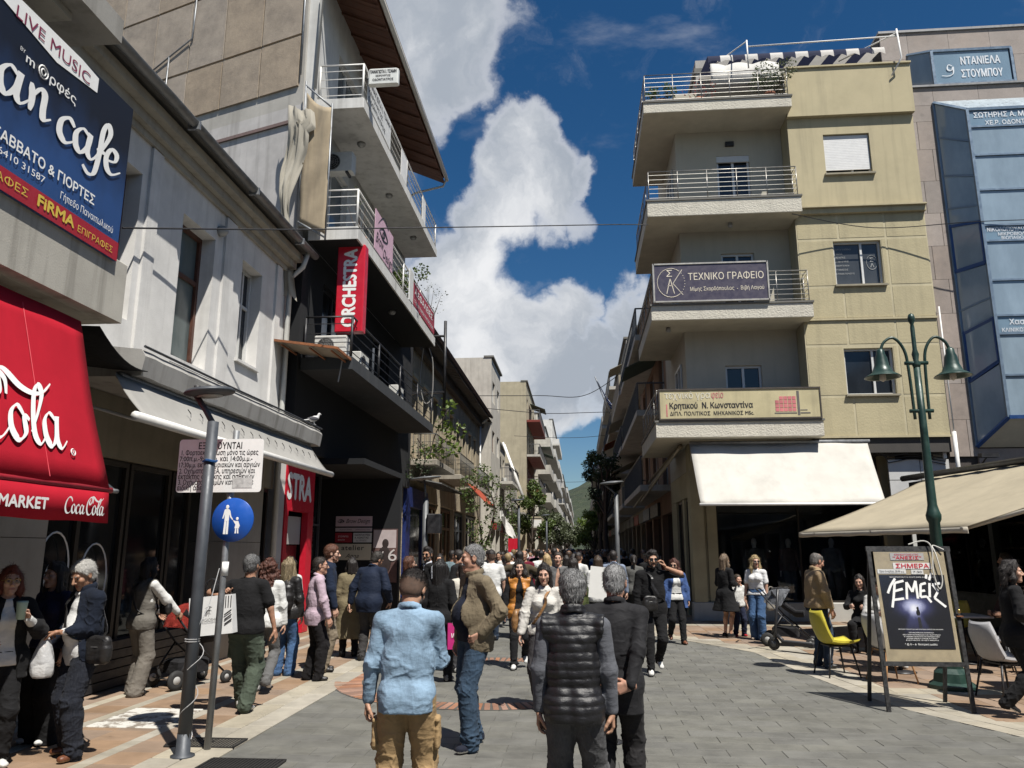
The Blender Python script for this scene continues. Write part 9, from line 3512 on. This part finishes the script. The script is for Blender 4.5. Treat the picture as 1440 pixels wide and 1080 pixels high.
bag_root,bag_p=person('grey-haired man in a black T-shirt and green cargo trousers carrying a big white shopping bag',(-3.86,8.98,0),-0.12,P_(1.73,girth=1.1,hands=(dict(at=(-0.22,-0.10,1.24),d=(0,-0.3,0.95),n=(1,0,0),curl=70),(0.34,0.08,0.84)),elbow=((-0.7,-0.6,-1),(0.8,-0.6,0)),feet=((-.11,.20),(.11,-.08)),heel=(0,0.03),head=(-4,-3,0)),1,(0.36,0.20,0.13),TR(cloth((0.062,0.078,0.058)),o=0.032,cargo=1,amp=0.010),[dict(m=cloth((0.012,0.012,0.013)),hem=0.86,o=0.022,sleeve='short',loose=.02)],SNK,dict(style='short',c=(0.05,0.05,0.05),g=(0.26,0.26,0.26),vol=0.013),seed=17)
person('woman with long curly auburn hair in front of the man with the shopping bag',(-4.1,10.15,0),0.1,P_(1.66,sex='f',**W_(0.12,1)),1,FAIR,TR(cloth((0.12,0.12,0.12))),[dict(m=WHITEC,hem=0.85,o=0.02)],SNK,dict(style='curly',c=(0.06,0.02,0.012),len=0.28),seed=18)
person('blonde woman with a black leather jacket, black rucksack and blue jeans, seen from behind',(-4.35,11.5,0),-0.15,P_(1.66,sex='f',feet=((-.08,-.02),(.1,.03))),1,FAIR,TR(cloth((0.05,0.10,0.2),'denim'),o=0.016,flare=.02),[dict(m=LEATH,hem=0.84,o=0.026,collar='stand',name='leather_jacket')],SNK,dict(style='long',c=(0.12,0.09,0.05),g=(0.42,0.33,0.2),len=0.30,wide=0.045),seed=19)
person('dark-haired woman in a white top facing the blonde woman with the rucksack',(-4.72,12.6,0),PI-0.3,P_(1.66,sex='f'),2,FAIR,TR(BLACKC),[dict(m=WHITEC,hem=0.84,o=0.018,collar='shirt')],SNK,dict(style='bob',c=DKH),seed=20)
person('man with sunglasses in a pale pink shirt and black trousers in side view',(-3.76,11.1,0),-1.05,P_(1.68,head=(-12,0,0),hands=((-0.26,0.02,0.82),dict(at=(0.28,0.14,0.82))),feet=((-.1,-.05),(.11,.06)),girth=1.04),1,(0.40,0.23,0.16),TR(cloth((0.012,0.011,0.012)),o=0.024,amp=0.009),[dict(m=cloth((0.44,0.34,0.40)),hem=0.78,o=0.022,so=0.02,collar='shirt',loose=0.015,amp=0.008)],BSH,dict(style='short',c=(0.018,0.012,0.009),line=0.08,vol=0.007),dict(glasses='sun'),seed=21)
person('red-haired man with glasses in a dark navy jacket behind the man in pink',(-3.86,11.9,0),-1.25,P_(1.86,head=(-6,-3,0),hands=((-0.27,0,0.84),(0.29,0.12,0.90))),1,FAIR,TR(cloth((0.20,0.165,0.12))),[dict(m=cloth((0.35,0.34,0.32)),hem=0.85,o=0.010),dict(m=cloth((0.013,0.02,0.04)),hem=0.76,o=0.03,open=0.12,collar='shirt',name='jacket')],BSH,dict(style='short',c=(0.075,0.028,0.014),vol=0.018),dict(glasses='clear',beard=.7),seed=22)
person('man in a navy suit jacket and grey trousers bending towards the woman in black',(-3.52,13.05,0),-0.25,P_(1.78,girth=1.12,lean=10,head=(-22,-22,10),hands=((-0.36,0.02,0.92),(0.28,0.2,0.95)),elbow=((-1,-.5,0),None)),1,OLIV,TR(cloth((0.05,0.048,0.048)),o=0.02),[dict(m=WHITEC,hem=0.95,o=0.006),dict(m=cloth((0.010,0.016,0.034),'suit'),hem=0.76,o=0.032,collar='lapel',name='suit_jacket')],BSH,dict(style='short',c=(0.03,0.026,0.022)),seed=23)
person('woman in a long khaki coat hidden behind the man in the navy suit jacket',(-3.98,13.55,0),0.3,P_(1.64,sex='f'),2,FAIR,TR(BLACKC),[dict(m=cloth((0.17,0.14,0.085)),hem=0.32,o=0.03,skirt=0.6,name='coat')],BSH,dict(style='bob',c=DKH),seed=24)
person('auburn-haired woman in a low-necked black dress and sunglasses facing the suited man',(-3.02,13.7,0),-1.3,P_(1.66,sex='f',hands=(None,(0.12,0.2,1.0))),1,FAIR,TR(BLACKC,kind='skirt',hem=0.35),[dict(m=BLACKC,hem=0.86,o=0.012,vneck=0.13)],BSH,dict(style='long',c=(0.055,0.018,0.010),g=(0.14,0.06,0.03),len=0.24),dict(glasses='sun'),seed=25)
person('bearded man with sunglasses and a white shirt under a black waistcoat in the crowd',(-2.78,14.4,0),PI-0.9,P_(1.82,head=(34,0,0)),1,TAN_,TR(BLACKC),[dict(m=cloth((0.55,0.57,0.62)),hem=0.85,o=0.014,collar='shirt'),dict(m=BLACKC,hem=0.8,o=0.028,sleeve='none',open=0.06,name='waistcoat')],BSH,dict(style='short',c=DKH,quiff=0.014),dict(beard=.9,glasses='sun'),seed=26)
person('woman with long straight black hair and a black top behind the denim-shirted man',(-1.98,11.1,0),-0.25,P_(1.64,sex='f',hands=((-0.26,0,0.82),(0.27,0,0.80)),**W_(0.14,-1)),1,FAIR,TR(BLACKC,o=0.02),[dict(m=cloth((0.012,0.012,0.013)),hem=0.82,o=0.024)],dict(m=cloth((0.2,0.19,0.18)),sm=WSOLE),dict(style='long',c=(0.007,0.006,0.006),len=0.46,wide=0.05),seed=27)
person('woman in a cream top partly hidden behind the long black hair',(-1.75,11.9,0),0.4,P_(1.62,sex='f',**W_(0.14,1)),2,FAIR,TR(cloth((0.06,0.06,0.065))),[dict(m=cloth((0.5,0.47,0.41)),hem=0.84,o=0.02)],SNK,dict(style='bob',c=(0.02,0.013,0.01)),seed=28)
# --- edge of the cafe
person('dark-haired woman dressed in black with dark trainers walking past the cafe',(4.82,9.4,0),-1.75,P_(1.66,sex='f',**W_(0.2,1),head=(-10,0,0),hands=((-0.22,0.22,0.95),(0.24,0.2,1.0))),1,FAIR,TR(BLACKC,o=0.02),[dict(m=BLACKC,hem=0.78,o=0.026)],dict(m=BLACKC,sm=WSOLE),dict(style='bob',c=DKH,len=0.14),seed=29)
def seated(label,x,y,rz,lod=2,**k):
 pose=dict(H=1.68,sex=k.pop('sex','f'),sit=0.44,feet=((-0.13,0.40),(0.12,0.36)),hands=k.pop('hands',((-0.14,0.36,0.80),(0.14,0.34,0.80))),lean=k.pop('lean',4),head=k.pop('head',(0,-8,0)))
 return person(label,(x,y,0),rz,pose,lod,**k)
seated('curly-haired woman in a striped top and tan rucksack seated at the cafe',5.75,10.75,-1.6,1,tone=FAIR,bottom=TR(BLACKC),tops=[dict(m=cloth((0.02,0.02,0.025),'stripe'),hem=0.5,o=0.018)],shoes=dict(m=cloth((0.2,0.24,0.3)),sm=WSOLE),hair=dict(style='curly',c=(0.025,0.014,0.010),len=0.16),seed=30)
seated('woman in a pale knitted top seated at the cafe table beyond the poster stand',4.8,13.4,PI,1,tone=FAIR,bottom=TR(JEAN),tops=[dict(m=cloth((0.5,0.49,0.47),'knit'),hem=0.5,o=0.022)],shoes=SNK,hair=dict(style='long',c=DKH),seed=31)
seated('man in a violet shirt seated under the cream awning',5.5,14.2,-2.4,2,sex='m',tone=OLIV,bottom=TR(BLACKC),tops=[dict(m=cloth((0.04,0.035,0.10)),hem=0.5,o=0.018)],shoes=BSH,hair=dict(style='short',c=DKH),seed=32)
seated('long-haired woman in a dark top seated under the cream awning',5.1,15.0,2.6,2,tone=FAIR,bottom=TR(BLACKC),tops=[dict(m=BLACKC,hem=0.5,o=0.018)],shoes=BSH,hair=dict(style='long',c=DKH),seed=33)
seated('man in a brown pullover seated deep in the cafe shade',6.9,13.4,1.9,2,sex='m',tone=OLIV,bottom=TR(BLACKC),tops=[dict(m=cloth((0.07,0.04,0.03)),hem=0.5,o=0.018)],shoes=BSH,hair=dict(style='short',c=DKH),seed=34)
seated('woman in a burgundy top seated deep in the cafe shade',7.0,12.2,1.4,2,tone=FAIR,bottom=TR(BLACKC),tops=[dict(m=cloth((0.10,0.015,0.025)),hem=0.5,o=0.018)],shoes=BSH,hair=dict(style='bob',c=(0.05,0.025,0.012)),seed=35)
for(lab,x,y,rz,sx)in(('standing waiter in black with a tray arm at the cafe posts',7.4,11.0,1.6,'m'),('standing dark-haired woman at the back of the cafe',7.5,14.6,1.2,'f')):
 person(lab,(x,y,0),rz,P_(1.72,sex=sx),2,OLIV,TR(BLACKC),[dict(m=BLACKC,hem=0.8,o=0.02)],BSH,dict(style='short' if sx=='m' else 'long',c=DKH),seed=36)
 # --- the middle of the crowd
MID=[('dark-haired man in a white T-shirt seen from behind in the crowd',-1.80,16.0,0.1,'m',1.78,dict(m=WHITEC,hem=.84,o=.02,sleeve='short'),JEAND,'fade',DKH,{}),('man in a white polo with a dark shoulder strap beside the vine',-2.65,20.4,PI,'m',1.75,dict(m=WHITEC,hem=.84,o=.02,sleeve='short',collar='shirt'),JEAN,'short',DKH,dict(glasses='sun')),('bald man in a burgundy top facing the square',-1.42,20.2,PI,'m',1.76,dict(m=cloth((.14,.015,.03)),hem=.84,o=.02),BLACKC,'bald',(.1,.08,.07),{}),('man in a grey suit and pale blue shirt facing the square',-0.42,15.2,PI,'m',1.74,dict(m=cloth((.13,.13,.13),'suit'),hem=.76,o=.03,open=.12,name='suit_jacket'),GREYD,'short',(.025,.018,.014),{}),('woman with dark hair in an olive green top seen from behind',-0.12,14.2,0.1,'f',1.64,dict(m=cloth((.06,.075,.025)),hem=.84,o=.022),BLACKC,'long',DKH,{}),('woman with brown hair in a white top seen from behind in the shade',0.35,15.6,0,'f',1.66,dict(m=WHITEC,hem=.84,o=.02),BLACKC,'long',(.03,.018,.01),{}),('man in a pale blue shirt seen from behind in the shade',0.72,17.2,0,'m',1.76,dict(m=cloth((.2,.24,.32)),hem=.82,o=.02,collar='shirt'),GREYD,'short',DKH,{}),('blonde woman with a beige scarf facing away in the crowd',-0.75,18.0,0.1,'f',1.68,dict(m=cloth((.3,.24,.16)),hem=.8,o=.024),JEAND,'bob',(.28,.2,.1),{}),('man in a white T-shirt near the red sign board',-1.05,21.5,0.2,'m',1.76,dict(m=WHITEC,hem=.84,o=.02,sleeve='short'),GREYD,'short',DKH,{}),('tall man in a dark coat walking away along the sunny half',-0.72,22.5,0,'m',1.82,dict(m=BLACKC,hem=.6,o=.03,name='coat',skirt=.3),BLACKC,'short',DKH,{}),('dark-haired woman in a black top with white print facing the square',-3.15,17.6,PI,'f',1.68,dict(m=BLACKC,hem=.84,o=.02),BLACKC,'long',DKH,{}),('man in a grey-blue shirt seen from behind near the blue shopfront',-3.15,19.3,0.1,'m',1.76,dict(m=cloth((.13,.18,.2)),hem=.82,o=.02),BLACKC,'short',DKH,{}),('woman in a grey waistcoat seen from behind at the pale lamp post',1.25,18.6,0,'f',1.66,dict(m=cloth((.09,.09,.085)),hem=.82,o=.024),BLACKC,'pony',DKH,{}),('man in a black jacket in the shade beside the pale lamp post',1.75,20.0,PI,'m',1.74,dict(m=BLACKC,hem=.8,o=.026),BLACKC,'short',DKH,{}),('woman in a dark red coat in the shade of the yellow house',2.1,21.6,0,'f',1.64,dict(m=cloth((.09,.02,.02)),hem=.6,o=.03,skirt=.3),BLACKC,'bob',DKH,{}),('short woman with auburn hair and a wine-coloured cardigan in the crowd',-2.2,17.2,PI,'f',1.6,dict(m=cloth((.11,.03,.04)),hem=.76,o=.024),BLACKC,'bob',(.05,.02,.01),{}),('man in a black jacket turned towards the bearded man',-2.35,15.3,1.2,'m',1.78,dict(m=BLACKC,hem=.8,o=.028),BLACKC,'short',DKH,{}),]
for i,(lab,x,y,rz,sx,H,tp,bt,st,hcol,fc)in enumerate(MID):
 person(lab,(x,y,0),rz,P_(H,sex=sx,**W_(0.13+0.02*(i%3),1 if i%2 else-1)),2,(FAIR,OLIV,TAN_)[i%3],TR(bt),[tp],SNK if i%2 else BSH,dict(style=st,c=hcol),fc,seed=40+i)
person('man in a brown jacket with arms spread, embracing a friend in the crowd',(-1.25,16.4,0),0.15,P_(1.76,hands=((-0.52,0.25,1.38),(0.42,0.35,1.30)),girth=1.1),2,OLIV,TR(JEAND),[dict(m=cloth((.07,.055,.035)),hem=.8,o=.03,name='jacket')],BSH,dict(style='short',c=DKH),seed=60)
person('friend embraced by the man in the brown jacket, in a dark top',(-1.3,16.85,0),PI,P_(1.74,hands=((-0.3,0.3,1.25),(0.25,0.35,1.2))),2,FAIR,TR(BLACKC),[dict(m=GREYD,hem=.8,o=.02)],BSH,dict(style='short',c=DKH),seed=61)
# ------------------------------------------------------------------ the crowd down the street: a few figures copied and re-dressed
LOD[3]=(0.026,0.015,0.0125)
LOD[4]=(0.05,0.03,None)
protos=[]
for i,(sx,st,k)in enumerate((('m','short',dict(o=.02)),('f','long',dict(o=.022)),('m','fade',dict(o=.02,sleeve='short')),('f','bob',dict(o=.024)),('m','bald',dict(o=.03)),('f','pony',dict(o=.02,sleeve='short')))):
 r,p=person('x',(0,-60-i,0),0,P_(1.76 if sx=='m' else 1.65,sex=sx,**W_(0.16,1 if i%2 else-1)),3,OLIV,TR(BLACKC),[dict(m=BLACKC,hem=.82,**k)],BSH,dict(style=st,c=DKH),seed=70+i)
 protos.append((r,sx,st))
PAL=[('black',(.012,.012,.013),9),('white',(.58,.58,.56),5),('navy',(.014,.02,.042),4),('grey',(.13,.13,.13),3),('beige',(.3,.24,.16),2),('red',(.28,.02,.025),1),('blue',(.05,.1,.24),2),('green',(.05,.07,.035),1),('pink',(.42,.22,.27),1),('brown',(.1,.06,.035),2)]
BOT=[BLACKC,JEAN,JEAND,GREYD,cloth((.2,.165,.12)),BLACKC]
HAIR=[('dark hair',DKH),('brown hair',(.035,.02,.012)),('grey hair',(.2,.2,.2)),('fair hair',(.2,.14,.07)),('dark hair',DKH)]
rc=random.Random(77)
spots=[]
y=18.5
while y<78:
 for _ in range(8 if y>24 else 4):
  x=rc.uniform(-3.0,2.3)
  yy=y+rc.uniform(-0.6,0.6)
  if len(spots)<262 and all((x-a)**2+(yy-b)**2>0.30 for a,b in spots)and not(abs(x-1.0)<.3 and abs(yy-21)<.4):
   if yy<24 and any((x-q[1])**2+(yy-q[2])**2<0.5 for q in MID):
    continue
   spots.append((x,yy))
 y+=1.5
first=set()
HN={'short':'short','long':'long','fade':'cropped','bob':'bobbed','bald':'thinning','pony':'tied-back'}
for i,(x,y)in enumerate(spots):
 r,sx,st=protos[i%len(protos)]
 c=copy_tree(r)
 c.location=(x,y,0)
 away=rc.random()<0.5
 c.rotation_euler=(0,0,(0 if away else PI)+rc.uniform(-.5,.5))
 c.scale=(1,1,1)
 sc=rc.uniform(0.95,1.04)
 c.scale=(sc,sc,sc)
 bag=[p for p in PAL for _ in range(p[2])]
 nm,col,_w=rc.choice(bag)
 hn,hcol=rc.choice(HAIR)
 for ch in c.children:
  s=ch.name.split('.')[0]
  mt={'shirt':cloth(col),'trousers':rc.choice(BOT),'hair':hairmat(hcol)}.get(s)
  if mt is not None:
   ch.material_slots[0].link='OBJECT'
   ch.material_slots[0].material=mt
 c['label']='%s with %s %s in %s top, facing %s, %s, %s'%('man' if sx=='m' else 'woman',HN[st],hn,nm,'away' if away else 'us','shaded' if x>-0.4 else 'sunlit','past the lamp posts' if y<34 else('by the first trees' if y<52 else 'down the street'))
 c['group']='people in the street crowd'
for(r,sx,st)in protos:
 for ch in list(r.children):
  bpy.data.objects.remove(ch)
 bpy.data.objects.remove(r)
lo_=[]
for i,sx in enumerate(('m','f')):
 p=Pose(H=1.74 if sx=='m' else 1.64,sex=sx,**W_(0.15,1))
 lo,hi=bounds(p)
 B=Field(lo,hi,0.055)
 torso(B,p,0.02)
 limbs(B,p,0.015)
 B.ell(p.head,(.085,.1,.12),.02)
 B.cap(p.head,p.neck,.05,.06)
 P,Q=B.mesh()
 lo_.append((P,Q))
V,F_,M=[],[],[]
n=0
mats=[BLACKC,WHITEC,NAVY,GREYD,cloth((.3,.24,.16)),cloth((.28,.02,.025)),skin(OLIV),hairmat(DKH),JEAN]
for k in range(190):
 P,Q=lo_[k%2]
 x,y=rc.uniform(-3.0,2.4),78+100*rc.random()**1.3
 a=rc.uniform(0,6.28)
 R3=np.array([[math.cos(a),-math.sin(a),0],[math.sin(a),math.cos(a),0],[0,0,1]])
 V.append(P@R3.T+np.array([x,y,0]))
 F_.append(Q+n)
 n+=len(P)
 z=P[Q].mean(1)[:,2]/P[:,2].max()
 up_=rc.choice((0,0,0,1,1,2,3,4,5))
 M.append(np.where(z<0.52,rc.choice((0,2,3,8)),np.where(z<0.85,up_,np.where(z<0.955,6,7))))
o=bpy.data.objects.new('crowd',np_mesh('crowd',[(np.concatenate(V),np.concatenate(F_),np.concatenate(M))],mats))
COL.objects.link(o)
tag(o,'far-off mass of people at the end of the street','crowd',kind='stuff')
# ------------------------------------------------------------------ things people carry
def shopping_bag(label,c,rz,w,h,d,face,logo=True,tilt=0.0):
 T=thing('shopping_bag',label,'bag',c,rz)
 T.rotation_euler=(0,tilt,rz)
 m=MB()
 P=[(-w/2,-d/2,0),(w/2,-d/2,0),(w/2,d/2,0),(-w/2,d/2,0),(-w/2*.99,-d/2*.7,h),(w/2*.99,-d/2*.7,h),(w/2*.99,d/2*.7,h),(-w/2*.99,d/2*.7,h)]
 m.add(P,[(3,2,1,0),(0,1,5,4),(1,2,6,5),(2,3,7,6),(3,0,4,7)])
 m.local('bag',face,T)
 for q in(-1,1):
  MB().tube(catmull([(-w*.2,q*d*.36,h-.02),(-w*.16,q*d*.2,h+.12),(0,q*d*.1,h+.19),(w*.16,q*d*.2,h+.12),(w*.2,q*d*.36,h-.02)],4),0.006,5).local('handle',BLACK_METAL if logo else PRINT_WHITE,T)
 L=MB()
 if logo:
  put_text(L,'GEORGIOSHOES',(-w*.34,-d*.47,h*.36),GX,GZ,0.045,w=w*.6,lift=0.012)
  ribbon(L,[[(0,0),(.6,1.2),(.5,.3),(1.2,1.4),(1.0,.2)],[(.2,1.2),(1.0,1.5),(1.6,1.3)],[(.1,.5),(.9,.8),(1.5,.7)]],(-w*.14,-d*.45,h*.52),GX,GZ,0.06,.16,.06,lift=0.012)
  for k in range(3):
   y0=h*(.22+.12*k)
   L.add([Vector((w*.32,-d*.5-.003,y0)),Vector((w*.49,-d*.5-.003,y0+.05)),Vector((w*.49,-d*.5-.003,y0+.068)),Vector((w*.32,-d*.5-.003,y0+.018))],[(0,1,2,3)])
   L.add([Vector((w*(.33+.06*k),-d*.39-.004,h*.66)),Vector((w*(.35+.06*k),-d*.39-.004,h*.66)),Vector((w*(.37+.06*k),-d*.36-.004,h*.97)),Vector((w*(.35+.06*k),-d*.36-.004,h*.97))],[(0,1,2,3)])
 L2=L
 if L2.v:
  L2.local('lettering',PRINT_BLACK,T)
 else:
  put_text(L,'ΜΟΔΑ',(-w*.3,-d*.48,h*.45),GX,GZ,0.08,w=w*.6,lift=0.01)
  L.local('lettering',PRINT_WHITE,T)
 return T
shopping_bag('large white paper shopping bag with black stripes slung behind the man in green trousers',(-4.12,8.72,0.86),0.03,0.50,0.42,0.14,plain('white_paper',(0.66,0.66,0.65),0.5,var=0.04),True,-0.10)
shopping_bag('magenta paper shopping bag carried by the woman with long black hair',(-1.72,10.98,0.46),0.3,0.24,0.34,0.1,plain('magenta_paper',(0.40,0.015,0.14),0.5,var=0.06),False)
def soft_bag(label,c,r,mt,rz=0.0,name='handbag',cat='bag',strap=None,flap=True):
 T=thing(name,label,cat,c,rz)
 F=Field(np.array([-r[0],-r[1],-r[2]])-.05,np.array(r)+.05,0.008)
 q=0.6
 F.cap((-r[0]*q,0,-r[2]*q),(r[0]*q,0,-r[2]*q),r[2]*.45,None,0.05,(0,1,0),min(1,r[1]/(r[2]*.5)))
 F.cap((-r[0]*q,0,r[2]*q),(r[0]*q,0,r[2]*q),r[2]*.38,None,0.05,(0,1,0),min(1,r[1]/(r[2]*.5)))
 F.cap((-r[0]*q,0,0),(r[0]*q,0,0),r[2]*.5,None,0.05,(0,1,0),min(1,r[1]/(r[2]*.5)))
 P,Q=F.mesh()
 P=P+vnormals(P,Q)*(wob(P,6,3)*0.004)[:,None]
 o=bpy.data.objects.new('bag',np_mesh('bag',[(P,Q,0)],[mt]))
 COL.objects.link(o)
 o.parent=T
 if flap:
  MB().cbox(-r[0]*.8,-r[1]*.98,r[2]*.1,r[0]*.8,-r[1]*.80,r[2]*.75,0.008).local('flap',mt,T)
  MB().tube([(-r[0]*.3,-r[1]*1.0,r[2]*.2),(r[0]*.3,-r[1]*1.0,r[2]*.2)],0.005,5).local('zip',STEEL,T)
 if strap:
  MB().tube(catmull(strap,4),0.009,5).local('strap',mt,T)
 return T
soft_bag('black leather shoulder bag hanging at the hip of the white-haired man',(-4.27,6.83,0.93),(0.13,0.05,0.12),LEATH,-0.3)
soft_bag('small black crossbody bag on the man with the phone',(1.02,11.87,1.02),(0.09,0.03,0.11),LEATH,0.1)
soft_bag('pale metallic shopper on the arm of the blonde woman',(3.90,16.75,0.72),(0.13,0.05,0.14),cloth((.3,.28,.24),'leather'),0.4,strap=[(-.08,0,.12),(-.05,0,.3),(.05,0,.3),(.08,0,.12)],flap=False)
soft_bag('tan leather handbag of the woman in the white blouse',(-0.74,9.42,0.98),(0.12,0.05,0.13),cloth((.25,.13,.05),'leather'),1.3)
soft_bag('black rucksack on the back of the blonde woman in the leather jacket',(-4.33,11.25,1.12),(0.14,0.09,0.19),LEATH,0.0,'rucksack','rucksack')
soft_bag('tan brown rucksack on the back of the seated curly-haired woman',(5.50,10.68,0.78),(0.13,0.1,0.19),cloth((.2,.075,.03),'leather'),-1.6,'rucksack','rucksack')
soft_bag('small black crossbody bag of the woman pushing the red stroller',(-5.38,9.98,1.05),(0.1,0.04,0.08),LEATH,-0.5)
def phone(label,loc,rot):
 T=thing('phone',label,'phone',loc)
 T.rotation_euler=rot
 MB().cbox(-0.036,-0.004,-0.075,0.036,0.004,0.075,0.002).local('body',plain('phone_black',(0.01,0.01,0.012),0.2),T)
 MB().box(-0.032,0.0045,-0.07,0.032,0.005,0.07).local('screen',plain('phone_screen',(0.02,0.02,0.025),0.1),T)
 return T
phone('black smartphone held to the ear of the bearded man',hand_world(ph_root,ph_p,0,(0.035,-0.01,0.01)),(0.15,0.25,1.5))
def plastic_bag():
 h=hand_world(old_root,old_p,0)
 T=thing('plastic_bag','translucent white plastic bag with a carton hanging from the hand of the white-haired man','bag',(h.x-0.04,h.y-0.03,h.z-0.37))
 rows=[]
 for i in range(15):
  t=i/14
  r=0.012+0.085*min(1,(1-t)*1.55)**0.7*(1 if t>0.1 else 0.72+2.8*t)
  rows.append([Vector((r*math.cos(a)*(1+.1*math.sin(5*a+t*6)),r*0.85*math.sin(a)*(1+.1*math.cos(4*a+t*9)),0.36*t))for a in[j*math.pi/10 for j in range(21)]])
 m,nt,b=base_mat('thin_plastic')
 out=nt.nodes['Material Output']
 tr=nt.nodes.new('ShaderNodeBsdfTransparent')
 mx=nt.nodes.new('ShaderNodeMixShader')
 b.inputs['Base Color'].default_value=(0.7,0.7,0.7,1)
 b.inputs['Roughness'].default_value=0.25
 bump(nt,b,noise(nt,coords(nt,'obj'),30,3),0.8,0.01)
 mx.inputs[0].default_value=0.55
 nt.links.new(tr.outputs[0],mx.inputs[1])
 nt.links.new(b.outputs[0],mx.inputs[2])
 nt.links.new(mx.outputs[0],out.inputs[0])
 MB().sheet(rows).local('film',m,T)
 top(MB().cbox(h.x-0.10,h.y-0.08,h.z-0.36,h.x+0.02,h.y+0.02,h.z-0.27,0.01),'carton',plain('white_carton',(0.62,0.62,0.6),0.6),'small white carton inside the translucent plastic bag','carton')
plastic_bag()
top(MB().lathe([(0.032,0),(0.042,0.13),(0.044,0.135),(0.044,0.15),(0.0,0.152)],tuple(hand_world(red_root,red_p,0,(0.035,0.03,-0.07))),14),'drink_cup',plain('cup_green',(0.3,0.42,0.36),0.5),'pale green drink cup held by the red-haired woman','cup')
top(MB().lathe([(0.032,0),(0.042,0.13),(0.044,0.135),(0.044,0.15),(0.0,0.152)],tuple(hand_world(nav_root,nav_p,1,(-0.03,0.03,-0.07))),14),'drink_cup',plain('cup_white',(0.4,0.45,0.44),0.5),'whitish drink cup held by the woman in the navy blouse','cup')
